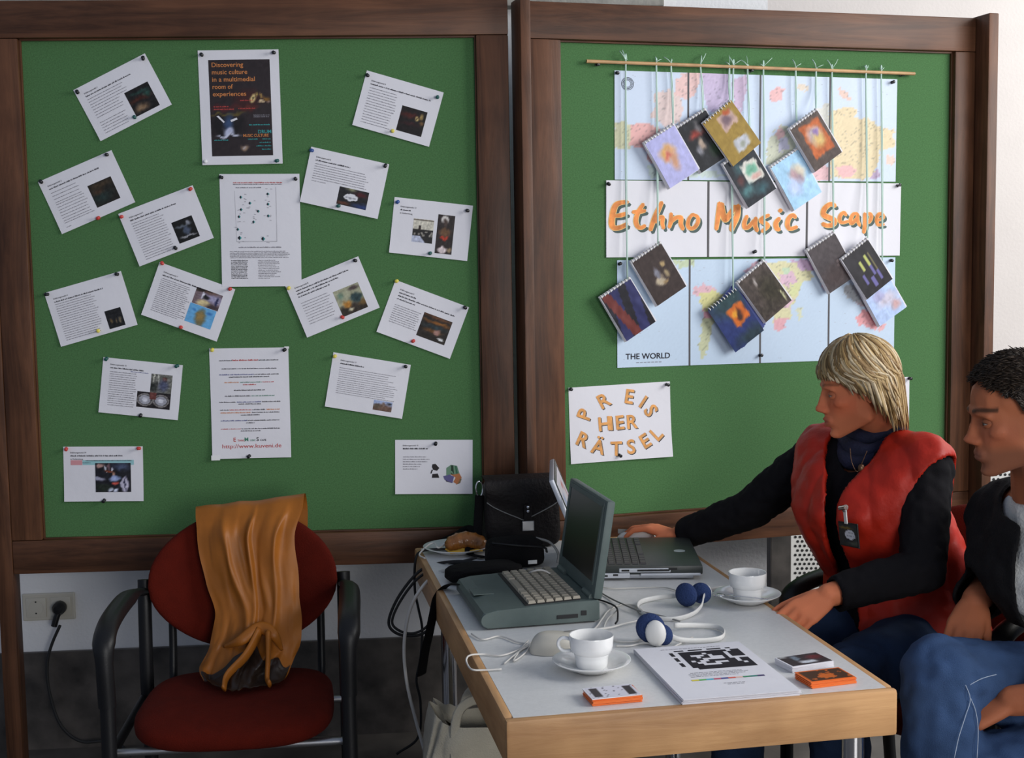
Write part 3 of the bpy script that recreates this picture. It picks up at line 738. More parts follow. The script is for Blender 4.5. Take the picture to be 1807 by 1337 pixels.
s.text(b, 'http://www.kuveni.de', 0.505, 0.905, 0.0150, 'ink_red', 'c', width=0.157, bold=0.004)
s.finish(b)
b = MB(); b.grid(4, 3, lambda u, v: s.pt(-0.012+0.11*u, 1.012-0.045*v, 3)); b.grid(3, 2, lambda u, v: s.pt(0.95+0.06*u, 0.012-0.02*v, 3))
b.build('tape', 'porcelain', s.o)

# sheets of the right board
s = Sheet('quiz_sign', 'white sign with orange letters reading PREIS HIER RÄTSEL', 'sign', PLR, [(1002.5, 684), (1180.7, 673.8), (1185.8, 805), (1007, 816.2)], 0.297, 0.21, lift=(0.003, 0.012))
SH['preis'] = s
# letter, centre (crop px of the sign), turn in degrees, size
LET = [('P', 322, 578, 68, 1.0), ('R', 540, 425, 26, 1.0), ('E', 830, 385, -11, 1.0), ('I', 985, 445, -38, 0.95), ('S', 1075, 545, -62, 1.0),
       ('H', 545, 688, 3, 0.98), ('I', 622, 683, 3, 0.98), ('E', 722, 675, 3, 0.98), ('R', 862, 668, 2, 0.98),
       ('R', 310, 865, -27, 1.0), ('Ä', 480, 940, -16, 1.0), ('T', 680, 970, -2, 1.0), ('S', 848, 950, 3, 1.0), ('E', 1010, 885, 28, 1.0), ('L', 1140, 805, 42, 1.0)]
M['letter_tan'] = plain('letter_tan_side', (0.42, 0.27, 0.15), 0.6)
M['letter_orange'] = plain('letter_orange_face', (0.72, 0.33, 0.09), 0.6, var=0.25, vscale=60)
ex, ey = Vector((1150, -67)), Vector((30, 852))
det = ex.x*ey.y - ex.y*ey.x
for ch, cx_, cy_, rot, k in LET:
    px, py = cx_-145, cy_-285
    u = (px*ey.y - py*ey.x)/det; v = (ex.x*py - ex.y*px)/det
    vs, _ = text_geo(ch, 0.01)
    yc = (max(q[1] for q in vs)+min(q[1] for q in vs))/2 if ch != 'Ä' else 0.36
    b = MB()
    for dx, dy, kk, mi in ((0.0032, -0.0030, 0.0, 1), (0.0014, -0.0013, 0.8, 0), (0, 0, 1.6, 2)):
        size = 0.055*k
        r = math.radians(rot - 3.3 + 3.3)
        c, sn = math.cos(r), math.sin(r)
        oy = yc*size
        f = lambda x, y: s.pt(u + (x*c - (y-oy)*sn + dx)/s.w, v - (x*sn + (y-oy)*c + dy)/s.h, 1+kk)
        add_text(b, ch, 0, 0, size, f, 'c', 0.018, mat=mi)
    b.build('letter', ['letter_tan', 'ink', 'letter_orange'], s.o)

s = Sheet('white_sheet', 'white sheet pinned behind the head of the seated woman', 'sheet', PLR, [(1485, 668), (1610, 664), (1607, 842), (1487, 850)], 0.21, 0.297)
SH['hidden'] = s
b = MB(); s.words(b, 0.80, 0.90, 0.12, 0.003); s.words(b, 0.12, 0.7, 0.12, 0.003); s.finish(b)

M['ink_strip'] = plain('dark_strip', (0.07, 0.065, 0.07), 0.6)
# banner of three joined sheets: Ethno Music Scape
def joined(name, label, cs, ncols, pw, ph, wav, layer, gap=0.004):
    c, ang, mw, mh = fit(PLR, cs)
    m = MR @ Matrix.Translation((c.x, c.y, 0)) @ Matrix.Rotation(ang, 4, 'Z')
    t = thing(name, label, name.split('_')[-1], m)
    tot = ncols*pw + (ncols-1)*gap
    sx, sy = mw/tot, mh/ph
    def pt(x, y, k=0):     # metres from the centre
        return Vector((x*sx, y*sy, 0.0015 + 0.0016*layer + wav*(0.5+0.5*math.sin(x*26+1.0))*(0.4+0.6*abs(y)/ph*2) + k*0.00025))
    return t, pt, tot
ban, bpt, bt = joined('title_banner', 'banner of three white sheets lettered Ethno Music Scape between the map halves', [(1068, 317.8), (1589.4, 324), (1585.8, 451.6), (1069.8, 453.3)], 3, 0.297, 0.21, 0.0015, 1, 0.007)
for i in range(3):
    x0 = -bt/2 + i*(0.297+0.007)
    b = MB(); b.grid(12, 6, lambda u, v: bpt(x0+0.297*u, -0.105+0.21*v, 0)); b.grid(12, 6, lambda u, v: bpt(x0+0.297*(1-u), -0.105+0.21*v, -1))
    b.build('banner_sheet', 'paper', ban, smooth=True)
for i in (1, 2):
    x = -bt/2 + i*0.297 + (i-0.5)*0.007
    b = MB(); b.add([bpt(x-0.0035, -0.105), bpt(x+0.0035, -0.105), bpt(x+0.0035, 0.105), bpt(x-0.0035, 0.105)], [(0, 1, 2, 3)])
    b.build('joint_strip', 'ink_strip', ban)
M['brush_orange'] = plain('brush_orange', (0.80, 0.26, 0.055), 0.6, var=0.28, vscale=40)
M['brush_gold'] = plain('brush_gold_rim', (0.92, 0.62, 0.22), 0.6)
M['brush_shadow'] = plain('brush_shadow_green', (0.055, 0.095, 0.085), 0.6)
# brush strokes, given in pixels of the photograph on the banner plane
def bp_px(px, py):
    y0, a, m = PLR
    q = ban.matrix_basis.inverted() @ on_wall(px, py, RY, RA)
    return q
def crop(ox, oy, sc, pts): return [(ox + x/sc, oy + y/sc) for x, y in pts]
C1, C2 = (1060, 330, 6.4536), (1320, 330, 6.4536)
STROKES = {
 'E': [(C1, [(300, 170), (215, 180), (160, 215), (130, 310), (120, 420), (150, 465), (215, 460), (290, 425)], 42), (C1, [(150, 330), (225, 320), (290, 300)], 34)],
 't': [(C1, [(480, 195), (430, 270), (395, 370), (410, 440), (450, 465), (500, 440)], 34), (C1, [(360, 285), (430, 280), (500, 270)], 36)],
 'h': [(C1, [(690, 175), (650, 260), (600, 370), (560, 490)], 36), (C1, [(620, 400), (670, 345), (700, 350), (695, 410), (710, 470)], 30)],
 'n': [(C1, [(795, 300), (795, 380), (775, 460)], 30), (C1, [(790, 400), (850, 350), (905, 350), (905, 420), (930, 480)], 34)],
 'o': [(C1, [(1040, 310), (1000, 360), (985, 430), (1010, 470), (1060, 460), (1100, 400), (1095, 340), (1040, 310)], 30)],
 'M': [(C1, [(1345, 180), (1335, 300), (1310, 480)], 36), (C1, [(1370, 190), (1385, 300), (1410, 370), (1450, 330), (1530, 220)], 44), (C1, [(1560, 210), (1545, 330), (1500, 430), (1480, 490)], 44)],
 'u': [(C1, [(1660, 330), (1630, 400), (1635, 460), (1680, 450), (1740, 380)], 34), (C1, [(1760, 350), (1750, 430), (1775, 500)], 34)],
 's': [(C2, [(230, 320), (165, 350), (140, 385), (200, 420), (215, 450), (150, 505)], 34)],
 'i': [(C2, [(350, 355), (310, 410), (320, 470), (350, 485)], 38), (C2, [(345, 270), (375, 265)], 34)],
 'c': [(C2, [(535, 345), (500, 320), (455, 360), (440, 430), (470, 475), (550, 455)], 36)],
 'S': [(C2, [(985, 215), (930, 195), (865, 245), (850, 310), (905, 345), (970, 375), (965, 420), (900, 440), (840, 420)], 42)],
 'c2': [(C2, [(1110, 320), (1080, 290), (1040, 330), (1035, 385), (1070, 405), (1130, 390)], 30)],
 'a': [(C2, [(1235, 300), (1190, 310), (1160, 370), (1170, 415), (1220, 370), (1245, 310)], 30), (C2, [(1240, 310), (1240, 380), (1265, 440)], 28)],
 'p': [(C2, [(1320, 300), (1325, 400), (1310, 520)], 32), (C2, [(1330, 320), (1380, 305), (1395, 345), (1370, 395), (1330, 405)], 30)],
 'e': [(C2, [(1470, 380), (1530, 350), (1520, 310), (1480, 310), (1455, 370), (1475, 430), (1540, 425)], 28)],
}
def ribbon(mb, pts, w, k, mi, dx=0, dy=0):
    P = smooth_path([bp_px(*p) for p in pts], 5)
    n = len(P)
    L_, R_ = [], []
    for i, p in enumerate(P):
        d = (P[min(i+1, n-1)] - P[max(i-1, 0)]).normalized()
        t = i/(n-1)
        ww = w*(0.80 + 0.25*math.sin(PI*t)) * 0.5
        nn = Vector((-d.y, d.x, 0))
        # brush held at an angle: broad on the down strokes
        ww *= 0.85 + 0.25*abs(d.y)
        zz = bpt(p.x, p.y, k).z
        L_.append(Vector((p.x+nn.x*ww+dx, p.y+nn.y*ww+dy, zz))); R_.append(Vector((p.x-nn.x*ww+dx, p.y-nn.y*ww+dy, zz)))
    d0, d1 = (P[0]-P[1]).normalized(), (P[-1]-P[-2]).normalized()
    vs = L_ + R_
    fs = [(i+1, i, n+i, n+i+1) for i in range(n-1)]
    vs += [(L_[0]+R_[0])/2 + d0*w*0.3, (L_[-1]+R_[-1])/2 + d1*w*0.3]
    fs += [(0, 2*n, n), (n-1, 2*n-1, 2*n+1)]
    mb.add(vs, fs, mi)
PXM = 0.00154/6.4536      # metres per crop pixel on this plane
kk = 2
for ch, strokes in STROKES.items():
    b = MB()
    for j, (c, pts, w) in enumerate(strokes):
        px = crop(*c, pts)
        ribbon(b, px, w*PXM*1.50, kk+0.1*j, 2, 0.0068, -0.0072)
        ribbon(b, px, w*PXM*1.72, kk+1+0.1*j, 1)
    for j, (c, pts, w) in enumerate(strokes):
        ribbon(b, crop(*c, pts), w*PXM*1.38, kk+2+0.1*j, 0)
    b.build('letter', ['brush_orange', 'brush_gold', 'brush_shadow'], ban)

# ------------------------------------------------------------------ the world map in two strips of four sheets
M['speck'] = plain('map_specks', (0.42, 0.44, 0.50), 0.7)
def inpoly(x, y, P):
    r = False
    for i in range(len(P)):
        x1, y1 = P[i]; x2, y2 = P[i-1]
        if (y1 > y) != (y2 > y) and x < (x2-x1)*(y-y1)/(y2-y1)+x1: r = not r
    return r
SEA_U, SEA_L = (0.80, 0.85, 0.92), (0.76, 0.83, 0.90)
UP = [([(1083, 214), (1100, 213), (1116, 219), (1118, 240), (1112, 262), (1083, 262)], (0.80, 0.78, 0.60)),
      ([(1112, 219), (1150, 218), (1166, 228), (1160, 250), (1150, 262), (1152, 290), (1142, 282), (1138, 262), (1112, 258)], (0.93, 0.66, 0.62)),
      ([(1150, 165), (1180, 158), (1200, 168), (1205, 190), (1200, 215), (1175, 222), (1160, 214), (1148, 205), (1156, 185)], (0.90, 0.78, 0.74)),
      ([(1192, 140), (1215, 126), (1240, 126), (1232, 150), (1225, 172), (1205, 176), (1190, 165)], (0.93, 0.74, 0.70)),
      ([(1238, 128), (1286, 127), (1288, 165), (1282, 190), (1262, 202), (1248, 190), (1240, 165)], (0.76, 0.67, 0.79)),
      ([(1292, 140), (1318, 130), (1316, 165), (1305, 205), (1296, 195)], (0.78, 0.66, 0.76)),
      ([(1140, 290), (1180, 300), (1250, 300), (1300, 312), (1150, 314)], (0.78, 0.84, 0.80)),
      ([(1358, 160), (1372, 154), (1386, 156), (1380, 172), (1370, 182), (1360, 176)], (0.92, 0.68, 0.66)),
      ([(1352, 260), (1366, 232), (1384, 220), (1402, 232), (1406, 260), (1392, 275), (1366, 288), (1350, 292)], (0.78, 0.78, 0.66)),
      ([(1366, 235), (1378, 224), (1386, 236), (1376, 250)], (0.88, 0.68, 0.66)), ([(1372, 250), (1388, 240), (1392, 262), (1376, 270)], (0.76, 0.74, 0.82)),
      ([(1404, 152), (1420, 150), (1432, 158), (1415, 162)], (0.88, 0.80, 0.70)),
      ([(1478, 152), (1492, 160), (1504, 176), (1490, 176), (1480, 165)], (0.90, 0.74, 0.66)),
      ([(1464, 200), (1480, 192), (1505, 188), (1515, 196), (1506, 208), (1530, 210), (1552, 222), (1578, 228), (1580, 262), (1552, 266), (1550, 285), (1540, 315), (1466, 315)], (0.90, 0.80, 0.60)),
      ([(1475, 294), (1500, 290), (1512, 300), (1500, 312), (1478, 312)], (0.92, 0.68, 0.66)), ([(1425, 300), (1445, 290), (1464, 294), (1464, 318), (1420, 318)], (0.90, 0.70, 0.70)),
      ([(1440, 195), (1464, 180), (1464, 225), (1450, 240), (1438, 220)], (0.84, 0.82, 0.76)), ([(1564, 275), (1578, 272), (1578, 292), (1566, 290)], (0.92, 0.78, 0.70)),
      ([(1540, 300), (1552, 302), (1548, 318), (1536, 318)], (0.74, 0.62, 0.74))]
LO = [([(1190, 458), (1228, 458), (1222, 470), (1200, 472), (1190, 466)], (0.76, 0.80, 0.62)),
      ([(1222, 508), (1240, 502), (1262, 506), (1264, 516), (1245, 525), (1228, 520)], (0.90, 0.68, 0.70)),
      ([(1234, 520), (1262, 512), (1282, 522), (1292, 534), (1280, 552), (1258, 560), (1240, 548)], (0.86, 0.82, 0.50)),
      ([(1240, 548), (1258, 546), (1256, 566), (1242, 566)], (0.88, 0.58, 0.62)),
      ([(1240, 562), (1262, 558), (1256, 590), (1246, 625), (1240, 632), (1232, 618), (1236, 590)], (0.78, 0.78, 0.58)),
      ([(1312, 478), (1332, 462), (1350, 460), (1340, 476), (1320, 486)], (0.86, 0.66, 0.70)),
      ([(1345, 466), (1380, 462), (1420, 464), (1434, 480), (1430, 494), (1414, 500), (1412, 515), (1398, 535), (1394, 560), (1380, 580), (1368, 582), (1362, 560), (1372, 540), (1366, 520), (1345, 505), (1338, 485)], (0.86, 0.82, 0.60)),
      ([(1376, 482), (1400, 480), (1408, 496), (1392, 508), (1378, 500)], (0.86, 0.68, 0.74)), ([(1394, 500), (1416, 500), (1408, 518), (1396, 520)], (0.84, 0.84, 0.56)),
      ([(1382, 528), (1398, 526), (1394, 544), (1382, 544)], (0.88, 0.70, 0.74)), ([(1366, 564), (1390, 560), (1386, 578), (1370, 584)], (0.90, 0.62, 0.64)),
      ([(1380, 474), (1392, 472), (1394, 482), (1382, 484)], (0.74, 0.82, 0.66)), ([(1390, 458), (1440, 458), (1440, 474), (1424, 480), (1400, 466)], (0.78, 0.62, 0.74)),
      ([(1404, 545), (1414, 540), (1418, 556), (1408, 566)], (0.84, 0.84, 0.68)),
      ([(1446, 500), (1460, 498), (1462, 512), (1450, 510)], (0.88, 0.68, 0.70)),
      ([(1488, 506), (1502, 500), (1528, 520), (1532, 536), (1510, 534), (1494, 524)], (0.66, 0.66, 0.66)), ([(1512, 534), (1548, 532), (1545, 541), (1518, 541)], (0.70, 0.60, 0.62)),
      ([(1510, 562), (1520, 550), (1538, 544), (1552, 548), (1560, 564), (1556, 580), (1540, 582), (1524, 574), (1512, 576)], (0.92, 0.58, 0.58)), ([(1548, 574), (1562, 572), (1560, 584), (1550, 584)], (0.90, 0.64, 0.64))]
def map_col(px, py, polys, sea):
    jx, jy = nz(px, py, 0.16, 31)*5, nz(px, py, 0.16, 32)*5
    c = sea
    for P, q in polys:
        if inpoly(px+jx, py+jy, P): c = q
    land = c is not sea
    n = nz(px, py, 0.35, 33)
    k = 0.06 if land else 0.02
    c = [max(0, min(1, x + n*k)) for x in c]
    if land and nz(px, py, 0.9, 34) > 0.42: c = [x*0.78 for x in c]
    return [a*0.80+q*0.20 for a, q in zip(c, sea)]
def world_strip(name, label, cs, polys, sea, layer, wav):
    t, pt, tot = joined(name, label, cs, 4, 0.21, 0.297, wav, layer)
    y0, a, m = PLR
    for i in range(4):
        x0 = -tot/2 + i*0.214
        b = MB()
        def colf(u, v):
            w = chain(t) @ pt(x0+0.21*u, -0.1485+0.297*v)
            q = to_px(w)
            return map_col(q[0], q[1], polys, sea)
        b.grid(44, 62, lambda u, v: pt(x0+0.21*u, -0.1485+0.297*v, 0), colf)
        b.grid(6, 6, lambda u, v: pt(x0+0.21*(1-u), -0.1485+0.297*v, -1), lambda u, v: (0.85, 0.85, 0.85))
        b.build('map_sheet', 'print', t, smooth=True)
    for i in (1, 2, 3):
        b = MB()
        x = -tot/2 + i*0.214 - 0.002
        ys = [-0.1485 + 0.297*j/8 for j in range(9)]
        for j in range(8):
            b.add([pt(x-0.0028, ys[j], 1), pt(x+0.0028, ys[j], 1), pt(x+0.0028, ys[j+1], 1), pt(x-0.0028, ys[j+1], 1)], [(0, 1, 2, 3)])
        b.build('joint_strip', 'ink_strip', t)
    # place-name specks
    b = MB(); r2 = random.Random(5+layer)
    for _ in range(75):
        x, y = r2.uniform(-tot/2+0.01, tot/2-0.02), r2.uniform(-0.14, 0.14)
        w = r2.uniform(0.003, 0.007)
        b.add([pt(x, y, 2), pt(x+w, y, 2), pt(x+w, y+0.0009, 2), pt(x, y+0.0009, 2)], [(0, 1, 2, 3)])
    b.build('place_names', 'speck', t)['kind'] = 'stuff'
    return t, pt, tot
def to_px(w):
    d = Vector(w) - CP
    x, y, z = d.dot(_X), d.dot(_U), d.dot(_F)
    u, v = FPX*x/z, -FPX*y/z
    c, s = math.cos(ROLL), math.sin(ROLL)
    return 903.5 + c*u - s*v, 668.5 + s*u + c*v
mu, mupt, mut = world_strip('world_map', 'upper half of a pale world map behind hanging booklets', [(1083.4, 122.6), (1582, 141.7), (1580.4, 322.7), (1084.8, 314.4)], UP, SEA_U, 0, 0.0015)
# round stamp in the corner of the upper half
b = MB()
cxs, cys = -mut/2+0.037, 0.1485-0.035
for r0, r1 in ((0.0165, 0.0178), (0.0085, 0.0095)):
    for k in range(36):
        t0, t1 = 2*PI*k/36, 2*PI*(k+1)/36
        b.add([mupt(cxs+r*math.cos(t), cys+r*math.sin(t), 3) for r, t in ((r0, t0), (r1, t0), (r1, t1), (r0, t1))], [(0, 1, 2, 3)])
for k in range(22):
    t0 = 2*PI*k/22
    b.add([mupt(cxs+r*math.cos(t), cys+r*math.sin(t), 3) for r, t in ((0.0112, t0), (0.0148, t0), (0.0148, t0+0.15), (0.0112, t0+0.15))], [(0, 1, 2, 3)])
b.build('stamp', 'ink', mu)['kind'] = 'stuff'
ml, mlpt, mlt = world_strip('world_map', 'lower half of a pale world map marked THE WORLD under the title banner', [(1088.2, 457), (1578.5, 455.8), (1577.5, 634), (1089.3, 646.6)], LO, SEA_L, 0, 0.001)
b = MB()
add_text(b, 'THE WORLD', 0, 0, 0.0225, lambda x, y: mlpt(-mlt/2+0.024+x, -0.1485+0.0225+y, 3), bold=0.012, width=0.130)
b.build('title', 'ink', ml)['kind'] = 'stuff'
b = MB()
for i in range(7):
    x = -mlt/2+0.055+0.011*i
    b.add([mlpt(x+q[0], -0.1365+q[1], 3) for q in ((0, 0), (0.008, 0), (0.008, 0.0016), (0, 0.0016))], [(0, 1, 2, 3)])
b.build('small_print', 'ink_grey', ml)['kind'] = 'stuff'

# ------------------------------------------------------------------ push pins
PINC = {'black': (0.012, 0.012, 0.014), 'red': (0.55, 0.05, 0.04), 'yellow': (0.72, 0.62, 0.10), 'blue': (0.03, 0.08, 0.28), 'green': (0.02, 0.10, 0.09), 'white': (0.75, 0.75, 0.76)}
pin_mesh = {}
def pin(plane, px, py, col, where, z=0.003):
    y0, a, m = plane
    if col not in pin_mesh:
        mt = plain(col+'_pin_plastic', PINC[col], 0.3)
        b = MB()
        b.lathe([(0.0, -0.004), (0.0006, -0.004), (0.0006, 0.001), (0.0042, 0.0012), (0.0046, 0.0022), (0.0030, 0.0032), (0.0024, 0.0085), (0.0034, 0.0108), (0.0048, 0.0118), (0.0048, 0.0132), (0.0040, 0.0140), (0.0, 0.0142)], n=14)
        o = b.build('push_pin', mt, smooth=True, auto=50)
        pin_mesh[col] = o.data
        o2 = o
    else:
        o2 = bpy.data.objects.new('push_pin', pin_mesh[col]); COL.objects.link(o2)
    q = m.inverted() @ on_wall(px, py, y0 - 0.009/math.cos(a), a)
    rr = random.Random(int(px*31+py))
    o2.matrix_world = m @ Matrix.Translation((q.x, q.y, z)) @ Matrix.Rotation(rr.uniform(-0.25, 0.25), 4, 'X') @ Matrix.Rotation(rr.uniform(-0.25, 0.25), 4, 'Y')
    tag(o2, f'{col} push pin {where}', 'pin', 'push pins on the pinboards')
def pins(plane, where, lst, z=0.003):
    for px, py, col, spot in lst: pin(plane, px, py, col, f'{spot} of the {where}', z)
UL, UR, BO = 'at upper left corner', 'at upper right corner', 'at lower edge'
pins(PLL, 'sheet in left board top left', [(136.5, 163.6, 'black', UL), (252, 104, 'black', UR), (237.3, 206.9, 'green', BO)])
pins(PLL, 'dark picture sheet at far left', [(72.6, 321.6, 'black', UL), (188.4, 272.5, 'black', UR), (173.6, 383.7, 'red', BO)])
pins(PLL, 'tilted sheet left of the plan sheet', [(214.6, 382, 'red', UL), (336.6, 332.3, 'red', UR), (310.3, 438.5, 'black', BO)], 0.0045)
pins(PLL, 'dark music culture poster', [(356, 96.8, 'black', UL), (483.7, 92.3, 'black', UR), (361.4, 285, 'white', 'at lower left corner'), (490, 282.8, 'green', 'at lower right corner')])
pins(PLL, 'sheet in left board top right', [(649.3, 133, 'black', UL), (772.5, 170.2, 'green', UR), (692.8, 231, 'yellow', BO)])
pins(PLL, 'sheet with the white cloud picture', [(551.5, 265.4, 'blue', UL), (679.3, 293.7, 'black', UR), (598.3, 362.9, 'green', BO)], 0.0045)
pins(PLL, 'tall plan sheet', [(391.6, 313, 'black', UL), (520.5, 314.5, 'black', UR)])
pins(PLL, 'sheet with two photos of people', [(702.7, 355.3, 'blue', UL), (823.9, 371, 'black', UR), (760, 446.3, 'green', BO)])
pins(PLL, 'far left sheet with tiny dark picture', [(83.8, 519.2, 'black', UL), (207, 483.9, 'black', UR), (172.4, 584.4, 'yellow', BO)])
pins(PLL, 'sheet with blue picture', [(286.4, 465.3, 'red', UL), (406.6, 509.3, 'red', UR), (319.5, 577.3, 'red', BO)], 0.006)
pins(PLL, 'tilted sheet right below the plan', [(510, 507.4, 'yellow', UL), (627.9, 459.8, 'black', UR), (605.5, 560.3, 'red', BO)], 0.006)
pins(PLL, 'sheet with brown shop photo', [(701, 495.4, 'yellow', UL), (819.8, 542, 'black', UR), (730.2, 601.1, 'red', BO)])
pins(PLL, 'sheet with drum head photo', [(188, 631.8, 'green', UL), (313.5, 645, 'green', UR), (247.8, 731.8, 'black', BO)])
pins(PLL, 'sheet with red web address', [(374.5, 616.5, 'yellow', UL), (502.9, 616.5, 'black', UR), (440, 804.1, 'black', BO)])
pins(PLL, 'long text sheet with tiny landscape', [(591.6, 628, 'yellow', UL), (715.3, 646.6, 'black', UR)])
pins(PLL, 'procession photo sheet', [(116.2, 791.4, 'red', UL), (245.8, 791.4, 'red', UR), (183.7, 882, 'black', BO)])
pins(PLL, 'sheet with coloured cluster print', [(769.3, 781.5, 'black', 'at upper edge')])
pins(PLR, 'PREIS HIER RÄTSEL sign', [(1007.6, 687, 'black', UL), (1176.9, 678.3, 'black', UR), (1093.6, 802.3, 'black', BO)])
pins(PLR, 'upper map half', [(1089.3, 127.8, 'black', UL), (1575.9, 145, 'black', UR)])
pins(PLR, 'bamboo rod', [(1053.4, 113.6, 'black', 'under left end'), (1325, 124.9, 'black', 'under middle'), (1591.6, 132, 'black', 'under right end')])
pins(PLR, 'Ethno Music Scape banner', [(1074, 323.4, 'black', UL), (1584.4, 327.9, 'black', UR), (1331, 445, 'black', BO)], 0.0045)
pins(PLR, 'lower map half', [(1093.9, 465.9, 'black', UL), (1341.6, 459, 'black', 'at middle of upper edge'), (1573.8, 459.2, 'black', UR), (1342, 626.7, 'black', BO)])
pins(PLR, 'sheet behind the woman', [(1606, 667.5, 'black', UR)])

# ------------------------------------------------------------------ bamboo rod, ribbons and hanging booklets
def on_r(px, py, n): return on_wall(px, py, RY - n/math.cos(RA), RA)
M['bamboo'] = plain('bamboo', (0.50, 0.30, 0.14), 0.5, var=0.25, vscale=20)
M['ribbon'] = plain('pale_green_ribbon', (0.52, 0.70, 0.61), 0.4)
b = MB()
p0, p1 = on_r(1035, 108, 0.016), on_r(1614, 130, 0.016)
b.tube([p0.lerp(p1, k/12) for k in range(13)], [0.0046+0.0004*(k % 3 == 0) for k in range(13)], 10)
tag(b.build('bamboo_rod', 'bamboo', smooth=True, auto=60), 'thin bamboo rod pinned above the world map', 'rod')

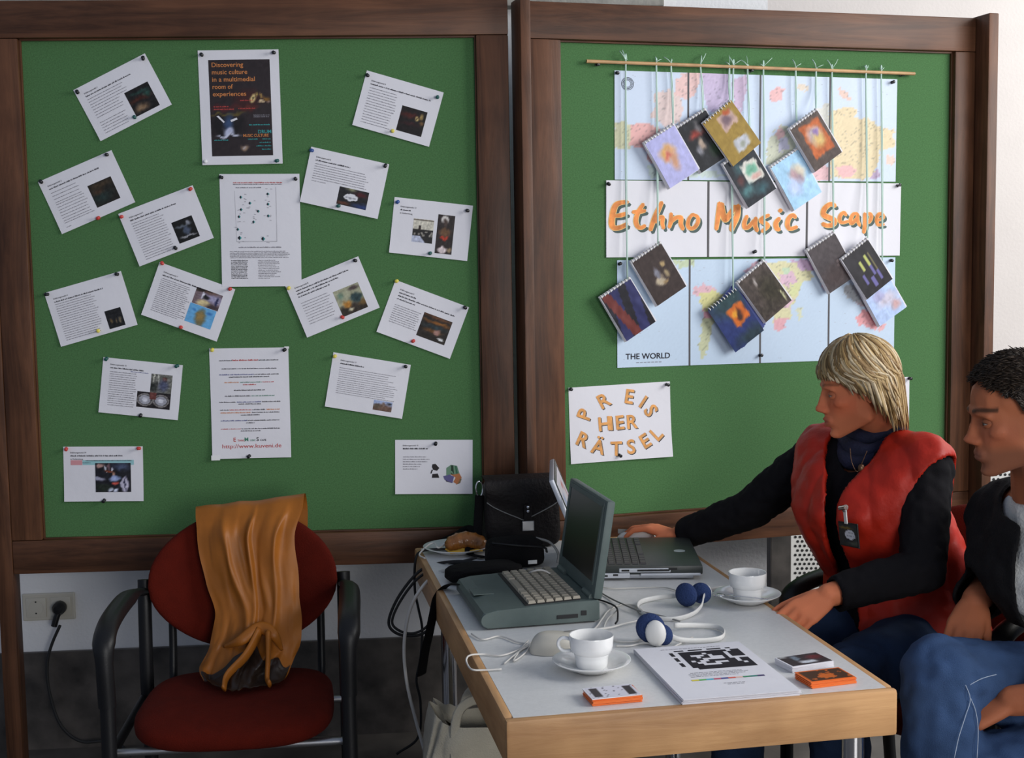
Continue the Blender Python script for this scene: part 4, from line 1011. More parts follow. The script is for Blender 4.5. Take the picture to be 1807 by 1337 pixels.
BK = [ # key, corners (binding edge first), hang depth, ribbon x at rod, ribbon end, cover label
 ('lavender booklet with an orange figure', [(1137.5, 252.7), (1189.5, 221.8), (1232, 296.5), (1182.8, 330)], 0.034, [(1184, 116), (1186, 170), (1188, 224)],
  scene_pic((0.70, 0.70, 0.88), [(0.45, 0.38, 0.22, 0.14, (0.86, 0.66, 0.40), 0.4), (0.52, 0.55, 0.12, 0.2, (0.82, 0.62, 0.50), 0.5), (0.42, 0.45, 0.1, 0.05, (0.78, 0.42, 0.36), 0.5)], 0.05, 41)),
 ('dark booklet with red and white instruments', [(1195, 223.6), (1241, 195.5), (1287, 273), (1241, 301)], 0.024, [(1236, 118), (1239, 160), (1240, 197)],
  scene_pic((0.10, 0.11, 0.13), [(0.42, 0.28, 0.22, 0.08, (0.60, 0.22, 0.18), 0.5), (0.55, 0.2, 0.1, 0.1, (0.6, 0.58, 0.58), 0.5), (0.42, 0.52, 0.1, 0.12, (0.70, 0.62, 0.55), 0.4), (0.3, 0.62, 0.08, 0.1, (0.55, 0.55, 0.58), 0.5), (0.75, 0.75, 0.2, 0.12, (0.10, 0.22, 0.12), 0.6)], 0.10, 42)),
 ('ochre yellow booklet with two pale pictures', [(1243.4, 218), (1288.2, 182), (1339, 249.3), (1293.8, 286.4)], 0.044, [(1287, 120), (1286, 150), (1288, 184)],
  scene_pic((0.60, 0.49, 0.20), [(0.60, 0.25, 0.24, 0.14, (0.74, 0.62, 0.58), -0.08), (0.6, 0.24, 0.12, 0.08, (0.45, 0.36, 0.40), 0.5), (0.7, 0.12, 0.12, 0.04, (0.68, 0.32, 0.16), 0.4), (0.58, 0.75, 0.22, 0.12, (0.72, 0.73, 0.76), -0.12), (0.58, 0.78, 0.1, 0.05, (0.58, 0.60, 0.55), 0.4)], 0.06, 43)),
 ('dark teal booklet with a small green map', [(1274.8, 288.6), (1325.2, 265), (1369, 327.8), (1323, 361.5)], 0.036, [(1319, 121), (1321, 200), (1324, 266)],
  scene_pic((0.12, 0.14, 0.17), [(0.3, 0.25, 0.15, 0.12, (0.20, 0.32, 0.34), 0.6), (0.62, 0.42, 0.25, 0.21, (0.85, 0.84, 0.80), -0.05), (0.62, 0.38, 0.18, 0.10, (0.45, 0.68, 0.58), 0.3), (0.66, 0.54, 0.14, 0.05, (0.82, 0.66, 0.62), 0.4), (0.25, 0.7, 0.2, 0.1, (0.28, 0.45, 0.46), 0.6), (0.2, 0.45, 0.1, 0.08, (0.35, 0.2, 0.2), 0.6), (0.65, 0.82, 0.2, 0.1, (0.2, 0.35, 0.38), 0.6)], 0.08, 44)),
 ('light blue booklet with a coastline map', [(1355, 295.3), (1410, 261.7), (1451.4, 338), (1403.2, 369.3)], 0.027, [(1404, 123), (1404, 180), (1407, 250), (1409, 264)],
  scene_pic((0.66, 0.82, 0.93), [(0.62, 0.40, 0.25, 0.16, (0.84, 0.80, 0.72), 0.3), (0.48, 0.38, 0.15, 0.12, (0.72, 0.60, 0.62), 0.4), (0.6, 0.5, 0.12, 0.1, (0.62, 0.55, 0.60), 0.4), (0.35, 0.6, 0.2, 0.15, (0.74, 0.80, 0.94), 0.5)], 0.06, 45)),
 ('grey booklet with an orange map on its cover', [(1394.2, 227), (1440.2, 195.5), (1484.4, 267.3), (1440, 301)], 0.046, [(1440, 125), (1439, 160), (1440, 198)],
  scene_pic((0.30, 0.25, 0.23), [(0.56, 0.45, 0.34, 0.36, (0.72, 0.36, 0.16), -0.05), (0.55, 0.38, 0.22, 0.18, (0.74, 0.70, 0.74), 0.4), (0.6, 0.5, 0.16, 0.16, (0.80, 0.68, 0.42), 0.5), (0.62, 0.36, 0.1, 0.07, (0.55, 0.45, 0.65), 0.4)], 0.09, 46)),
 ('brown booklet with white drums', [(1113.8, 463.8), (1165, 431.3), (1215.3, 501.5), (1157.7, 536)], 0.040, [(1158, 114), (1159, 250), (1161, 434)],
  scene_pic((0.22, 0.17, 0.16), [(0.42, 0.62, 0.14, 0.10, (0.74, 0.68, 0.58), 0.3), (0.70, 0.55, 0.07, 0.07, (0.62, 0.55, 0.42), 0.4), (0.72, 0.32, 0.08, 0.05, (0.70, 0.60, 0.42), 0.4), (0.45, 0.45, 0.05, 0.1, (0.5, 0.5, 0.55), 0.4), (0.55, 0.68, 0.1, 0.04, (0.6, 0.5, 0.35), 0.4)], 0.06, 47)),
 ('dark blue booklet with a red band', [(1057.2, 524.5), (1112.7, 490), (1156.7, 566.4), (1107.5, 602)], 0.032, [(1104, 111), (1104, 300), (1107, 493)],
  lambda u, v: tuple(max(0.02, x + nz(u, v, 7, 48)*0.09) for x in ((0.42, 0.17, 0.15) if abs(u - (0.13+0.28*v)) < 0.13 else ((0.16, 0.17, 0.36) if (u+0.3*v) % 0.55 > 0.25 else (0.09, 0.08, 0.13))))),
 ('blue booklet with a small fire picture and fanned pages', [(1255, 552.8), (1299, 523.5), (1345, 574.8), (1294, 605)], 0.030, [(1294, 120), (1291, 300), (1294, 525)],
  scene_pic((0.14, 0.20, 0.42), [(0.6, 0.1, 0.6, 0.25, (0.13, 0.24, 0.26), 0.6), (0.66, 0.42, 0.25, 0.18, (0.80, 0.40, 0.12), -0.10), (0.66, 0.45, 0.08, 0.10, (0.25, 0.12, 0.08), 0.4), (0.55, 0.36, 0.08, 0.06, (0.92, 0.65, 0.2), 0.4), (0.7, 0.9, 0.5, 0.12, (0.12, 0.2, 0.24), 0.6)], 0.07, 49)),
 ('brown grey booklet with a thin white stick', [(1303.6, 499.4), (1347.6, 464.8), (1394.8, 526.7), (1351.8, 564.4)], 0.038, [(1347, 122), (1348, 300), (1349, 468)],
  scene_pic((0.27, 0.23, 0.21), [(0.7, 0.55, 0.3, 0.3, (0.18, 0.16, 0.10), 0.6), (0.88, 0.78, 0.03, 0.15, (0.80, 0.80, 0.62), 0.4), (0.40, 0.2, 0.03, 0.06, (0.6, 0.57, 0.55), 0.4), (0.3, 0.8, 0.3, 0.1, (0.22, 0.19, 0.16), 0.6)], 0.12, 50)),
 ('plain dark grey booklet with two white dots', [(1427.2, 441.8), (1471.2, 412.5), (1505.8, 485.8), (1469, 513)], 0.030, [(1468, 127), (1469, 280), (1471, 415)],
  scene_pic((0.27, 0.24, 0.25), [(0.66, 0.52, 0.045, 0.03, (0.80, 0.72, 0.70), 0.3), (0.62, 0.60, 0.035, 0.03, (0.72, 0.64, 0.62), 0.3), (0.5, 0.75, 0.5, 0.2, (0.25, 0.20, 0.20), 0.6)], 0.07, 51)),
 ('black booklet with yellow and violet bars', [(1484.8, 457.5), (1531, 425), (1572.8, 490), (1532, 524.6)], 0.044, [(1528, 128), (1529, 280), (1531, 428)],
  lambda u, v: ((0.72, 0.74, 0.42) if any(abs(u-a) < 0.05 and abs(v-c) < 0.12 for a, c in ((0.40, 0.38), (0.64, 0.33))) else (0.42, 0.40, 0.62) if any(abs(u-a) < 0.04 and abs(v-c) < 0.11 for a, c in ((0.30, 0.66), (0.62, 0.58), (0.50, 0.78), (0.75, 0.74))) else (0.46, 0.43, 0.30) if abs(u-0.78) < 0.015 and 0.2 < v < 0.66 else tuple(0.13 + nz(u, v, 7, 52)*0.06 + k for k in (0.01, 0, 0.02)))),
 ('pale blue booklet hanging lowest on the right', [(1512, 500), (1557, 468), (1598, 544.5), (1556, 576)], 0.026, [(1555, 129), (1556, 290), (1557, 470)],
  scene_pic((0.70, 0.78, 0.92), [(0.6, 0.6, 0.3, 0.12, (0.78, 0.76, 0.82), 0.5), (0.75, 0.8, 0.15, 0.1, (0.76, 0.62, 0.62), 0.5), (0.4, 0.45, 0.2, 0.1, (0.66, 0.66, 0.80), 0.5)], 0.07, 53)),
]
for key, cs, hang, rib, cov in BK:
    c, ang, mw, mh = fit(PLR, cs, hang)
    w, h, th = 0.105, 0.146, 0.009
    mtx = MR @ Matrix.Translation((c.x, c.y, hang-th)) @ Matrix.Rotation(ang, 4, 'Z') @ Matrix.Rotation(-0.03, 4, 'Y')
    t = thing('booklet', key+' hung from the bamboo rod', 'booklet', mtx, 'spiral booklets hanging from the bamboo rod')
    blue = 'fanned' in key
    b = MB()
    for k in range(5):
        r = Matrix.Rotation((k-2)*0.006 + (-0.055*(k-4) if blue else 0), 3, 'Z')
        piv = Vector((0, h/2, 0))
        bb = MB(); bb.box((0, -h/2, th*(k+0.5)/5.3), (w-0.0005*k, h-0.0008*k, th/6))
        b.add([r @ Vector(p) + piv for p in bb.v], bb.f)
    mp = 'paper'
    if blue:
        M['blue_pages'] = plain('blue_printed_pages', (0.03, 0.05, 0.22), 0.4)
        mp = 'blue_pages'
    b.build('pages', mp, t)
    mg = 0.0 if (blue or 'ochre' in key) else 0.0035
    b = MB()
    b.grid(26, 36, lambda u, v: ((u-0.5)*(w-2*mg), (v-0.5)*(h-2*mg)-0.002, th*0.98+0.0003+0.0012*math.sin(PI*v)), lambda u, v: cov(u, 1-v))
    b.build('cover', 'print', t, smooth=True)
    b = MB()
    for k in range(10):
        x = (k-4.5)*w/10.2
        b.tube([(x, h/2-0.006, th+0.001), (x, h/2-0.004, th+0.0028), (x, h/2+0.0005, th+0.0025), (x, h/2+0.0015, th*0.5), (x, h/2-0.002, 0)], 0.0016, 6)
    b.build('spiral_binding', 'white_plastic', t, smooth=True)
    # its ribbon, knotted round the rod and through the binding
    n = len(rib)
    P = [on_r(rib[0][0], rib[0][1]+1, 0.010), on_r(rib[0][0], rib[0][1]-5, 0.018)]
    for i, (x, y) in enumerate(rib): P.append(on_r(x, y, (hang if i == n-1 else 0.017)))
    b = MB(); b.tube(smooth_path(P, 5), 0.0021, 6, flat=(1.0, 0.6))
    P2 = [p + Vector((0.0035*(1 if i % 2 else 0.4), 0, 0)) for i, p in enumerate(P)]
    b.tube(smooth_path(P2[1:], 5), 0.0015, 6, flat=(1, 0.6))
    k = random.Random(int(rib[0][0]))
    for q in range(2):
        e = on_r(rib[0][0]+k.uniform(-14, 16), rib[0][1]-k.uniform(8, 24), 0.012)
        b.tube(smooth_path([P[1], P[1].lerp(e, 0.5)+Vector((0, -0.008, 0)), e], 5), 0.0016, 5, flat=(1, 0.5))
    tag(b.build('ribbon', 'ribbon', smooth=True), 'pale green ribbon holding the ' + ' '.join(key.split()[:6]), 'ribbon', 'green ribbons tied to the bamboo rod')

# ------------------------------------------------------------------ the table
TZ = 0.73
TA = math.radians(10.566)
TW, TD = 0.69, 1.335
TM = Matrix.Translation((-0.0188, 2.0947, 0)) @ Matrix.Rotation(TA, 4, 'Z')
M['laminate'] = plain('pale_grey_laminate', (0.66, 0.66, 0.65), 0.38, bump=0.03, bscale=250, var=0.04, vscale=120)
M['beech_x'] = wood('beech_edge_across', (0.47, 0.245, 0.105), (0.69, 0.40, 0.185), 0, 0.4, 4.0)
M['beech_y'] = wood('beech_edge_along', (0.47, 0.245, 0.105), (0.69, 0.40, 0.185), 1, 0.4, 4.0)
tb = thing('table', 'grey topped table with thick beech edge and chrome legs', 'table', TM)
b = MB(); b.box((TW/2, TD/2, TZ-0.012), (TW-0.030, TD-0.030, 0.0235)); b.build('tabletop', 'laminate', tb)
def edge(xa, xb, ya, yb, mat):
    b = MB(); b.box((0, 0, 0), (xb-xa, yb-ya, 0.082), bev=0.007)
    o = b.build('edge_band', mat, tb, smooth=True, auto=50); o.location = ((xa+xb)/2, (ya+yb)/2, TZ-0.0412)
edge(0, TW, 0, 0.020, 'beech_x'); edge(0, TW, TD-0.02, TD, 'beech_x')
edge(0, 0.020, 0.0195, TD-0.0195, 'beech_y'); edge(TW-0.02, TW, 0.0195, TD-0.0195, 'beech_y')
for lx, ly in ((0.055, 0.06), (0.055, 1.10), (TW-0.06, 0.05), (TW-0.06, 1.10)):
    b = MB(); b.tube([(lx, ly, 0.0), (lx, ly, 0.02)], 0.024, 20); b.tube([(lx, ly, 0.02), (lx, ly, TZ-0.024)], 0.0195, 20)
    b.build('leg', 'chrome', tb, smooth=True, auto=50)
for ly in (0.075, 1.10):
    b = MB(); b.box((TW/2, ly, TZ-0.05), (TW-0.10, 0.03, 0.05), bev=0.002); b.build('crossbar', 'steel', tb)

def on_table(px, py, h=0.0): return on_z(px, py, TZ + h)

# ------------------------------------------------------------------ grey laptop, seen from its side
M['lap_grey'] = plain('grey_green_laptop_plastic', (0.082, 0.112, 0.105), 0.5, bump=0.08, bscale=700, var=0.08, vscale=30)
M['lap_key'] = plain('beige_keycaps', (0.36, 0.32, 0.25), 0.55)
M['screen_dark'] = plain('switched_off_screen', (0.010, 0.011, 0.012), 0.32)
lp = thing('laptop', 'open grey green laptop with beige keys and dark screen facing left', 'laptop', Matrix.Translation((-0.07, 2.621, TZ)) @ Matrix.Rotation(math.radians(12), 4, 'Z'))
LW, LD = 0.305, 0.250
b = MB()
prof = [(0.010, 0.003), (0.0, 0.012), (0.0, 0.026), (0.006, 0.035), (0.030, 0.040), (0.205, 0.047), (0.246, 0.047), (0.250, 0.043), (0.250, 0.006), (0.246, 0.003)]
n = len(prof)
ys = [0.0, 0.004, LW-0.004, LW]
for yi, y in enumerate(ys):
    k = 0.97 if yi in (0, 3) else 1.0
    b.v += [((x-0.125)*k+0.125, y, (z-0.025)*k+0.025) for x, z in prof]; b.vc += [(1, 1, 1)]*n
for yi in range(3):
    for i in range(n):
        b.f.append((yi*n+i, (yi+1)*n+i, (yi+1)*n+(i+1) % n, yi*n+(i+1) % n)); b.mi.append(0)
b.f += [tuple(range(n)), tuple(range(4*n-1, 3*n-1, -1))]; b.mi += [0, 0]
base = b.build('base', 'lap_grey', lp)
b = MB(); b.box((0.03, 0.155, 0.0415), (0.045, 0.055, 0.002), bev=0.0008); b.build('touch_panel', 'lap_grey', lp)
b = MB()
b.tube([(0.014, -0.0002, 0.020), (0.014, -0.0012, 0.020)], 0.0145, 20)
b.build('side_cap', 'lap_grey', lp)
b = MB(); b.box((0.18, -0.0005, 0.017), (0.045, 0.002, 0.008), bev=0.0008); b.box((0.215, -0.0005, 0.022), (0.012, 0.002, 0.010), bev=0.0008)
b.build('port', 'black_matte', lp)['kind'] = 'stuff'
keymesh = {}
def key(parent, w, d, h, mat, x, y, z, rotz=0.0, tilt=0.0):
    k = (round(w, 4), round(d, 4), mat)
    if k not in keymesh:
        b = MB()
        vs = [(-d/2, -w/2, 0), (d/2, -w/2, 0), (d/2, w/2, 0), (-d/2, w/2, 0)] + [(q*0.78*d/2, r*0.78*w/2, h) for q, r in ((-1, -1), (1, -1), (1, 1), (-1, 1))]
        b.add(vs, [(3, 2, 1, 0), (4, 5, 6, 7)] + [(i, (i+1) % 4, 4+(i+1) % 4, 4+i) for i in range(4)])
        o = b.build('key', mat); keymesh[k] = o.data
    else:
        o = bpy.data.objects.new('key', keymesh[k]); COL.objects.link(o)
    o.parent = parent
    o.location = (x, y, z); o.rotation_euler = (0, tilt, 0)
tl = -math.atan2(0.007, 0.175)
kz = lambda x: 0.040 + (x-0.03)*0.04
b = MB(); b.box((0, 0, 0), (0.116, 0.285, 0.003), Matrix.Rotation(tl, 3, 'Y')); b.v = [(x+0.152, y+LW/2, z+kz(0.152)) for x, y, z in b.v]; b.build('keyboard_well', 'black_matte', lp)
for r in range(6):
    x = 0.205 - r*0.019
    row = [1.0]*14 if r < 5 else [1.3, 1.3, 1.3, 5.2, 1.3, 1.3, 1.15, 1.15]
    tot = sum(row); y = 0.015
    for wv in reversed(row):
        w = 0.275*wv/tot
        key(lp, w-0.0022, 0.0165, 0.0055, 'lap_key', x, y+w/2, kz(x)+0.0015, tilt=tl)
        y += w
tilt = math.radians(9)
LM = Matrix.Translation((0.236, 0, 0.047)) @ Matrix.Rotation(tilt, 4, 'Y')
lid = MB(); lid.box((0.009, LW/2, 0.105), (0.018, LW, 0.205), bev=0.004)
lid.v = [tuple(LM @ Vector(p)) for p in lid.v]
lid = lid.build('lid', 'lap_grey', lp, smooth=True, auto=40)
for nm, c, sz, mt in (('screen', (-0.0004, LW/2, 0.112), (0.0016, LW-0.058, 0.158), 'screen_dark'), ('bezel', (-0.0008, LW/2, 0.196), (0.003, LW-0.03, 0.010), 'lap_grey'), ('bezel', (-0.0008, 0.021, 0.112), (0.003, 0.010, 0.168), 'lap_grey'), ('bezel', (-0.0008, LW-0.021, 0.112), (0.003, 0.010, 0.168), 'lap_grey')):
    b = MB(); b.box(c, sz, bev=0.0006); b.v = [tuple(LM @ Vector(p)) for p in b.v]; b.build(nm, mt, lid)
b = MB()
for y in (0.045, LW-0.045): b.tube([(0.238, y-0.03, 0.049), (0.238, y+0.03, 0.049)], 0.008, 12)
b.build('hinge', 'lap_grey', lp, smooth=True, auto=40)['kind'] = 'stuff'

# ------------------------------------------------------------------ black laptop in front of the woman
M['lap_black'] = plain('black_green_laptop_shell', (0.022, 0.028, 0.026), 0.4, bump=0.05, bscale=600)
M['lap_silver'] = plain('silver_laptop_trim', (0.55, 0.57, 0.62), 0.3, 0.3)
M['key_black'] = plain('dark_grey_keycaps', (0.055, 0.050, 0.050), 0.5)
l2 = thing('laptop', 'open black laptop with silver ports used by the seated woman', 'laptop', Matrix.Translation((0.172, 3.022, TZ)) @ Matrix.Rotation(math.radians(-2), 4, 'Z'))
W2, D2 = 0.315, 0.265
b = MB(); b.box((D2/2, W2/2, 0.0235), (D2, W2, 0.021), bev=0.004); b.build('base', 'lap_black', l2, smooth=True, auto=40)
b = MB(); b.box((D2/2-0.005, W2/2, 0.008), (D2-0.03, W2-0.02, 0.0125), bev=0.004); b.build('underside', 'lap_silver', l2, smooth=True, auto=40)
b = MB(); b.box((0.13, -0.001, 0.024), (0.12, 0.005, 0.010), bev=0.002); b.box((0.05, -0.001, 0.012), (0.09, 0.006, 0.012), bev=0.002); b.box((0.19, -0.001, 0.014), (0.14, 0.005, 0.006), bev=0.002); b.build('port_trim', 'lap_silver', l2)['kind'] = 'stuff'
for cx, w, z in ((0.15, 0.075, 0.0245), (0.085, 0.018, 0.0245), (0.195, 0.02, 0.0275), (0.062, 0.012, 0.014), (0.04, 0.008, 0.012), (0.03, 0.005, 0.012)):
    b = MB(); b.box((cx, -0.0036, z), (w, 0.0012, 0.0045), bev=0.0004); b.build('port', 'black_matte', l2)
for r in range(6):
    x = 0.035 + r*0.0185
    row = [1.0]*13 if r < 5 else [1.3, 1.2, 1.2, 5.5, 1.2, 1.2, 1.2]
    tot = sum(row); y = 0.018
    for wv in row:
        w = 0.28*wv/tot
        key(l2, w-0.002, 0.0160, 0.0045, 'key_black', x, y+w/2, 0.0335)
        y += w
b = MB(); b.lathe([(0.0, 0.0347), (0.013, 0.0347), (0.014, 0.0342)], (0.225, 0.155, 0), 20); b.build('touch_pad', 'lap_silver', l2)
t2 = math.radians(-22)
LM2 = Matrix.Translation((0.004, 0, 0.034)) @ Matrix.Rotation(t2, 4, 'Y')
lid = MB(); lid.box((-0.006, W2/2, 0.112), (0.012, W2, 0.222), bev=0.003); lid.v = [tuple(LM2 @ Vector(p)) for p in lid.v]
lid = lid.build('lid', 'lap_silver', l2, smooth=True, auto=40)
M['screen_lit'], _t, _b = new_mat('lit_screen')
_b.inputs['Base Color'].default_value = (0.02, 0.02, 0.02, 1)
_a = _t.nodes.new('ShaderNodeAttribute'); _a.attribute_name = 'Col'
_t.links.new(_a.outputs['Color'], _b.inputs['Emission Color']); _b.inputs['Emission Strength'].default_value = 0.6
b = MB()
def scr(u, v):
    c = (0.80, 0.78, 0.82) if v > 0.12 else (0.5, 0.55, 0.6)
    d = math.hypot((u-0.62)/0.2, (v-0.62)/0.25)
    if 0.75 < d < 1 and u > 0.5: c = (0.72, 0.25, 0.22)
    if 0.12 < u < 0.4 and 0.3 < v < 0.8: c = (0.62, 0.66, 0.78)
    return c
b.grid(20, 16, lambda u, v: LM2 @ Vector((0.0006, 0.016+(W2-0.032)*u, 0.018+0.19*v)), scr); b.build('screen', 'screen_lit', lid)
b = MB()
for c, sz in (((0.0008, W2/2, 0.214), (0.002, W2-0.012, 0.013)), ((0.0008, W2/2, 0.011), (0.002, W2-0.012, 0.013)), ((0.0008, 0.010, 0.112), (0.002, 0.012, 0.2)), ((0.0008, W2-0.010, 0.112), (0.002, 0.012, 0.2))): b.box(c, sz)
b.v = [tuple(LM2 @ Vector(p)) for p in b.v]; b.build('bezel', 'lap_black', lid)['kind'] = 'stuff'

# ------------------------------------------------------------------ cups, saucers, spoon
def cup_set(c, name_tail, handle_ang, spoon):
    sc = thing('saucer', 'white saucer ' + name_tail, 'saucer', c, group='white saucers on the table')
    b = MB(); b.lathe([(0.0, 0.004), (0.026, 0.004), (0.028, 0.001), (0.032, 0.001), (0.036, 0.004), (0.052, 0.010), (0.066, 0.0175), (0.0715, 0.0205), (0.0720, 0.0218), (0.0700, 0.0222), (0.056, 0.0160), (0.040, 0.0095), (0.030, 0.0075), (0.0, 0.0075)], n=48)
    b.build('dish', 'porcelain', sc, smooth=True, auto=60)
    cp = thing('cup', 'white stacking coffee cup ' + name_tail, 'cup', Vector(c) + Vector((0, 0, 0.0074)), group='white coffee cups on the table')
    b = MB(); b.lathe([(0.0, 0.003), (0.022, 0.003), (0.024, 0.0), (0.0275, 0.0), (0.0295, 0.006), (0.0315, 0.024), (0.0335, 0.0275), (0.0375, 0.030), (0.0395, 0.040), (0.0410, 0.0585), (0.0407, 0.0598), (0.0388, 0.0595), (0.0372, 0.040), (0.034, 0.031), (0.029, 0.012), (0.025, 0.006), (0.0, 0.005)], n=48)
    b.build('cup_body', 'porcelain', cp, smooth=True, auto=60)
    b = MB()
    R = Matrix.Rotation(handle_ang, 3, 'Z')
    b.tube([R @ p for p in smooth_path([Vector((0.0385, 0, 0.050)), Vector((0.052, 0, 0.052)), Vector((0.060, 0, 0.046)), Vector((0.060, 0, 0.036)), Vector((0.052, 0, 0.028)), Vector((0.036, 0, 0.0285))], 5)], 0.0036, 10, flat=(1.4, 0.9))
    b.build('handle', 'porcelain', cp, smooth=True)
    b = MB(); b.lathe([(0.0, 0.012), (0.0285, 0.012)], n=32); b.build('coffee_rest', plain('coffee', (0.045, 0.020, 0.008), 0.15), cp)
    if spoon:
        sp = MB()
        a, e = Vector((-0.050, -0.012, 0.0185)), Vector((0.040, -0.052, 0.0190))
        sp.tube([a.lerp(e, t) + Vector((0, 0, 0.0018*math.sin(PI*t))) for t in (0, 0.25, 0.5, 0.75, 1)], 0.0016, 8, flat=(1.6, 0.7))
        sp.ball(a + Vector((-0.012, 0.006, 0.0)), (0.014, 0.009, 0.0028), 14, 8)
        tag(sp.build('spoon', 'chrome', smooth=True, mat=Matrix.Translation(c)), 'small metal spoon lying in the rear saucer', 'spoon')
c1 = on_table(1044, 1183); cup_set((c1.x, c1.y, TZ+0.0006), 'at the front of the table by the card stack', math.radians(170), False)
c2 = on_table(1319, 1063); cup_set((c2.x, c2.y, TZ+0.0006), 'by the right edge near the black laptop', math.radians(60), True)

# ------------------------------------------------------------------ quiz handouts and card stacks
hm = Matrix.Translation((0.3553, 2.3258, TZ)) @ Matrix.Rotation(0.1844, 4, 'Z')
hs = thing('handout_stack', 'stack of white crossword handouts on the front of the table', 'paper', hm)
r3 = random.Random(3)
for i in range(9):
    b = MB(); b.box((0, 0, 0), (0.21, 0.297, 0.0009))
    o = b.build('sheet', 'paper', hs); o.location = (r3.uniform(-0.002, 0.002), r3.uniform(-0.002, 0.002), 0.0006+0.00105*i); o.rotation_euler = (0, 0, r3.uniform(-0.008, 0.008))
hz_ = 0.0006+0.00105*8+0.0007
CW = ['###########.##', '#####.####.###', '##...#.###.###', '###.##...#.###', '####.....#....', '#.#..######.##', '##..##...##.##', '###....#####.#', '##############', '.#############']
b = MB()
for j, row in enumerate(CW):
    for i, ch in enumerate(row):
        x0, y0 = -0.030+0.0085*i, 0.098-0.0105*j
        if ch == '#': b.box((x0, y0, hz_), (0.0085, 0.0105, 0.0002))
for i in range(12):
    if i % 4 != 2: b.box((-0.034+0.0092*i, 0.112, hz_), (0.0092, 0.006, 0.0002))
for j in range(8):
    if j not in (2, 5): b.box((-0.048, 0.098-0.0105*j, hz_), (0.007, 0.0105, 0.0002))
b.build('crossword', 'ink', hs)['kind'] = 'stuff'
b = MB()
for i, c in enumerate([(0.85, 0.80, 0.30), (0.35, 0.70, 0.35), (0.30, 0.70, 0.80), (0.75, 0.35, 0.45), (0.20, 0.22, 0.55), (0.85, 0.40, 0.35), (0.9, 0.75, 0.7), (0.25, 0.55, 0.40), (0.15, 0.50, 0.45), (0.25, 0.22, 0.4)]):
    b.add([(-0.060+0.0135*(i+q), -0.062+0.007*s, hz_+0.0001) for q, s in ((0, 0), (1, 0), (1, 1), (0, 1))], [(0, 1, 2, 3)], cols=[lin(c)]*4)
b.build('colour_bar', 'print', hs)['kind'] = 'stuff'
b = MB()
for j, (x0, x1) in enumerate(((-0.05, 0.045), (-0.055, 0.05), (-0.055, 0.048), (-0.055, 0.03))):
    x = x0
    while x < x1:
        w = r3.uniform(0.003, 0.009); b.add([(x, -0.020-0.007*j, hz_), (x+w, -0.020-0.007*j, hz_), (x+w, -0.018-0.007*j, hz_), (x, -0.018-0.007*j, hz_)], [(0, 1, 2, 3)]); x += w+0.0015
for x0, x1, y in ((-0.06, 0.05, 0.125), (-0.01, 0.025, -0.085), (-0.005, 0.02, -0.092)):
    x = x0
    while x < x1:
        w = r3.uniform(0.003, 0.009); b.add([(x, y, hz_), (x+w, y, hz_), (x+w, y+0.002, hz_), (x, y+0.002, hz_)], [(0, 1, 2, 3)]); x += w+0.0015
b.build('text', 'ink_grey', hs)['kind'] = 'stuff'
M['orange_card'] = plain('orange_card', (0.80, 0.16, 0.02), 0.5)
def card_stack(label, cs, n, edge_mats, fn):
    q = [on_table(px, py, 0.012) for px, py in cs]
    c = sum(q, Vector((0, 0, 0)))/4
    d = (q[1]-q[0])+(q[2]-q[3]); a = math.atan2(d.y, d.x)
    t = thing('card_stack', label, 'cards', Matrix.Translation((c.x, c.y, TZ)) @ Matrix.Rotation(a, 4, 'Z'), group='stacks of small cards on the table')
    w, h = 0.088, 0.058
    for i in range(n):
        b = MB(); b.box((0, 0, 0), (w, h, 0.0013))
        o = b.build('card', edge_mats[0] if i < n-1 else edge_mats[1], t); o.location = (r3.uniform(-0.0015, 0.0015), r3.uniform(-0.0015, 0.0015), 0.0008+0.00145*i); o.rotation_euler = (0, 0, r3.uniform(-0.02, 0.02))
    z = 0.0008+0.00145*(n-1)+0.0009
    b = MB(); b.grid(28, 18, lambda u, v: ((u-0.5)*(w-0.004), (v-0.5)*(h-0.004), z), lambda u, v: fn(u, 1-v)); b.build('print', 'print', t)
card_stack('stack of small cards, white printed top over orange ones, beside the front cup', [(1026, 1212), (1117, 1203), (1135, 1230), (1045, 1238)], 9, ('orange_card', 'paper'),
           lambda u, v: (0.20, 0.17, 0.19) if (0.04 < u < 0.22 or 0.78 < u < 0.96) and 0.06 < v < 0.94 else ((0.3, 0.28, 0.32) if nz(u, v, 16, 71) > 0.42 else (0.84, 0.83, 0.87)))
card_stack('stack of small white edged cards with dark picture behind the orange ones', [(1368, 1158), (1455, 1145), (1470, 1168), (1385, 1180)], 8, ('paper', 'paper'),
           scene_pic((0.20, 0.17, 0.18), [(0.35, 0.3, 0.08, 0.3, (0.45, 0.50, 0.55), 0.4), (0.5, 0.75, 0.2, 0.15, (0.80, 0.82, 0.85), 0.3), (0.8, 0.4, 0.2, 0.2, (0.40, 0.16, 0.18), 0.5), (0.1, 0.1, 0.1, 0.1, (0.6, 0.6, 0.6), 0.5)], 0.1, 72))
card_stack('stack of small orange cards near the front right table corner', [(1402, 1184), (1490, 1173), (1511, 1196), (1423, 1206)], 8, ('orange_card', 'orange_card'),
           lambda u, v: (0.90, 0.42, 0.10) if (u < 0.03 or u > 0.97 or v < 0.05 or v > 0.95) else ((0.80, 0.40, 0.14) if math.hypot((u-0.5)/0.22, (v-0.62)/0.22) < 1 + nz(u, v, 8, 73)*0.5 or nz(u, v, 7, 74) > 0.35 else (0.27, 0.17, 0.10)))

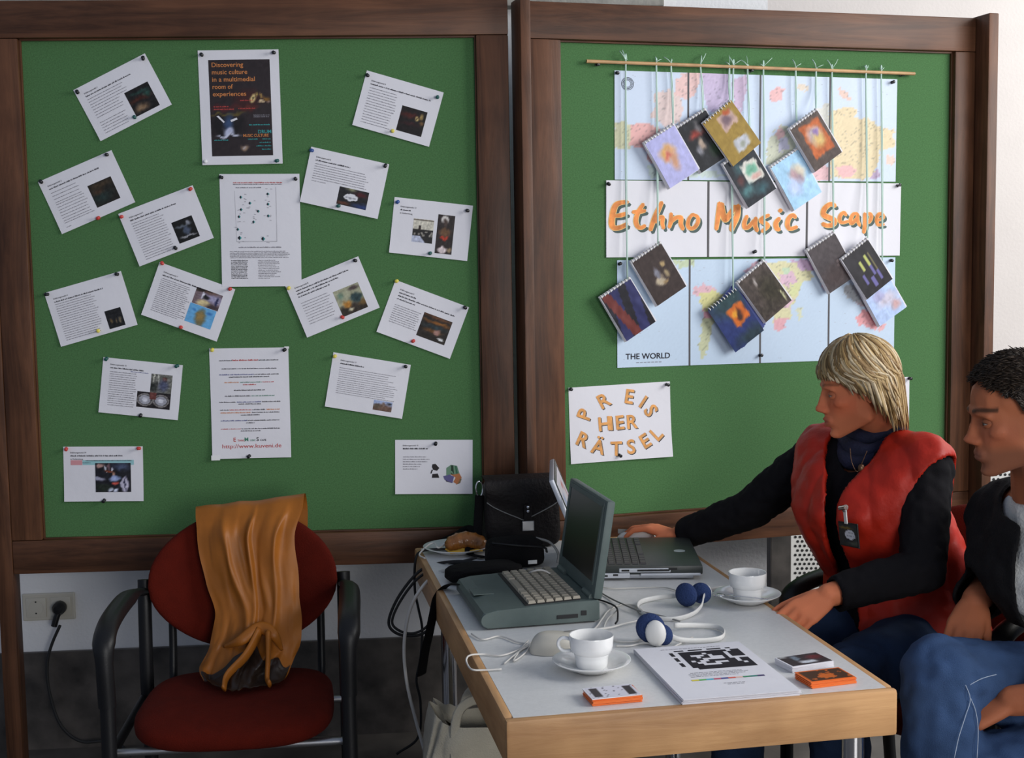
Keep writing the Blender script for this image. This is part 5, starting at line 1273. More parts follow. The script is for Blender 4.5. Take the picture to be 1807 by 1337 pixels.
# ------------------------------------------------------------------ headphones, mice, cables
M['foam'] = plain('blue_foam', (0.018, 0.040, 0.130), 0.95, bump=0.5, bscale=260)
M['cable_white'] = plain('white_cable', (0.62, 0.60, 0.56), 0.45)
M['cable_grey'] = plain('grey_cable', (0.22, 0.22, 0.21), 0.5)
def headphones(label, foam1, foam2, band, cup_at):
    c = on_table(*foam1[:2])
    t = thing('headphones', label, 'headphones', Matrix.Translation((c.x, c.y, TZ)), group='white headphones with blue foam pads')
    for px, py, h, rr, rot in (foam1, foam2):
        p = on_table(px, py, h)
        b = MB(); b.ball(p, (rr*0.55, rr, rr), 20, 12, Matrix.Rotation(rot, 3, 'Z'))
        b.build('foam_pad', 'foam', t, world=True, smooth=True)
    for px, py, h, rr, rot in cup_at:
        p = on_table(px, py, h)
        b = MB(); b.ball(p, (rr*0.40, rr*0.8, rr), 18, 10, Matrix.Rotation(rot, 3, 'Z')); b.build('ear_cup', 'white_plastic', t, world=True, smooth=True)
    b = MB(); b.tube(smooth_path([on_table(*q) for q in band], 6), 0.0042, 8, flat=(0.45, 1.35)); b.build('headband', 'white_plastic', t, world=True, smooth=True)
    return t
headphones('white headphones with blue foam pads lying between black laptop and rear cup', (1211, 1049, 0.026, 0.026, 0.9), (1237, 1046, 0.026, 0.023, 1.2),
           [(1300, 1036, 0.006), (1258, 1040, 0.016), (1243, 1050, 0.024), (1238, 1068, 0.012), (1222, 1083, 0.006), (1190, 1092, 0.005), (1150, 1089, 0.005), (1127, 1076, 0.005), (1130, 1062, 0.006), (1160, 1054, 0.008), (1196, 1050, 0.016)], [(1246, 1044, 0.026, 0.016, 1.2)])
headphones('white headphones with blue foam pads lying nearest the handouts', (1148, 1108, 0.030, 0.030, 1.2), (1168, 1120, 0.018, 0.022, 1.2),
           [(1190, 1103, 0.014), (1230, 1103, 0.008), (1265, 1106, 0.006), (1278, 1115, 0.006), (1270, 1126, 0.006), (1235, 1130, 0.006), (1195, 1127, 0.012), (1168, 1112, 0.026)], [(1157, 1117, 0.026, 0.026, 1.2)])
def mouse(label, c, rot, mat, L=0.115, Wd=0.064, H=0.036):
    m = Matrix.Translation(c) @ Matrix.Rotation(rot, 4, 'Z')
    t = thing('computer_mouse', label, 'mouse', m, group='computer mice on the table')
    b = MB()
    def f(u, v):
        a = 2*PI*u; ph = v*PI/2
        r = math.cos(ph)**0.55 if v < 1 else 0.0
        return (r*L/2*math.cos(a), r*Wd/2*math.sin(a)*(1-0.12*math.cos(a)), H*math.sin(ph)*(1-0.22*math.cos(a)*r))
    b.grid(28, 10, f); b.add([(L/2*math.cos(2*PI*k/28), Wd/2*math.sin(2*PI*k/28), 0) for k in range(28)], [tuple(range(27, -1, -1))])
    b.build('shell', mat, t, smooth=True, auto=50)
    b = MB(); b.box((L*0.28, 0, H*0.83), (L*0.34, 0.0012, 0.012)); b.build('button_split', 'cable_grey', t)
    return t
cm = on_table(985, 1147); mouse('beige computer mouse behind the front coffee cup', (cm.x, cm.y, TZ+0.0005), 0.35, 'beige_plastic')
MOUSE2 = on_table(1122, 957)
mouse('white computer mouse under the hand of the woman', (MOUSE2.x, MOUSE2.y, TZ+0.0005), 2.9, 'white_plastic', 0.105, 0.060, 0.034)
def cable(label, pts, r, mat, group='cables on and beside the table'):
    b = MB(); b.tube(smooth_path(pts, 7), r, 7)
    return tag(b.build('cable', mat, smooth=True), label, 'cable', group)
T_ = lambda lst, h=0.0032: [on_table(q[0], q[1], q[2] if len(q) > 2 else h) for q in lst]
cable('thin white cable running along the front of the grey laptop', T_([(832, 1118), (852, 1128), (882, 1122), (912, 1132), (934, 1137), (920, 1146), (905, 1158)]), 0.0018, 'cable_white')
cable('white cable with a loop hanging over the left table edge', T_([(938, 1133), (915, 1146), (885, 1156), (855, 1154), (833, 1155, 0.008), (824, 1160, 0.010), (824, 1170, 0.004), (833, 1181, 0.006), (855, 1182), (885, 1180)]), 0.0018, 'cable_white')
cable('white cable knotted beside the beige mouse', T_([(932, 1130), (918, 1146), (906, 1166), (928, 1150), (936, 1134), (926, 1140), (890, 1170)]), 0.0016, 'cable_white')
cable('white cable coiled in a big loop behind the front cup', T_([(1028, 1122), (1050, 1108), (1062, 1092), (1075, 1076), (1098, 1066), (1122, 1069), (1138, 1084), (1140, 1108), (1130, 1128), (1105, 1132), (1080, 1128), (1066, 1112), (1072, 1092), (1088, 1078, 0.007)]), 0.0020, 'cable_white')
cable('white cable winding from the mouse to the headphones', T_([(1035, 1128, 0.02), (1048, 1112, 0.007), (1080, 1106, 0.007), (1110, 1098, 0.007), (1150, 1092, 0.007), (1176, 1108, 0.010)]), 0.0022, 'cable_white')
cable('white cable curving in front of the headphones', T_([(1086, 1139), (1112, 1139), (1136, 1134), (1160, 1139), (1180, 1144), (1200, 1135), (1222, 1124)]), 0.0020, 'cable_white')
cable('grey cable from the laptop screen to the headphones', T_([(1052, 1040), (1075, 1054), (1100, 1066, 0.008), (1130, 1078, 0.008), (1165, 1086, 0.008), (1200, 1096)]), 0.0018, 'cable_grey')
cable('black cable crossing the white ones behind the laptop', T_([(1050, 1056), (1070, 1062), (1088, 1072, 0.010), (1090, 1092, 0.010), (1086, 1100, 0.006)]), 0.0020, 'black_matte')
cable('white cable between grey laptop and black laptop', T_([(1056, 1034), (1080, 1038), (1120, 1037), (1170, 1036), (1196, 1042)]), 0.0016, 'cable_white')
cable('white cable arching over the black case', T_([(925, 1018, 0.03), (940, 1008, 0.055), (958, 1006, 0.06), (975, 1014, 0.05)]), 0.0022, 'cable_white')
Y_ = lambda lst, y: [on_y(q[0], q[1], q[2] if len(q) > 2 else y) for q in lst]
cable('black cable in a wide loop left of the table', [on_table(850, 992, 0.01), on_table(805, 990, 0.012)] + Y_([(765, 996, 3.24), (735, 1012), (702, 1055), (686, 1098), (702, 1118), (735, 1121), (758, 1108), (768, 1080), (772, 1050)], 3.24), 0.0038, 'black_matte')
cable('second black cable looping beside the wide one', [on_table(840, 984, 0.02)] + Y_([(780, 1000, 3.22), (740, 1018, 3.22), (708, 1058), (692, 1096), (706, 1113), (730, 1117), (752, 1106), (762, 1085), (768, 1052)], 3.22), 0.0034, 'black_matte')
cable('pale cable hanging to the floor left of the table', [on_table(800, 1002, 0.02)] + Y_([(770, 1012, 3.15), (742, 1040, 3.12), (722, 1080), (713, 1140), (718, 1205), (734, 1272), (748, 1322), (756, 1360)], 3.12) + [Vector((-0.2, 3.2, 0.01))], 0.0042, 'cable_white')
cable('black cable hanging straight down at the table corner', [on_table(790, 968, 0.01), on_table(745, 972, 0.008)] + Y_([(733, 990, 3.32), (732, 1040), (738, 1072), (745, 1110), (742, 1160), (735, 1200), (742, 1240), (738, 1300), (700, 1330)], 3.32), 0.0034, 'black_matte')
cable('white cable arched on the far corner of the table', [on_table(750, 985, 0.004), on_table(740, 978, 0.006), on_table(755, 962, 0.02), on_table(766, 958, 0.025), on_table(775, 966, 0.02), on_table(800, 950, 0.014), on_table(816, 942, 0.014), on_table(830, 962, 0.004)], 0.0022, 'cable_white')

# ------------------------------------------------------------------ plate with pastry, black bags
pc = on_table(806, 972)
pt_ = thing('plate', 'white plate holding a brown pastry at the far left of the table', 'plate', Matrix.Translation((pc.x, pc.y-0.005, TZ+0.0005)))
b = MB(); b.lathe([(0.0, 0.003), (0.045, 0.003), (0.048, 0.0), (0.052, 0.0), (0.056, 0.004), (0.085, 0.0145), (0.0865, 0.016), (0.084, 0.0165), (0.060, 0.0085), (0.05, 0.006), (0.0, 0.006)], n=48)
b.build('dish', 'porcelain', pt_, smooth=True, auto=60)
M['pastry'] = plain('glazed_brown_pastry', (0.28, 0.105, 0.025), 0.25, bump=0.3, bscale=80, var=0.4, vscale=40)
M['napkin'] = plain('yellow_napkin', (0.70, 0.42, 0.05), 0.7)
q = on_table(823, 972)
b = MB(); P = smooth_path([(-0.045, -0.010, 0.026), (-0.03, 0.004, 0.030), (0.0, 0.010, 0.034), (0.030, 0.004, 0.030), (0.048, -0.012, 0.026)], 6)
b.tube(P, [0.011+0.012*math.sin(PI*i/(len(P)-1))**0.7 + (0.0022 if i % 4 == 0 else 0) for i in range(len(P))], 14)
tag(b.build('croissant', 'pastry', smooth=True, mat=Matrix.Translation((q.x, q.y-0.03, TZ-0.002))), 'brown glazed croissant lying on the white plate', 'pastry')
b = MB(); b.grid(8, 8, lambda u, v: ((u-0.5)*0.085, (v-0.5)*0.06, 0.010+0.004*math.sin(u*9)*math.sin(v*7)))
b.grid(8, 8, lambda u, v: ((0.5-u)*0.085, (v-0.5)*0.06, 0.0092+0.004*math.sin((1-u)*9)*math.sin(v*7)))
tag(b.build('napkin', 'napkin', smooth=True, mat=Matrix.Translation((q.x-0.005, q.y-0.045, TZ+0.003)) @ Matrix.Rotation(0.3, 4, 'Z')), 'yellow napkin under the croissant on the plate', 'napkin')
M['bag_black'] = plain('black_bag_leather', (0.009, 0.0065, 0.0065), 0.6, bump=0.3, bscale=120, spec=0.25)
bgm = Matrix.Translation((0.017, 3.415, TZ)) @ Matrix.Rotation(TA*0.9, 4, 'Z')
bag = thing('shoulder_bag', 'black shoulder bag with buckled flap standing at the far end of the table', 'bag', bgm)
def soft_box(b, c, s, p=4.0, nu=28, nv=16, taper=0.0, wob=0.004, seed=0, sag=0.0):
    def f(u, v):
        a = 2*PI*u; ph = (v-0.5)*PI
        sg = lambda x, e: math.copysign(abs(x)**e, x)
        e = 2.0/p
        x = sg(math.cos(ph), e)*sg(math.cos(a), e); y = sg(math.cos(ph), e)*sg(math.sin(a), e); z = sg(math.sin(ph), e)
        k = 1 - taper*(z+1)/2
        w = nz(x*2, y*2+z*2, 1.3, seed)*wob*(0.3+0.7*(z+1)/2)
        return Vector((c[0]+x*s[0]/2*k+w, c[1]+y*s[1]/2*k+w, c[2]+z*s[2]/2 - sag*(1-abs(x))*max(0, z)))
    b.grid(nu, nv, f)
b = MB(); soft_box(b, (0, 0, 0.090), (0.205, 0.095, 0.178), 7.0, 36, 20, 0.06, 0.006, 1); b.build('bag_body', 'bag_black', bag, smooth=True)
b = MB()
def flap(u, v, off=0.0):
    x = (u-0.5)*(0.205-0.012*v)
    low = 0.125 - 0.050*(1-abs(2*u-1))**0.8
    if v < 0.35: y, z = 0.045-0.092*v/0.35, 0.181+0.006*math.sin(PI*v/0.35)
    else:
        t = (v-0.35)/0.65; y, z = -0.047-0.008*math.sin(PI*min(1, t*1.2)), 0.183+(low-0.183)*t
    return (x, y-off*0.8, z+off*0.4)
b.grid(24, 16, lambda u, v: flap(u, 1-v, 0.004)); b.grid(24, 16, lambda u, v: flap(1-u, 1-v, 0.0)); b.build('flap', 'bag_black', bag, smooth=True)
b = MB(); b.tube(smooth_path([Vector(flap(k/12, 1.0, 0.005)) for k in range(13)], 3), 0.0014, 6); b.build('flap_piping', 'cable_grey', bag, smooth=True)
b = MB(); b.box((0.008, -0.060, 0.088), (0.020, 0.004, 0.060), bev=0.002); b.build('clasp_strap', 'bag_black', bag)
b = MB(); b.box((0.008, -0.0645, 0.064), (0.032, 0.005, 0.026), bev=0.002); b.build('buckle', 'steel', bag)
b = MB()
for z in (0.113, 0.102): b.ball((0.008, -0.063, z), 0.0042, 10, 6)
b.build('rivet', 'chrome', bag, smooth=True)['kind'] = 'stuff'
b = MB(); P = [Vector((-0.108+0.009*math.cos(t), 0.0, 0.155+0.020*math.sin(t))) for t in [2*PI*k/20 for k in range(21)]]
b.tube(P, 0.0022, 8, cap=False); b.build('ring', 'chrome', bag, smooth=True)
b = MB(); b.tube(smooth_path([(-0.108, 0.0, 0.138), (-0.112, -0.01, 0.10), (-0.125, -0.05, 0.04), (-0.150, -0.09, 0.008), (-0.120, -0.14, 0.006)], 6), 0.012, 8, flat=(0.2, 1.0)); b.build('strap', 'black_fabric', bag, smooth=True)

cs_ = on_table(905, 1003)
cc = thing('camera_case', 'black padded case with white label in front of the shoulder bag', 'case', Matrix.Translation((cs_.x+0.004, cs_.y+0.03, TZ)) @ Matrix.Rotation(TA, 4, 'Z'))
b = MB(); soft_box(b, (0, 0, 0.036), (0.150, 0.095, 0.072), 4.0, 32, 18, 0.10, 0.008, 2); b.build('case_body', 'black_fabric', cc, smooth=True)
b = MB(); b.tube(smooth_path([(-0.06, -0.03, 0.066), (0.0, -0.045, 0.06), (0.065, -0.035, 0.05), (0.082, 0.0, 0.03)], 6), 0.003, 6); b.build('zip', 'black_plastic', cc, smooth=True)
b = MB(); b.box((0.036, -0.0475, 0.018), (0.022, 0.002, 0.009), bev=0.0005); b.build('label_patch', 'white_plastic', cc)
b = MB(); b.tube(smooth_path([(0.055, 0.0, 0.066), (0.085, -0.02, 0.058), (0.102, -0.035, 0.034), (0.10, -0.04, 0.010)], 6), 0.0032, 7); b.build('wire', 'cable_grey', cc, smooth=True)
cs_ = on_table(838, 1026)
pou = thing('pouch', 'flat black pouch with strap hanging over the left table edge', 'pouch', Matrix.Translation((cs_.x+0.02, cs_.y+0.02, TZ)) @ Matrix.Rotation(TA+0.2, 4, 'Z'))
b = MB(); soft_box(b, (0.0, 0, 0.019), (0.185, 0.10, 0.038), 4.0, 32, 14, 0.05, 0.010, 3); b.build('pouch_body', 'black_fabric', pou, smooth=True)
b = MB()
P = [on_table(820, 1030, 0.03), on_table(790, 1032, 0.014), on_y(772, 1052, 2.98), on_y(764, 1085, 2.97), on_y(757, 1120, 2.97), on_y(750, 1150, 3.0), on_y(744, 1190, 3.05)]
b.tube(smooth_path(P, 6), 0.013, 8, flat=(1.0, 0.18)); b.build('strap', 'black_fabric', pou, world=True, smooth=True)
# crumpled dark cloth strap on the far corner
b = MB(); b.tube(smooth_path([on_table(780, 952, 0.004), on_table(805, 945, 0.018), on_table(828, 935, 0.028), on_table(846, 948, 0.020), on_table(858, 958, 0.006)], 6), [0.006+0.011*math.sin(PI*i/24) for i in range(25)], 10, flat=(1, 0.8))
tag(b.build('folded_strap', 'black_fabric', smooth=True), 'folded black strap lying behind the plate', 'strap')

# ------------------------------------------------------------------ cloth tote bag under the table
M['canvas'] = plain('cream_cotton', (0.46, 0.42, 0.33), 0.9, bump=0.35, bscale=300, var=0.12, vscale=12)
tm = Matrix.Translation((-0.085, 2.92, 0)) @ Matrix.Rotation(0.15, 4, 'Z')
tt = thing('tote_bag', 'cream cotton tote bag standing on the floor by the table leg', 'bag', tm)
b = MB()
def tote(u, v):
    a = 2*PI*u; e = 0.45
    sg = lambda x: math.copysign(abs(x)**e, x)
    wx, wy = 0.135-0.030*v+0.02*math.sin(PI*v), 0.10-0.055*v
    w = nz(math.cos(a)*1.5, math.sin(a)*1.5+v*2.5, 1.6, 4)*0.024 + nz(math.cos(a)*4, math.sin(a)*4+v*6, 1.2, 9)*0.010
    return Vector((sg(math.cos(a))*(wx+w), sg(math.sin(a))*(wy+w*1.4), 0.002+0.445*v+w*0.8*v-0.03*v*math.cos(a+0.6)))
b.grid(64, 30, tote); b.grid(64, 1, lambda u, v: tote(u, 0)*v + Vector((0, 0, 0.002))*(1-v))
b.grid(64, 6, lambda u, v: tote(u, 1) + Vector((0, 0, -0.05*v)) - Vector((tote(u, 1).x*0.25*v, tote(u, 1).y*0.3*v, 0)))
b.build('bag_body', 'canvas', tt, smooth=True)
for y, dx in ((-0.055, 0.0), (0.045, 0.03)):
    b = MB(); b.tube(smooth_path([(-0.062+dx, y-0.012, 0.30), (-0.066+dx, y-0.008, 0.42), (-0.050+dx, y, 0.485), (0.0+dx, y+0.01, 0.500), (0.040+dx, y, 0.470), (0.060+dx, y-0.008, 0.41), (0.070+dx, y-0.014, 0.30)], 6), 0.011, 8, flat=(0.22, 1.0))
    b.build('handle', 'canvas', tt, smooth=True)

# ------------------------------------------------------------------ red armchairs with black frames
M['chair_red'] = plain('red_chair_fabric', (0.085, 0.006, 0.002), 0.92, bump=0.35, bscale=450, var=0.10, vscale=30, spec=0.15)
def make_chair(label, loc, rz):
    t = thing('armchair', label, 'chair', Matrix.Translation(loc) @ Matrix.Rotation(rz, 4, 'Z'), group='red upholstered armchairs with black frames')
    # seat cushion: rounded trapezoid with a waterfall front
    b = MB()
    def seat(u, v):
        a = 2*PI*u; ph = (v-0.5)*PI
        sg = lambda x, e: math.copysign(abs(x)**e, x)
        r = abs(math.cos(ph))**0.45
        x, y = sg(math.cos(a), 0.55)*r, sg(math.sin(a), 0.55)*r
        w = 0.232 - 0.020*(y+1)/2
        z = 0.445 + 0.036*sg(math.sin(ph), 0.7) - 0.022*max(0, -y-0.35)**1.5 - 0.010*(1-r)*0 + 0.006*x*x
        return Vector((x*w, y*0.218, z))
    b.grid(56, 20, seat); b.build('seat', 'chair_red', t, smooth=True)
    b = MB()
    def back(u, v):
        a = 2*PI*u; ph = (v-0.5)*PI
        sg = lambda x, e: math.copysign(abs(x)**e, x)
        r = abs(math.cos(ph))**0.4
        x, zz = sg(math.cos(a), 0.72)*r, sg(math.sin(a), 0.80)*r
        w = 0.232 - 0.060*max(0, zz)**2.2 - 0.075*max(0, -zz)**1.6
        x *= w
        y = 0.215 + 0.075*(zz+1)/2 + 0.026*sg(math.sin(ph), 0.7) - 0.055*(x/0.232)**2
        return Vector((x, y, 0.690+0.165*zz))
    b.grid(56, 20, back); b.build('backrest', 'chair_red', t, smooth=True)
    for s in (-1, 1):
        b = MB(); b.tube(smooth_path([(s*0.246, 0.235, 0.700), (s*0.246, 0.222, 0.60), (s*0.246, 0.215, 0.42), (s*0.246, 0.235, 0.20), (s*0.250, 0.275, 0.0)], 6), 0.0125, 12, flat=(1.0, 1.35)); b.build('rear_leg', 'black_plastic', t, smooth=True, auto=60)
        b = MB(); b.tube(smooth_path([(s*0.262, -0.185, 0.58), (s*0.262, -0.188, 0.42), (s*0.262, -0.19, 0.20), (s*0.262, -0.195, 0.0)], 5), 0.0125, 12, flat=(1.0, 1.35)); b.build('front_leg', 'black_plastic', t, smooth=True, auto=60)
        b = MB(); b.tube(smooth_path([(s*0.246, 0.222, 0.672), (s*0.252, 0.17, 0.684), (s*0.262, 0.10, 0.690), (s*0.266, -0.02, 0.690), (s*0.266, -0.12, 0.684), (s*0.266, -0.172, 0.664), (s*0.264, -0.190, 0.62), (s*0.262, -0.188, 0.52)], 6),
                         [0.012]*7 + [0.012+0.010*min(1, i/6) for i in range(14)] + [0.022]*10 + [0.022-0.005*min(1, i/5) for i in range(12)], 12, flat=(1.15, 0.85))
        b.build('armrest', 'black_plastic', t, smooth=True, auto=60)
        b = MB(); b.tube([(s*0.255, 0.21, 0.405), (s*0.262, -0.185, 0.405)], 0.011, 10); b.build('side_rail', 'black_plastic', t, smooth=True, auto=60)
        b = MB(); b.tube(smooth_path([(s*0.185, 0.10, 0.415), (s*0.185, 0.215, 0.425), (s*0.185, 0.248, 0.50), (s*0.185, 0.262, 0.62)], 6), 0.010, 10); b.build('back_bar', 'black_plastic', t, smooth=True, auto=60)
    for y in (-0.15, 0.14):
        b = MB(); b.tube([(-0.258, y, 0.402), (0.258, y, 0.402)], 0.009, 10); b.build('cross_rail', 'steel', t, smooth=True, auto=60)
    return t
ch1 = make_chair('red armchair with a brown satin jacket over its back', (-0.655, 3.02, 0), math.radians(6))
ch2 = copy_tree(ch1); ch2.matrix_world = Matrix.Translation((0.965, 3.02, 0)) @ Matrix.Rotation(math.radians(-48), 4, 'Z')
ch2['label'] = 'red armchair under the woman in the red vest'
ch3 = copy_tree(ch1); ch3.matrix_world = Matrix.Translation((1.36, 2.46, 0)) @ Matrix.Rotation(math.radians(-82), 4, 'Z')
ch3['label'] = 'red armchair under the man at the right edge'

# ------------------------------------------------------------------ satin jacket over the back of the left chair
M['satin'] = plain('golden_brown_satin', (0.30, 0.098, 0.011), 0.46, bump=0.10, bscale=26, var=0.12, vscale=14, spec=0.3)
jk = thing('jacket', 'golden brown satin jacket draped over the left chair back', 'jacket', ch1.matrix_basis.copy())
def interp(tab, v):
    for (a, p), (c, q) in zip(tab, tab[1:]):
        if v <= c:
            t = (v-a)/(c-a); t = t*t*(3-2*t)
            return tuple(x+(y-x)*t for x, y in zip(p, q)) if isinstance(p, tuple) else p+(q-p)*t
    return tab[-1][1]
def spline(tab, v):
    """smooth curve through a table of (parameter, value)"""
    i = 0
    while i < len(tab)-2 and v > tab[i+1][0]: i += 1
    g = lambda k: tab[max(0, min(len(tab)-1, k))]
    (a, p), (c, q) = g(i), g(i+1)
    t = max(0, min(1, (v-a)/(c-a)))
    o, r = g(i-1)[1], g(i+2)[1]
    f = lambda o, p, q, r: 0.5*(2*p + (q-o)*t + (2*o-5*p+4*q-r)*t*t + (3*p-o-3*q+r)*t**3)
    return tuple(f(*k) for k in zip(o, p, q, r)) if isinstance(p, tuple) else f(o, p, q, r)
PATH = [(0.0, (0.345, 0.600)), (0.18, (0.338, 0.78)), (0.255, (0.330, 0.858)), (0.30, (0.290, 0.882)), (0.345, (0.245, 0.858)), (0.48, (0.212, 0.745)), (0.64, (0.180, 0.635)), (0.80, (0.150, 0.555)), (0.93, (0.105, 0.503)), (1.0, (0.060, 0.490))]
LX = [(0.0, -0.13), (0.28, -0.120), (0.42, -0.110), (0.55, -0.088), (0.66, -0.066), (0.80, -0.080), (0.92, -0.100), (1.0, -0.085)]
RX = [(0.0, 0.15), (0.26, 0.156), (0.34, 0.150), (0.42, 0.128), (0.60, 0.140), (0.80, 0.140), (1.0, 0.105)]
def ridge(x, w): return math.exp(-(x/w)**2)
def drape(u, v, off):
    y, z = spline(PATH, v)
    x = spline(LX, v)*(1-u) + spline(RX, v)*u
    front = max(0, min(1, (v-0.31)/0.10)); front = front*front*(3-2*front)
    low = max(0, min(1, (v-0.64)/0.30))
    # a few long slanting folds, a crumpled heap below
    f = 0.013*ridge(u-0.27-0.30*(v-0.35), 0.040) + 0.016*ridge(u-0.55+0.25*(v-0.35), 0.035) + 0.014*ridge(u-0.84+0.40*(v-0.35), 0.040) - 0.012*ridge(u-0.40-0.15*v, 0.035) - 0.012*ridge(u-0.70+0.25*v, 0.04)
    f += 0.011*nz(u*1.4, v*1.0, 5, 61) + 0.004*nz(u, v*0.6, 13, 65)
    f += low*(0.040*abs(nz(u, v, 5.5, 62)) + 0.024*abs(nz(u, v, 11, 63)) + 0.018*ridge(math.hypot(u-0.50, (v-0.77)*1.6)-0.16, 0.05))
    bul = 0.016*math.sin(PI*max(0, min(1, u))) + low*0.050*math.sin(PI*max(0, min(1, u)))
    yy = y - front*(max(-0.004, f) + 0.012 + bul)
    zz = z + (1-front)*0.006*nz(u, v, 5, 66) + (0.026*u-0.016)*math.exp(-((v-0.29)/0.10)**2) + low*0.020*nz(u, v, 7, 64)
    zz = max(zz, 0.489 + 0.004)
    return Vector((x + 0.005*nz(v, u, 9, 67), yy - off, zz + off*0.3))
b = MB(); b.grid(70, 90, lambda u, v: drape(u, 1-v, 0.004)); b.grid(70, 90, lambda u, v: drape(1-u, 1-v, -0.001))
b.build('cloth', 'satin', jk, smooth=True)
M['lining'] = plain('dark_brown_lining', (0.016, 0.007, 0.003), 0.5, bump=0.1, bscale=30)
def lin_pt(u, v, off):
    v0 = 0.80 + 0.13*abs(2*u-1)**1.4 + 0.06*nz(u, 0.3, 5, 69)
    v2 = v0 + (1-v0)*v
    return drape(0.02+0.96*u, v2, 0.006 + off + 0.006*abs(nz(u, v, 6, 68)))
b = MB(); b.grid(50, 20, lambda u, v: lin_pt(u, 1-v, 0.004)); b.grid(50, 20, lambda u, v: lin_pt(1-u, 1-v, 0.0))
b.build('lining', 'lining', jk, smooth=True)
# collar roll and cuff folds at the bottom
b = MB()
b.tube(smooth_path([drape(0.18, 0.80, 0.012), drape(0.35, 0.76, 0.030), drape(0.55, 0.72, 0.034), drape(0.72, 0.75, 0.030), drape(0.82, 0.83, 0.014)], 8), [0.003+0.011*math.sin(PI*i/32) for i in range(33)], 10, flat=(0.7, 1.2))
b.build('collar_fold', 'satin', jk, smooth=True)
b = MB()
b.tube(smooth_path([drape(0.55, 0.73, 0.034), drape(0.47, 0.82, 0.040), drape(0.36, 0.92, 0.034), drape(0.30, 0.985, 0.02)], 8), [0.012-0.004*i/24 for i in range(25)], 10, flat=(0.6, 1.3))
b.build('lapel_fold', 'satin', jk, smooth=True)
b = MB()
b.tube(smooth_path([drape(0.64, 0.73, 0.034), drape(0.70, 0.83, 0.036), drape(0.78, 0.93, 0.030), drape(0.84, 0.985, 0.02)], 8), [0.012-0.004*i/24 for i in range(25)], 10, flat=(0.6, 1.3))
b.build('lapel_fold', 'satin', jk, smooth=True)

# ------------------------------------------------------------------ people
def ico(sub=3):
    bm = bmesh.new(); bmesh.ops.create_icosphere(bm, subdivisions=sub, radius=1.0)
    bm.verts.index_update()
    v = np.array([tuple(x.co) for x in bm.verts]); f = [tuple(q.index for q in p.verts) for p in bm.faces]
    bm.free(); return v, f
ICO_V, ICO_F = ico(3)
ICO2_V, ICO2_F = ico(2)
def ell(c, r, R=None):
    r = np.array([r, r, r]) if isinstance(r, (int, float)) else np.array(r)
    v = ICO2_V*r
    if R is not None: v = v @ np.array(R).T
    return v + np.array(c)
def hull(*vsets):
    """convex hull of several point sets -> closed shell"""
    bm = bmesh.new()
    for vs in vsets:
        for p in vs: bm.verts.new(p)
    r = bmesh.ops.convex_hull(bm, input=bm.verts[:])
    bmesh.ops.delete(bm, geom=[v for v in bm.verts if not v.link_faces], context='VERTS')
    bmesh.ops.recalc_face_normals(bm, faces=bm.faces[:])
    bm.verts.index_update()
    out = ([tuple(v.co) for v in bm.verts], [tuple(v.index for v in f.verts) for f in bm.faces])
    bm.free(); return out
def limb(pts):
    """pts: [(point, radius), ...] -> list of shells forming a tapering limb"""
    return [hull(ell(a, ra), ell(c, rc)) for (a, ra), (c, rc) in zip(pts, pts[1:])]
def remesh(shells, voxel, smooth, factor=0.5):
    vs, fs = [], []
    for v, f in shells:
        n = len(vs); vs += [tuple(p) for p in v]; fs += [tuple(i+n for i in q) for q in f]
    me = bpy.data.meshes.new('tmp'); me.from_pydata(vs, [], fs); me.update()
    ob = bpy.data.objects.new('tmp', me); COL.objects.link(ob)
    m = ob.modifiers.new('r', 'REMESH'); m.mode = 'VOXEL'; m.voxel_size = voxel
    if smooth:
        s = ob.modifiers.new('s', 'SMOOTH'); s.factor = factor; s.iterations = smooth
    dg = bpy.context.evaluated_depsgraph_get()
    out = bpy.data.meshes.new_from_object(ob.evaluated_get(dg))
    bpy.data.objects.remove(ob); bpy.data.meshes.remove(me)
    n = len(out.vertices); co = np.empty(n*3); out.vertices.foreach_get('co', co); co = co.reshape(-1, 3)
    no = np.empty(n*3); out.vertices.foreach_get('normal', no); no = no.reshape(-1, 3)
    faces = [tuple(p.vertices) for p in out.polygons]
    bpy.data.meshes.remove(out)
    return co, faces, no
def fast_noise(co, s, seed):
    return np.array([noise.noise(Vector((p[0]*s+seed, p[1]*s, p[2]*s))) for p in co])
def mesh_obj(name, co, faces, mat, parent=None, cols=None, solid=0.0, label=None, smooth_after=0):
    me = bpy.data.meshes.new(name); me.from_pydata([tuple(p) for p in co], [], faces); me.materials.append(M[mat] if isinstance(mat, str) else mat)
    if cols is not None:
        ca = me.color_attributes.new('Col', 'FLOAT_COLOR', 'POINT')
        ca.data.foreach_set('color', np.c_[cols, np.ones(len(cols))].astype(np.float32).ravel())
    me.polygons.foreach_set('use_smooth', [True]*len(me.polygons)); me.update()
    o = bpy.data.objects.new(name, me); COL.objects.link(o)
    if parent is not None: o.parent = parent
    if smooth_after:
        s = o.modifiers.new('smooth', 'SMOOTH'); s.factor = 0.5; s.iterations = smooth_after
    if solid:
        s = o.modifiers.new('thickness', 'SOLIDIFY'); s.thickness = solid; s.offset = 0.2
    if label: o['label'] = label
    return o
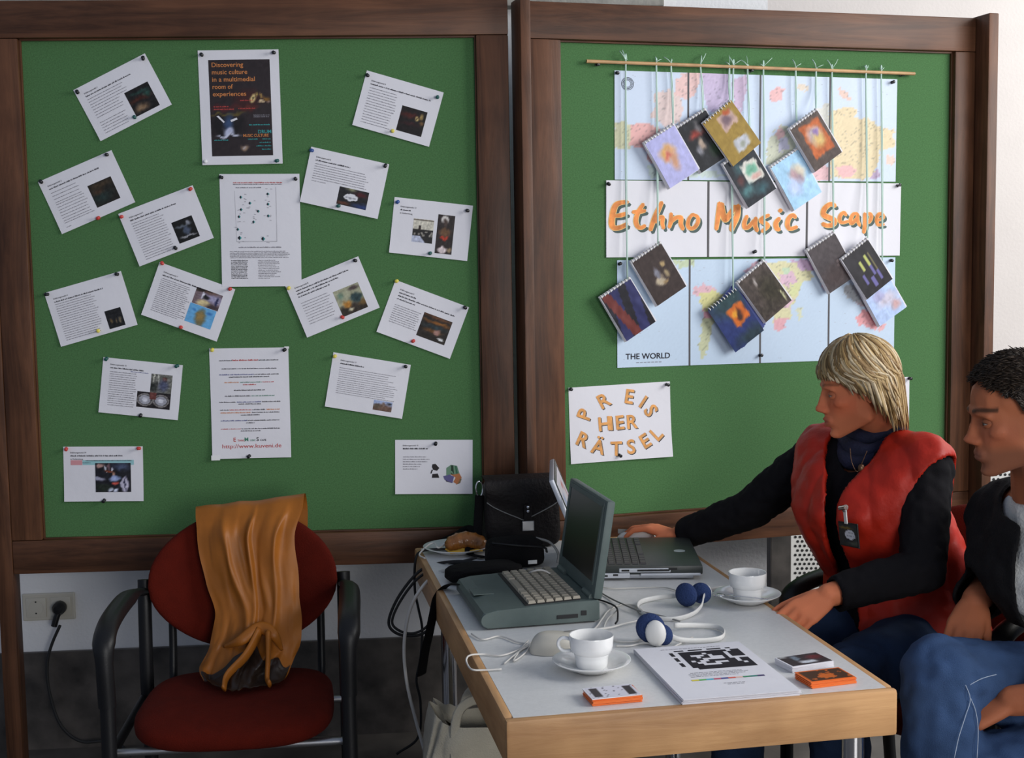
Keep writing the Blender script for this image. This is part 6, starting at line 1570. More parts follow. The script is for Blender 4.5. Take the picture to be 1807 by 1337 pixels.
def cut(co, faces, keep, rounds=45):
    """keep part of a shell and even out the new hem"""
    faces = [f for f in faces if all(keep[i] for i in f)]
    used = sorted({i for f in faces for i in f}); mp = {k: i for i, k in enumerate(used)}
    co = co[used].copy(); faces = [tuple(mp[i] for i in f) for f in faces]
    cnt = {}
    for f in faces:
        for a, c in zip(f, f[1:]+f[:1]): cnt[(min(a, c), max(a, c))] = cnt.get((min(a, c), max(a, c)), 0) + 1
    nb = {}
    for (a, c), k in cnt.items():
        if k == 1: nb.setdefault(a, []).append(c); nb.setdefault(c, []).append(a)
    ids = [i for i, q in nb.items() if len(q) == 2]
    n1, n2 = [nb[i][0] for i in ids], [nb[i][1] for i in ids]
    for _ in range(rounds): co[ids] = co[ids]*0.5 + (co[n1]+co[n2])*0.25
    return co, faces, used

M['skin'] = colour_mat('skin', 0.6, bump=0.06, bscale=350, spec=0.2, sss=0.10)
M['hair'] = colour_mat('hair_strands', 0.5, spec=0.25)
M['eye'] = colour_mat('eyeball', 0.12, spec=0.6)

def head_shells(T, s, male):
    """T: function local->world; local x forward, y left, z up, origin at eye height"""
    def E(c, r, R=None):
        return np.array([T(p) for p in ell(np.array(c)*1.0, r, R)])
    sh = []
    sh.append(hull(E((-0.009, 0, 0.036), (0.089, 0.075, 0.084))))
    jw = 0.055 if male else 0.048
    jz = -0.066 if male else -0.060
    sh.append(hull(E((0.045, 0, 0.045), (0.040, 0.056, 0.040)), E((0.048, 0.024, -0.020), (0.030, 0.032, 0.030)), E((0.048, -0.024, -0.020), (0.030, 0.032, 0.030)), E((0.064, 0, -0.100), (0.018, 0.020 if male else 0.015, 0.015)), E((-0.006, jw, jz), (0.018, 0.012, 0.020)), E((-0.006, -jw, jz), (0.018, 0.012, 0.020)), E((0.0, 0, 0.0), (0.03, 0.066, 0.03))))
    br = 0.0105 if male else 0.008
    sh.append(hull(E((0.080, 0.026, 0.020), br), E((0.080, -0.026, 0.020), br), E((0.070, 0.044, 0.012), br*0.8), E((0.070, -0.044, 0.012), br*0.8)))
    nt = 0.1005 if male else 0.1015
    sh.append(hull(E((0.080, 0, 0.010), (0.008, 0.007, 0.008)), E((nt-0.006, 0, -0.022), (0.0070, 0.0075, 0.0080)), E((0.078, 0, -0.030), (0.010, 0.014, 0.012)))); sh.append(hull(E((nt, 0, -0.033), (0.0100, 0.0100, 0.0090)), E((0.088, 0.0125, -0.039), (0.010, 0.0065, 0.008)), E((0.088, -0.0125, -0.039), (0.010, 0.0065, 0.008))))
    for y in (-1, 1):
        sh.append(hull(E((0.050, 0.042*y, -0.020), (0.023, 0.018, 0.019))))
        sh.append(hull(E((-0.012, 0.072*y, 0.012), (0.014, 0.008, 0.018)), E((-0.010, 0.074*y, -0.020), (0.008, 0.006, 0.012)), E((-0.024, 0.082*y, 0.010), (0.010, 0.004, 0.020))))
    sh.append(hull(E((0.076, 0, -0.066), (0.018, 0.026, 0.018))))
    lr = 0.0050 if male else 0.0066
    sh.append(hull(E((0.0900 if not male else 0.0878, 0, -0.0610), (lr, 0.007, lr)), E((0.082, 0.021, -0.065), (lr*0.7, 0.004, lr*0.6)), E((0.082, -0.021, -0.065), (lr*0.7, 0.004, lr*0.6))))
    sh.append(hull(E((0.0885 if not male else 0.0868, 0, -0.0745), (lr*1.05, 0.009, lr*1.05)), E((0.080, 0.019, -0.070), (lr*0.7, 0.004, lr*0.6)), E((0.080, -0.019, -0.070), (lr*0.7, 0.004, lr*0.6))))
    sh.append(hull(E((0.070, 0, -0.101), (0.015, 0.016, 0.012))))
    return sh
def hand_shells(wrist, d, n, right, curls, s=1.0, thumb=(0.75, 0.75, -0.25), spread=0.06):
    """wrist point, direction to the knuckles, back-of-hand normal; curls: bend per finger (index..little) in radians per joint"""
    d = Vector(d).normalized(); n = Vector(n); n = (n - d*n.dot(d)).normalized()
    lat = n.cross(d) if right else d.cross(n)
    w = Vector(wrist); sh = []
    P = lambda a, b_, c: w + d*(a*s) + lat*(b_*s) + n*(c*s)
    def ori():
        return np.array([list(d), list(lat), list(n)]).T
    sh.append(hull(ell(P(0.0, 0, 0), (0.020*s, 0.026*s, 0.017*s), ori()), ell(P(0.030, 0.012, 0), (0.02*s, 0.020*s, 0.014*s), ori()), ell(P(0.030, -0.016, 0), (0.02*s, 0.018*s, 0.013*s), ori()), ell(P(0.080, 0.026, 0.0), (0.012*s, 0.011*s, 0.011*s), ori()), ell(P(0.082, 0.0, 0.002), (0.012*s, 0.012*s, 0.011*s), ori()), ell(P(0.072, -0.030, -0.001), (0.012*s, 0.010*s, 0.010*s), ori())))
    segs = [(0.042, 0.026, 0.021), (0.046, 0.030, 0.022), (0.043, 0.028, 0.021), (0.034, 0.021, 0.019)]
    base = [(0.084, 0.029), (0.088, 0.009), (0.084, -0.011), (0.074, -0.030)]
    rad = [(0.0092, 0.0082, 0.0074, 0.0062), (0.0094, 0.0084, 0.0075, 0.0063), (0.0090, 0.0080, 0.0072, 0.0060), (0.0080, 0.0072, 0.0064, 0.0054)]
    for i in range(4):
        p = P(base[i][0], base[i][1], 0.002); ang = 0.0
        fan = (1.5-i)*spread
        cur = (d*math.cos(fan) + lat*math.sin(fan)).normalized()
        pts = [(p - cur*0.012*s, rad[i][0]*s), (p, rad[i][0]*s)]
        for k in range(3):
            ang += curls[i][k]
            dirv = cur*math.cos(ang) - n*math.sin(ang)
            p = p + dirv*segs[i][k]*s
            pts.append((p, rad[i][k+1]*s))
        sh += limb(pts)
    p = P(0.022, 0.020, -0.004); t = (d*thumb[0] + lat*thumb[1] + n*thumb[2]).normalized()
    t2 = (t + d*0.55).normalized(); t3 = (t2 + d*0.35 - lat*0.1).normalized()
    p1 = p + t*0.044*s; p2 = p1 + t2*0.032*s; p3 = p2 + t3*0.025*s
    sh += limb([(p, 0.015*s), (p1, 0.0108*s), (p2, 0.0095*s), (p3, 0.0072*s)])
    return sh
def lerp(a, b_, t): return Vector(a).lerp(Vector(b_), t)

def finish_head(person, T, Tin, R3, s, skin, lip, cheek, brow, iris, male, tip):
    """eyes, lids and brows as children of the body"""
    for side in (1, -1):
        c = np.array((0.0655, 0.0315*side, -0.001))
        b = MB()
        vs, cs, fs = [], [], []
        nu, nv = 24, 16
        for j in range(nv+1):
            th = PI*j/nv
            for i in range(nu):
                a = 2*PI*i/nu
                p = c + 0.0125*np.array((math.cos(th), math.sin(th)*math.cos(a), math.sin(th)*math.sin(a)))
                vs.append(T(p))
                cs.append((0.01, 0.01, 0.01) if th < 0.20 else (iris if th < 0.56 else (0.36, 0.31, 0.28)))
        for j in range(nv):
            for i in range(nu): fs.append((j*nu+i, j*nu+(i+1) % nu, (j+1)*nu+(i+1) % nu, (j+1)*nu+i))
        b.add(vs, fs, cols=cs); b.build('eye', 'eye', person, smooth=True)
        b = MB()
        for up_ in (True, False):
            vs, fs, cs = [], [], []
            for j in range(9):
                for i in range(25):
                    az = -1.7 + 3.4*i/24
                    gap = max(0.0, math.cos(az*PI/2/1.05)) if abs(az) < 1.05 else 0.0
                    e0 = -0.12 + (0.20 if up_ else -0.17)*gap**0.8
                    e1 = 1.6 if up_ else -1.6
                    el = e0 + (e1-e0)*j/8
                    rr = 0.01345
                    vs.append(T(c + rr*np.array((math.cos(el)*math.cos(az), math.cos(el)*math.sin(az), math.sin(el)))))
                    cs.append((0.03, 0.018, 0.012) if (up_ and j == 0 and gap > 0) else tuple(x*(0.66 if up_ else 0.80) for x in skin))  # lids darkened to blend with the socket shade painted on the skin
            for j in range(8):
                for i in range(24):
                    a = j*25+i; fs.append((a, a+1, a+26, a+25))
            b.add(vs, fs, cols=cs)
        b.build('eyelid', 'skin', person, smooth=True)['kind'] = 'stuff'

def paint_body(co, Tin, skin, lip, cheek, stub, brow):
    L = np.array([Tin(p) for p in co])
    cols = np.tile(np.array(skin), (len(co), 1))
    def mix(w, c):
        nonlocal cols
        w = np.clip(w, 0, 1)[:, None]; cols = cols*(1-w) + np.array(c)*w
    x, y, z = L[:, 0], L[:, 1], L[:, 2]
    front = (x > 0.02) & (np.abs(y) < 0.09) & (np.abs(z) < 0.16)
    n = fast_noise(co, 30, 3.0)
    mix(np.where(front, np.exp(-(((np.abs(y)-0.042)/0.026)**2 + ((z+0.028)/0.024)**2))*0.8, 0), cheek)
    mix(np.where(front, np.exp(-((y/0.012)**2 + ((z+0.036)/0.012)**2 + ((x-0.105)/0.015)**2))*0.7, 0), cheek)
    mix(np.where(front & (x > 0.072), np.exp(-((y/0.021)**4 + ((z+0.0675)/0.0105)**4)), 0), lip)
    ab = np.abs(y)
    zb = 0.0215 + 0.004*np.sin(np.clip((ab-0.010)/0.040, 0, 1)*PI*0.75)
    mix(np.where((x > 0.045) & (ab > 0.008) & (ab < 0.054), np.exp(-((z-zb)/(0.0048 if stub is not None else 0.0036))**4)*np.clip((ab-0.008)/0.006, 0, 1)*(0.9 if stub is not None else 0.6), 0), brow)
    mix(np.where(front, np.exp(-(((ab-0.0315)/0.017)**2 + ((z+0.001)/0.010)**2))*0.45, 0), tuple(q*0.62 for q in skin))  # shade of the eye sockets painted into the skin colour
    mix(np.where((x > 0.05) & (x < 0.098) & (ab > 0.004) & (ab < 0.013), np.exp(-(((z+0.0455)/0.0035)**2))*0.7, 0), tuple(q*0.25 for q in skin))  # dark shade of the nostrils painted under the nose
    if stub is not None:
        mix(np.where((x > -0.03) & (np.abs(z) < 0.16), np.clip((-0.045-z)/0.02, 0, 1)*0.65*np.clip((0.13+z)/0.02, 0, 1), 0), stub)
    cols *= (1 + 0.08*n)[:, None]
    return cols, L
def carve(co, L, no, R3, s):
    """sockets, mouth line and philtrum worked into the face"""
    x, y, z = L[:, 0], L[:, 1], L[:, 2]
    w = np.where((x > 0.035) & (np.abs(z) < 0.05), np.exp(-(((np.abs(y)-0.0315)/0.0165)**2 + ((z-0.001)/0.0115)**2)), 0)*0.0100
    w += np.where((x > 0.066), np.exp(-((y/0.020)**4 + ((z+0.0675)/0.0022)**2)), 0)*0.0035
    w += np.where((x > 0.066), np.exp(-((y/0.030)**2 + ((z+0.0865)/0.006)**2)), 0)*0.0030
    f = np.array(R3 @ Vector((1, 0, 0)))
    return co - w[:, None]*f*s

def head_frame(eye_pt, yaw_dir, pitch, roll, s):
    """eye_pt: the eye nearest the camera (left eye); yaw_dir: horizontal facing direction"""
    f = Vector((yaw_dir[0], yaw_dir[1], 0)).normalized()
    l = Vector((0, 0, 1)).cross(f)
    R = Matrix((f, l, Vector((0, 0, 1)))).transposed() @ Matrix.Rotation(pitch, 3, 'Y') @ Matrix.Rotation(roll, 3, 'X')
    o = Vector(eye_pt) - R @ Vector((0.070*s, 0.0315*s, 0))
    T = lambda p: tuple(o + R @ (Vector(p)*s))
    Ri = R.transposed()
    Tin = lambda p: tuple((Ri @ (Vector(p)-o))/s)
    return o, R, T, Tin

def torso_frame(c, fwd):
    f = Vector((fwd[0], fwd[1], 0)).normalized(); l = Vector((0, 0, 1)).cross(f)
    R = np.array([list(f), list(l), [0, 0, 1]]).T
    return f, l, R

# ================================================================== the woman in the red vest
Pw = lambda px, py, y: on_y(px, py, y)
SW = 0.93
ho, hR, hT, hTin = head_frame(Pw(1468, 696, 2.965), (-1.0, 0.06), math.radians(9), math.radians(0), SW)
skin_w, lip_w, cheek_w = (0.66, 0.205, 0.095), (0.42, 0.105, 0.062), (0.62, 0.140, 0.060)
fw_, lw_, TRw = torso_frame(None, (-0.70, -0.71))
neck = Pw(1556, 772, 3.06)
Lsh, Rsh = Pw(1634, 830, 2.905), Pw(1446, 806, 3.15)
chest = (Lsh + Rsh)/2 + Vector((0, 0, -0.10)) 
waist = Pw(1575, 1010, 3.04)
pelv = Pw(1592, 1120, 3.03)
Rel, Rwr = Pw(1318, 902, 3.26), Pw(1196, 946, 3.375)
Lel, Lwr = Pw(1628, 1005, 2.80), Pw(1462, 1050, 2.735)
Lhip, Rhip = pelv + lw_*0.085, pelv - lw_*0.085
Lkn, Rkn = Vector((0.665, 2.655, 0.600)), Vector((0.52, 2.94, 0.530))
Lan, Ran = Vector((0.70, 2.74, 0.10)), Vector((0.50, 3.02, 0.10))
hb = Vector(hT((-0.030, 0, -0.060)))
sh = head_shells(hT, SW, False)
sh += limb([(hb, 0.050), (lerp(hb, neck, 0.5), 0.048), (neck, 0.055)])
sh.append(hull(ell(neck + Vector((0, 0, -0.03)), 0.05), ell(Lsh, 0.045), ell(Rsh, 0.045), ell(chest, (0.09, 0.13, 0.10), TRw)))
sh.append(hull(ell(chest, (0.09, 0.13, 0.10), TRw), ell(waist, (0.085, 0.115, 0.08), TRw)))
sh.append(hull(ell(waist, (0.085, 0.115, 0.08), TRw), ell(pelv, (0.10, 0.14, 0.09), TRw)))
sh += limb([(Rsh, 0.042), (Rel, 0.036), (Rwr, 0.026)]) + limb([(Lsh, 0.042), (Lel, 0.036), (Lwr, 0.026)])
sh += limb([(Lhip, 0.075), (Lkn, 0.052), (Lan, 0.036)]) + limb([(Rhip, 0.075), (Rkn, 0.052), (Ran, 0.036)])
for an in (Lan, Ran): sh += limb([(an, 0.036), (an + Vector((0.02, 0.0, -0.055)), 0.036), (an + Vector((-0.13, -0.03, -0.068)), 0.028)])
# right hand laid over the mouse, palm down
mtop = Vector((MOUSE2.x, MOUSE2.y, TZ+0.034))
kn_ = mtop + Vector((-0.004, 0.004, 0.020))
sh += hand_shells(Rwr, (kn_ - Rwr), (0.05, 0, 1), True, [(0.42, 0.55, 0.35), (0.38, 0.55, 0.35), (0.42, 0.60, 0.35), (0.45, 0.60, 0.4)], 0.92, (0.72, 0.62, -0.45), 0.05)
# left hand hanging relaxed over the knee
Ld = (Pw(1404, 1088, 2.70) - Lwr)
sh += hand_shells(Lwr, Ld, (-0.25, -0.75, 0.65), False, [(0.35, 0.45, 0.3), (0.40, 0.5, 0.3), (0.45, 0.5, 0.3), (0.5, 0.5, 0.3)], 0.92, (0.85, 0.45, -0.30), 0.03)
co, fc, no = remesh(sh, 0.0036, 4)
cols, L = paint_body(co, hTin, skin_w, lip_w, cheek_w, None, (0.085, 0.042, 0.020))
co = carve(co, L, no, hR, SW)
woman = mesh_obj('person', co, fc, 'skin', None, cols)
tag(woman, 'seated blonde woman in red vest reaching for the mouse of the black laptop', 'person')
finish_head(woman, hT, hTin, hR, SW, skin_w, lip_w, cheek_w, (0.10, 0.055, 0.025), (0.06, 0.085, 0.10), False, None)

# black sweater
sh = []
chestS = chest + fw_*0.008
sh.append(hull(ell(neck + Vector((0, 0, -0.045)), 0.066), ell(Lsh, 0.060), ell(Rsh, 0.060), ell(chestS, (0.112, 0.155, 0.11), TRw)))
sh.append(hull(ell(chestS, (0.112, 0.155, 0.11), TRw), ell(waist, (0.105, 0.135, 0.08), TRw)))
sh.append(hull(ell(waist, (0.105, 0.135, 0.08), TRw), ell(pelv + Vector((0, 0, 0.02)), (0.125, 0.165, 0.075), TRw)))
wr2 = lerp(Rwr, Rel, 0.02)
sh += limb([(Rsh, 0.060), (lerp(Rsh, Rel, 0.5), 0.054), (Rel, 0.047), (lerp(Rel, Rwr, 0.5), 0.041), (wr2, 0.035)])
sh += limb([(Lsh, 0.057), (lerp(Lsh, Lel, 0.5), 0.053), (Lel, 0.047), (lerp(Lel, Lwr, 0.5), 0.042), (lerp(Lwr, Lel, 0.02), 0.035)])
co, fc, no = remesh(sh, 0.006, 5)
dR = np.abs(fast_noise(co*np.array([1, 1, 1]), 24, 1.0)); dv = fast_noise(co, 60, 4.0)
co = co + no*(0.006*dR + 0.003*dv)[:, None]
# ends at the cuffs
ax_r, ax_l = (Rwr-Rel).normalized(), (Lwr-Lel).normalized()
keep = np.array([not ((Vector(p)-Rwr).dot(ax_r) > -0.012 and (Vector(p)-Rwr).length < 0.085) and not ((Vector(p)-Lwr).dot(ax_l) > -0.012 and (Vector(p)-Lwr).length < 0.085) and (Vector(p)-neck-Vector((0, 0, 0.01))).length > 0.055 and (Vector(p)-neck-fw_*0.085-Vector((0, 0, -0.045))).length > 0.050 for p in co])
co, fc, _u = cut(co, fc, keep)
M['sweater'] = plain('black_knit', (0.0075, 0.0070, 0.0085), 0.9, bump=0.15, bscale=500, spec=0.12)
mesh_obj('sweater', co, fc, 'sweater', woman, None, 0.004, 'black long-sleeved sweater')

# jeans
M['jeans'] = plain('blue_denim', (0.022, 0.040, 0.085), 0.9, bump=0.35, bscale=600, var=0.35, vscale=9, spec=0.15)
def jeans(parent, hips, knees, ankles, pel, TR, rk=0.066, mat='jeans', label='blue jeans'):
    sh = [hull(ell(pel, (0.125, 0.170, 0.10), TR), ell(hips[0], 0.095), ell(hips[1], 0.095))]
    for h, k, a in zip(hips, knees, ankles):
        sh += limb([(h, 0.095), (lerp(h, k, 0.5), 0.084), (k, rk), (lerp(k, a, 0.35), rk*0.95), (a, rk*0.86)])
    co, fc, no = remesh(sh, 0.007, 6)
    kd = np.min([np.linalg.norm(co-np.array(k), axis=1) for k in knees], axis=0)
    n1, n2 = fast_noise(co, 16, 2.0), fast_noise(co, 40, 7.0)
    co = co + no*((0.010*n1 + 0.005*n2)*(0.5+0.8*np.exp(-(kd/0.13)**2)))[:, None]
    keep = np.array([all(not (p[2] < a.z+0.01 and (Vector(p)-a).length < 0.14) for a in ankles) for p in co])
    co, fc, _ = cut(co, fc, keep)
    return mesh_obj('jeans', co, fc, mat, parent, None, 0.003, label)
jeans(woman, (Lhip, Rhip), (Lkn, Rkn), (Lan, Ran), pelv, TRw)
def shoes(parent, ankles, toe, mat='black_plastic'):
    for a in ankles:
        sh = limb([(a + Vector((0.0, 0, -0.02)), 0.046), (a + Vector((0.02*-toe[0], 0.02*-toe[1], -0.055)), 0.044), (a + Vector((toe[0]*0.16, toe[1]*0.16, -0.066)), 0.034)])
        co, fc, no = remesh(sh, 0.008, 4); co[:, 2] = np.maximum(co[:, 2], 0.002)
        mesh_obj('shoe', co, fc, mat, parent)
shoes(woman, (Lan, Ran), (-0.9, -0.2))

# red vest: open front, armholes, puffy panels
sh = []
chestV = chest + fw_*0.010
hem = pelv + Vector((0.02, 0, 0.015)) + fw_*0.03
sh.append(hull(ell(neck + Vector((0, 0, -0.050)) , (0.085, 0.085, 0.05), TRw), ell(Lsh + Vector((0, 0, 0.010)) - lw_*0.004, 0.064), ell(Rsh + Vector((0, 0, 0.008)) + lw_*0.012, 0.064), ell(chestV, (0.145, 0.178, 0.12), TRw)))
sh.append(hull(ell(chestV, (0.145, 0.178, 0.12), TRw), ell(waist + Vector((0.02, 0.01, 0)), (0.145, 0.175, 0.08), TRw)))
sh.append(hull(ell(waist + Vector((0.02, 0.01, 0)), (0.145, 0.175, 0.08), TRw), ell(hem, (0.160, 0.200, 0.09), TRw)))
co, fc, no = remesh(sh, 0.006, 8)
rel = co - np.array(chest)
fl = rel @ np.array(fw_); ll = rel @ np.array(lw_)
# vertical quilting plus soft rumples
ang = np.arctan2(ll, fl)
q = np.abs(np.sin(ang*6.0))**0.5
n1, n2 = fast_noise(co*np.array([1, 1, 0.6]), 15, 5.0), fast_noise(co, 38, 9.0)
zt = np.clip((chest.z - 0.05 - co[:, 2])/0.4, 0, 1)
co = co + no*(0.006*q + 0.008*n1*(0.4+zt) + 0.004*n2)[:, None]
co[:, :2] += (np.array(fw_)[:2])*0.0
wl = 0.016 + 0.075*zt**1.4
opening = (fl > 0.02) & (np.abs(ll + 0.012) < wl)
nk = np.linalg.norm((co - np.array(neck + fw_*0.025 + Vector((0, 0, 0.01))))*np.array([1, 1, 0.8]), axis=1) < 0.088
vee = (fl > 0) & (np.abs(ll + 0.012) < 0.075*np.clip((co[:, 2]-chest.z-0.02)/0.12, 0, 1))
arm = (np.linalg.norm(co - np.array(Lsh + lw_*0.082 + fw_*0.01 + Vector((0, 0, -0.052))), axis=1) < 0.092) | (np.linalg.norm(co - np.array(Rsh - lw_*0.075 + Vector((0, 0, -0.045))), axis=1) < 0.090)
low = co[:, 2] < hem.z - 0.025
keep = ~(opening | nk | arm | low | vee)
co, fc, _ = cut(co, fc, keep)
M['vest_red'] = plain('red_padded_satin', (0.40, 0.017, 0.006), 0.5, bump=0.15, bscale=55, var=0.08, vscale=25, spec=0.3)
mesh_obj('vest', co, fc, 'vest_red', woman, None, 0.013, 'red padded vest worn open', smooth_after=3)

# scarf, pendant, badge
M['scarf'] = plain('navy_scarf', (0.012, 0.014, 0.040), 0.9, bump=0.4, bscale=120, var=0.3, vscale=30)
b = MB()
nc = neck + Vector((-0.022, -0.014, 0.010))
for k, (rr, dz, tr) in enumerate(((0.056, 0.026, 0.018), (0.064, 0.004, 0.021), (0.070, -0.020, 0.020))):
    P = []
    for i in range(37):
        a = 2*PI*i/36
        rad = rr*(1+0.05*math.sin(3*a+k))
        p = nc + Vector((math.cos(a)*rad, math.sin(a)*rad, dz + 0.006*math.sin(2*a+k*1.7)))
        p += fw_*0.010 + Vector((0, 0, -0.030*max(0, Vector((math.cos(a), math.sin(a), 0)).dot(fw_))))
        P.append(p)
    b.tube(P, [tr*(1+0.12*math.sin(i*0.9+k)) for i in range(37)], 12, cap=False, flat=(0.8, 1.0))
sc_ = b.build('scarf', 'scarf', woman, smooth=True); sc_['kind'] = 'stuff'
chest_front = chest + fw_*0.118
b = MB()
pend = Pw(1514, 835, 2.93)
b.tube(smooth_path([Pw(1500, 790, 2.93), Pw(1503, 815, 2.925), Pw(1513, 832, 2.92), Pw(1523, 812, 2.925), Pw(1530, 795, 2.93)], 5), 0.0009, 6)
b.ball(Pw(1520, 826, 2.918), (0.008, 0.005, 0.010), 12, 8)
b.build('pendant', plain('dark_bronze', (0.10, 0.05, 0.025), 0.35, 0.6), woman, smooth=True)['kind'] = 'stuff'
bm_ = Matrix((tuple(-lw_)+(0,), (0, 0, 1, 0), tuple(fw_)+(0,), (0, 0, 0, 1))).transposed()
bp_ = Pw(1498, 943, 2.855)
bm_.translation = bp_
bm_ = bm_ @ Matrix.Rotation(math.radians(-6), 4, 'Z') @ Matrix.Rotation(math.radians(28), 4, 'Y')
bd = thing('name_badge', 'dark name badge in a clear holder clipped to the red vest', 'badge', bm_)
b = MB(); b.box((0, 0, 0), (0.078, 0.054, 0.003), bev=0.001); b.build('holder', 'black_plastic', bd)
b = MB(); b.grid(30, 20, lambda u, v: ((u-0.5)*0.072, (v-0.5)*0.048, 0.0018), lambda u, v: cloud(0.15+u*0.75, 0.95-v*0.9) if math.hypot((u-0.42)/0.3, (v-0.45)/0.3) < 1 else scene_pic((0.16, 0.17, 0.17), [(0.6, 0.2, 0.35, 0.05, (0.5, 0.40, 0.16), 0.4), (0.2, 0.85, 0.3, 0.1, (0.30, 0.32, 0.28), 0.5)], 0.05, 81)(u, 1-v)); b.build('card', 'print', bd)
b = MB(); b.box((0.003, 0.040, 0.003), (0.012, 0.032, 0.002), bev=0.0005); b.build('strap', 'white_plastic', bd)
b = MB(); b.tube([(-0.008, 0.062, 0.006), (0.016, 0.058, 0.006)], 0.006, 10); b.box((0.004, 0.056, 0.003), (0.012, 0.012, 0.006), bev=0.001); b.build('clip', 'chrome', bd, smooth=True, auto=40)

# blonde layered hair
def skull(dirv, k=1.0):
    return np.array((-0.007+0.091*k*dirv[0], 0.081*k*dirv[1], 0.036+0.089*k*dirv[2]))
def dirof(th, ph): return (math.sin(th)*math.cos(ph), math.sin(th)*math.sin(ph), math.cos(th))
hr = random.Random(21)
b = MB(); b.col = (0.26, 0.165, 0.070)
def capend(ph):
    a = abs(ph)
    return interp([(0, 1.42), (0.6, 1.45), (1.1, 1.75), (1.6, 2.0), (2.3, 2.25), (3.2, 2.3)], a)
b.grid(48, 22, lambda u, v: hT(skull(dirof(0.001+capend((u-0.5)*2*PI)*v, (u-0.5)*2*PI), 1.035)))
b.build('hair_cap', 'hair', woman, smooth=True)
b = MB()
for i in range(1700):
    ph0 = hr.uniform(-PI, PI)
    a0 = abs(ph0); sg = 1 if ph0 >= 0 else -1
    th0 = hr.uniform(0.10, 0.75) if hr.random() < 0.55 else hr.uniform(0.6, 1.35)
    lay = hr.uniform(1.045, 1.125) - (0.02 if a0 < 0.7 else 0) - (0.02 if a0 > 1.6 else 0)
    sweep = interp([(0, 0.10), (0.5, 0.45), (1.1, 0.75), (1.8, 0.55), (3.2, 0.0)], a0)*hr.uniform(0.6, 1.2)
    end_th = interp([(0, 1.50), (0.45, 1.52), (0.8, 1.72), (3.2, 1.75)], a0) + hr.uniform(-0.10, 0.08)
    drop = interp([(0, 0.0), (0.5, 0.0), (0.85, 0.030), (1.2, 0.075), (1.7, 0.105), (2.4, 0.115), (3.2, 0.110)], a0)*hr.uniform(0.35, 1.25)
    flare = hr.uniform(-0.020, 0.008)
    pts = []
    n = 9
    for k in range(n+1):
        t = k/n
        th = th0 + (end_th-th0)*t
        ph = ph0 + sg*sweep*t*t + 0.07*math.sin(t*5.0+i*1.3)*t
        d = dirof(th, ph)
        pts.append(skull(d, lay + 0.018*math.sin(t*4+i)))
    last, d = pts[-1], dirof(end_th, ph0 + sg*sweep)
    if drop > 0.005:
        for k in range(1, 6):
            t = k/5
            pts.append(last + np.array((d[0]*0.004*t + flare*t*t*d[0] + (0.003*t + flare*0.9*t if a0 > 1.7 else -0.010*t if a0 > 0.6 else 0), d[1]*0.003*t + flare*t*t*d[1] - sg*0.006*t*t, -drop*t)))
    m = len(pts)
    rad = hr.uniform(0.0013, 0.0032)
    base = hr.choice([(0.50, 0.355, 0.17), (0.42, 0.28, 0.12), (0.33, 0.21, 0.085), (0.66, 0.53, 0.34), (0.21, 0.125, 0.050), (0.30, 0.19, 0.085), (0.56, 0.44, 0.27)])
    frontdark = 0.60 if (a0 < 0.9 and hr.random() < 0.65) else 1.0
    b.col = tuple(c*frontdark for c in base)
    b.tube([hT(p) for p in pts], [rad*(0.55+0.75*math.sin(PI*min(1, 0.12+0.80*j/(m-1)))**0.8)*(1 if j < m-1 else 0.25) for j in range(m)], 6, flat=(1.25, 0.75))
b.build('hair', 'hair', woman, smooth=True)['kind'] = 'stuff'

# ================================================================== the man at the right edge
SM = 0.965
mo, mR, mT, mTin = head_frame(Pw(1741, 745, 2.46), (-1.0, 0.05), math.radians(8), 0.0, SM)
skin_m, lip_m, cheek_m, stub_m = (0.43, 0.140, 0.064), (0.32, 0.095, 0.060), (0.42, 0.120, 0.060), (0.22, 0.095, 0.058)
fm, lm, TRm = torso_frame(None, (-0.80, -0.60))
mneck = Pw(1846, 868, 2.58)
mL, mRs = Pw(1985, 925, 2.42), Pw(1768, 905, 2.76)
mch = (mL+mRs)/2 + Vector((0, 0, -0.11))
mwa = Vector((1.19, 2.56, 0.76)); mpe = Vector((1.24, 2.50, 0.585))
mRe, mRw = Pw(1770, 1010, 2.84), Pw(1722, 1058, 2.66)
mLe, mLw = Vector((1.20, 2.24, 0.72)), Pw(1784, 1236, 2.365)
mLh, mRh = mpe + lm*0.09, mpe - lm*0.09
mLk, mRk = Vector((0.84, 2.335, 0.520)), Pw(1658, 1190, 2.40)
mLa, mRa = Vector((0.90, 2.38, 0.10)), Vector((0.735, 2.235, 0.24))
mb_ = Vector(mT((-0.030, 0, -0.065)))
sh = head_shells(mT, SM, True)
sh += limb([(mb_, 0.058), (lerp(mb_, mneck, 0.5), 0.058), (mneck, 0.066)])
sh.append(hull(ell(mneck + Vector((0, 0, -0.03)), 0.06), ell(mL, 0.05), ell(mRs, 0.05), ell(mch, (0.10, 0.15, 0.11), TRm)))
sh.append(hull(ell(mch, (0.10, 0.15, 0.11), TRm), ell(mwa, (0.10, 0.14, 0.08), TRm))); sh.append(hull(ell(mwa, (0.10, 0.14, 0.08), TRm), ell(mpe, (0.11, 0.15, 0.09), TRm)))
sh += limb([(mRs, 0.048), (mRe, 0.042), (mRw, 0.029)]) + limb([(mL, 0.048), (mLe, 0.042), (mLw, 0.029)])
sh += limb([(mLh, 0.08), (mLk, 0.056), (mLa, 0.04)]) + limb([(mRh, 0.08), (mRk, 0.056), (mRa, 0.04)])
for an, tz in ((mLa, 0), (mRa, -0.03)): sh += limb([(an, 0.038), (an + Vector((0.02, 0.0, -0.055)), 0.038), (an + Vector((-0.14, -0.02, -0.068+tz)), 0.03)])
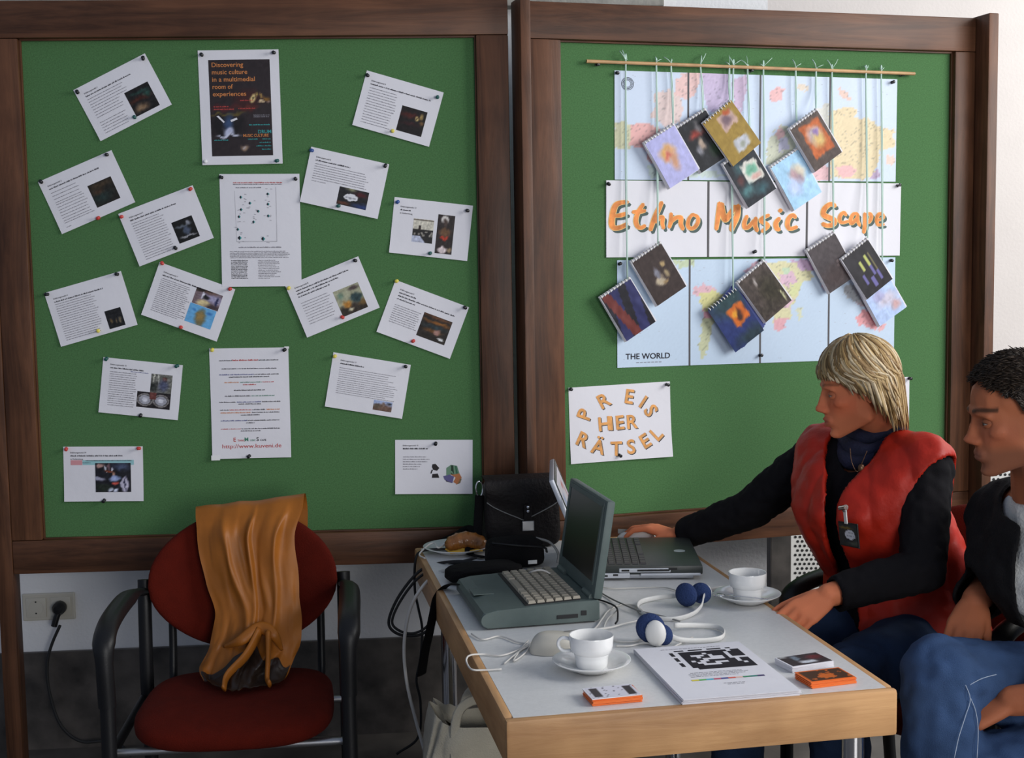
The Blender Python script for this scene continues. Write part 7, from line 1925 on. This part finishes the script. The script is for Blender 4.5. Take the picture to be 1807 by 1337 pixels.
sh += hand_shells(mRw, Pw(1700, 1118, 2.60) - mRw, (-0.45, -0.85, 0.25), True, [(0.25, 0.45, 0.3), (0.25, 0.5, 0.3), (0.3, 0.5, 0.3), (0.35, 0.5, 0.35)], 1.0, (0.85, 0.40, -0.30), 0.03)
sh += hand_shells(mLw, Pw(1716, 1262, 2.375) - mLw, (0.25, -0.30, 0.92), False, [(0.08, 0.18, 0.12), (0.10, 0.2, 0.15), (0.12, 0.22, 0.15), (0.15, 0.25, 0.15)], 1.0, (0.9, 0.35, -0.2), 0.02)
co, fc, no = remesh(sh, 0.0038, 4)
cols, L = paint_body(co, mTin, skin_m, lip_m, cheek_m, stub_m, (0.030, 0.018, 0.010))
co = carve(co, L, no, mR, SM)
man = mesh_obj('person', co, fc, 'skin', None, cols)
tag(man, 'dark haired man in black jacket and jeans seated at the right edge', 'person')
finish_head(man, mT, mTin, mR, SM, skin_m, lip_m, cheek_m, (0.030, 0.018, 0.010), (0.07, 0.08, 0.08), True, None)

# pale shirt
M['shirt'] = plain('pale_grey_shirt', (0.60, 0.60, 0.58), 0.85, bump=0.3, bscale=200, var=0.05)
sh = [hull(ell(mneck + Vector((0, 0, -0.05)), 0.070), ell(mL - lm*0.03, 0.058), ell(mRs + lm*0.03, 0.058), ell(mch + fm*0.006, (0.122, 0.160, 0.12), TRm)),
      hull(ell(mch + fm*0.006, (0.122, 0.160, 0.12), TRm), ell(mwa, (0.122, 0.150, 0.08), TRm)), hull(ell(mwa, (0.122, 0.150, 0.08), TRm), ell(mpe + Vector((0, 0, 0.03)), (0.128, 0.155, 0.08), TRm))]
co, fc, no = remesh(sh, 0.007, 6)
co = co + no*(0.010*fast_noise(co*np.array([1, 1, 1.8]), 12, 6.0) + 0.004*fast_noise(co, 40, 2.0))[:, None]
keep = np.linalg.norm(co - np.array(mneck + Vector((0, 0, 0.012))), axis=1) > 0.070
co, fc, _ = cut(co, fc, keep)
mesh_obj('shirt', co, fc, 'shirt', man, None, 0.003, 'pale grey shirt')

# black jacket, worn open
sh = [hull(ell(mneck + Vector((0, 0, -0.045)), 0.082), ell(mL, 0.070), ell(mRs, 0.070), ell(mch, (0.145, 0.185, 0.12), TRm)),
      hull(ell(mch, (0.145, 0.185, 0.12), TRm), ell(mwa, (0.150, 0.185, 0.08), TRm)), hull(ell(mwa, (0.150, 0.185, 0.08), TRm), ell(mpe + Vector((0, 0, 0.03)), (0.165, 0.200, 0.085), TRm))]
sh += limb([(mRs, 0.070), (lerp(mRs, mRe, 0.5), 0.066), (mRe, 0.058), (lerp(mRe, mRw, 0.6), 0.050), (mRw, 0.046)])
sh += limb([(mL, 0.070), (lerp(mL, mLe, 0.5), 0.066), (mLe, 0.058), (lerp(mLe, mLw, 0.6), 0.050), (mLw, 0.044)])
co, fc, no = remesh(sh, 0.007, 6)
co = co + no*(0.012*fast_noise(co, 14, 8.0) + 0.005*fast_noise(co, 38, 3.0))[:, None]
rel = co - np.array(mch); f_, l_ = rel @ np.array(fm), rel @ np.array(lm)
zt = np.clip((mch.z + 0.06 - co[:, 2])/0.5, 0, 1)
axr, axl = (mRw-mRe).normalized(), (mLw-mLe).normalized()
keep = ~((f_ > 0.03) & (np.abs(l_ - 0.055 - 0.02*zt) < 0.062 + 0.03*zt))
keep &= np.linalg.norm(co - np.array(mneck + fm*0.02 + Vector((0, 0, 0.015))), axis=1) > 0.088
keep &= np.array([not ((Vector(p)-mRw).dot(axr) > -0.004 and (Vector(p)-mRw).length < 0.075) and not ((Vector(p)-mLw).dot(axl) > -0.004 and (Vector(p)-mLw).length < 0.075) for p in co])
co, fc, _ = cut(co, fc, keep)
M['jacket_black'] = plain('black_jacket_cloth', (0.0075, 0.0070, 0.0080), 0.85, bump=0.3, bscale=250, spec=0.2)
mesh_obj('jacket', co, fc, 'jacket_black', man, None, 0.006, 'black jacket worn open', smooth_after=2)
M['jeans_light'] = plain('washed_blue_denim', (0.034, 0.066, 0.145), 0.9, bump=0.35, bscale=600, var=0.40, vscale=7, spec=0.15)
jeans(man, (mLh, mRh), (mLk, mRk), (mLa, mRa), mpe, TRm, 0.073, 'jeans_light', 'washed blue jeans')
M['seam'] = plain('pale_jeans_stitching', (0.34, 0.40, 0.50), 0.9)
def on_leg(px, py, a, c, r):
    """where the view ray meets the front of a leg (capsule a-c of radius r)"""
    d = ray(px, py).normalized(); best = None
    for k in range(400):
        p = CP + d*(1.9 + 0.0025*k)
        ab = c-a; t = max(0, min(1, (p-a).dot(ab)/ab.length_squared))
        if (p - (a+ab*t)).length < r: return p
    return CP + d*2.4
b = MB()
for line in (([(1690, 1172), (1700, 1200), (1712, 1232), (1704, 1262), (1692, 1300), (1684, 1337)]), ([(1713, 1232), (1722, 1256), (1726, 1290), (1724, 1337)]), ([(1708, 1210), (1735, 1196), (1775, 1186)])):
    up_ = line[-1][1] < 1200
    b.tube(smooth_path([on_leg(x, y, mRk, (mRh if up_ else mRa), 0.0775) for x, y in line], 5), 0.0008, 5)
b.build('seam', 'seam', man, smooth=True)['kind'] = 'stuff'
shoes(man, (mLa,), (-0.95, -0.1))
sh = limb([(mRa + Vector((0.01, 0, -0.02)), 0.046), (mRa + Vector((0.02, 0.02, -0.06)), 0.044), (mRa + Vector((-0.14, -0.03, -0.105)), 0.034)])
co, fc, no = remesh(sh, 0.008, 4); mesh_obj('shoe', co, fc, 'black_plastic', man)

# short dark hair
hr = random.Random(5)
def line_m(ph):
    a = abs(ph)
    return interp([(0, 0.98), (0.45, 1.02), (0.75, 1.22), (1.15, 1.42), (1.45, 1.88), (1.75, 1.95), (2.1, 1.80), (2.6, 2.15), (3.2, 2.2)], a)
b = MB(); b.col = (0.022, 0.014, 0.009)
b.grid(56, 20, lambda u, v: mT(skull(dirof(0.001+line_m((u-0.5)*2*PI)*v, (u-0.5)*2*PI), 1.0+0.030*(1-v**6))))
b.build('hair_cap', 'hair', man, smooth=True)
b = MB()
for i in range(3800):
    ph = hr.uniform(-PI, PI); th = line_m(ph)*math.sqrt(hr.uniform(0.0, 1.0))
    d = np.array(dirof(th, ph)); p = skull(d, 1.0)
    nrm = d/np.linalg.norm(d)
    side = min(1, max(0, (th-1.1)/0.5))
    tang = np.array((0.75*(1-side) - 0.6*side, hr.uniform(-0.5, 0.5), -0.5*side + 0.15)); tang = tang - nrm*tang.dot(nrm)
    ln = hr.uniform(0.010, 0.020)*(1-0.65*side)
    dr = nrm*(0.26-0.16*side) + tang*(0.85+0.2*side) + np.array([hr.uniform(-0.18, 0.18) for _ in range(3)])
    dr = dr/np.linalg.norm(dr)
    g = hr.uniform(0.7, 1.5)
    b.col = (0.075*g, 0.062*g, 0.052*g) if (side > 0.4 and hr.random() < 0.5) else (0.024*g, 0.015*g, 0.009*g)
    b.tube([mT(p), mT(p + dr*ln*0.55), mT(p + dr*ln + tang*0.004)], [0.0015, 0.0013, 0.0004], 4)
b.build('hair', 'hair', man, smooth=True)['kind'] = 'stuff'
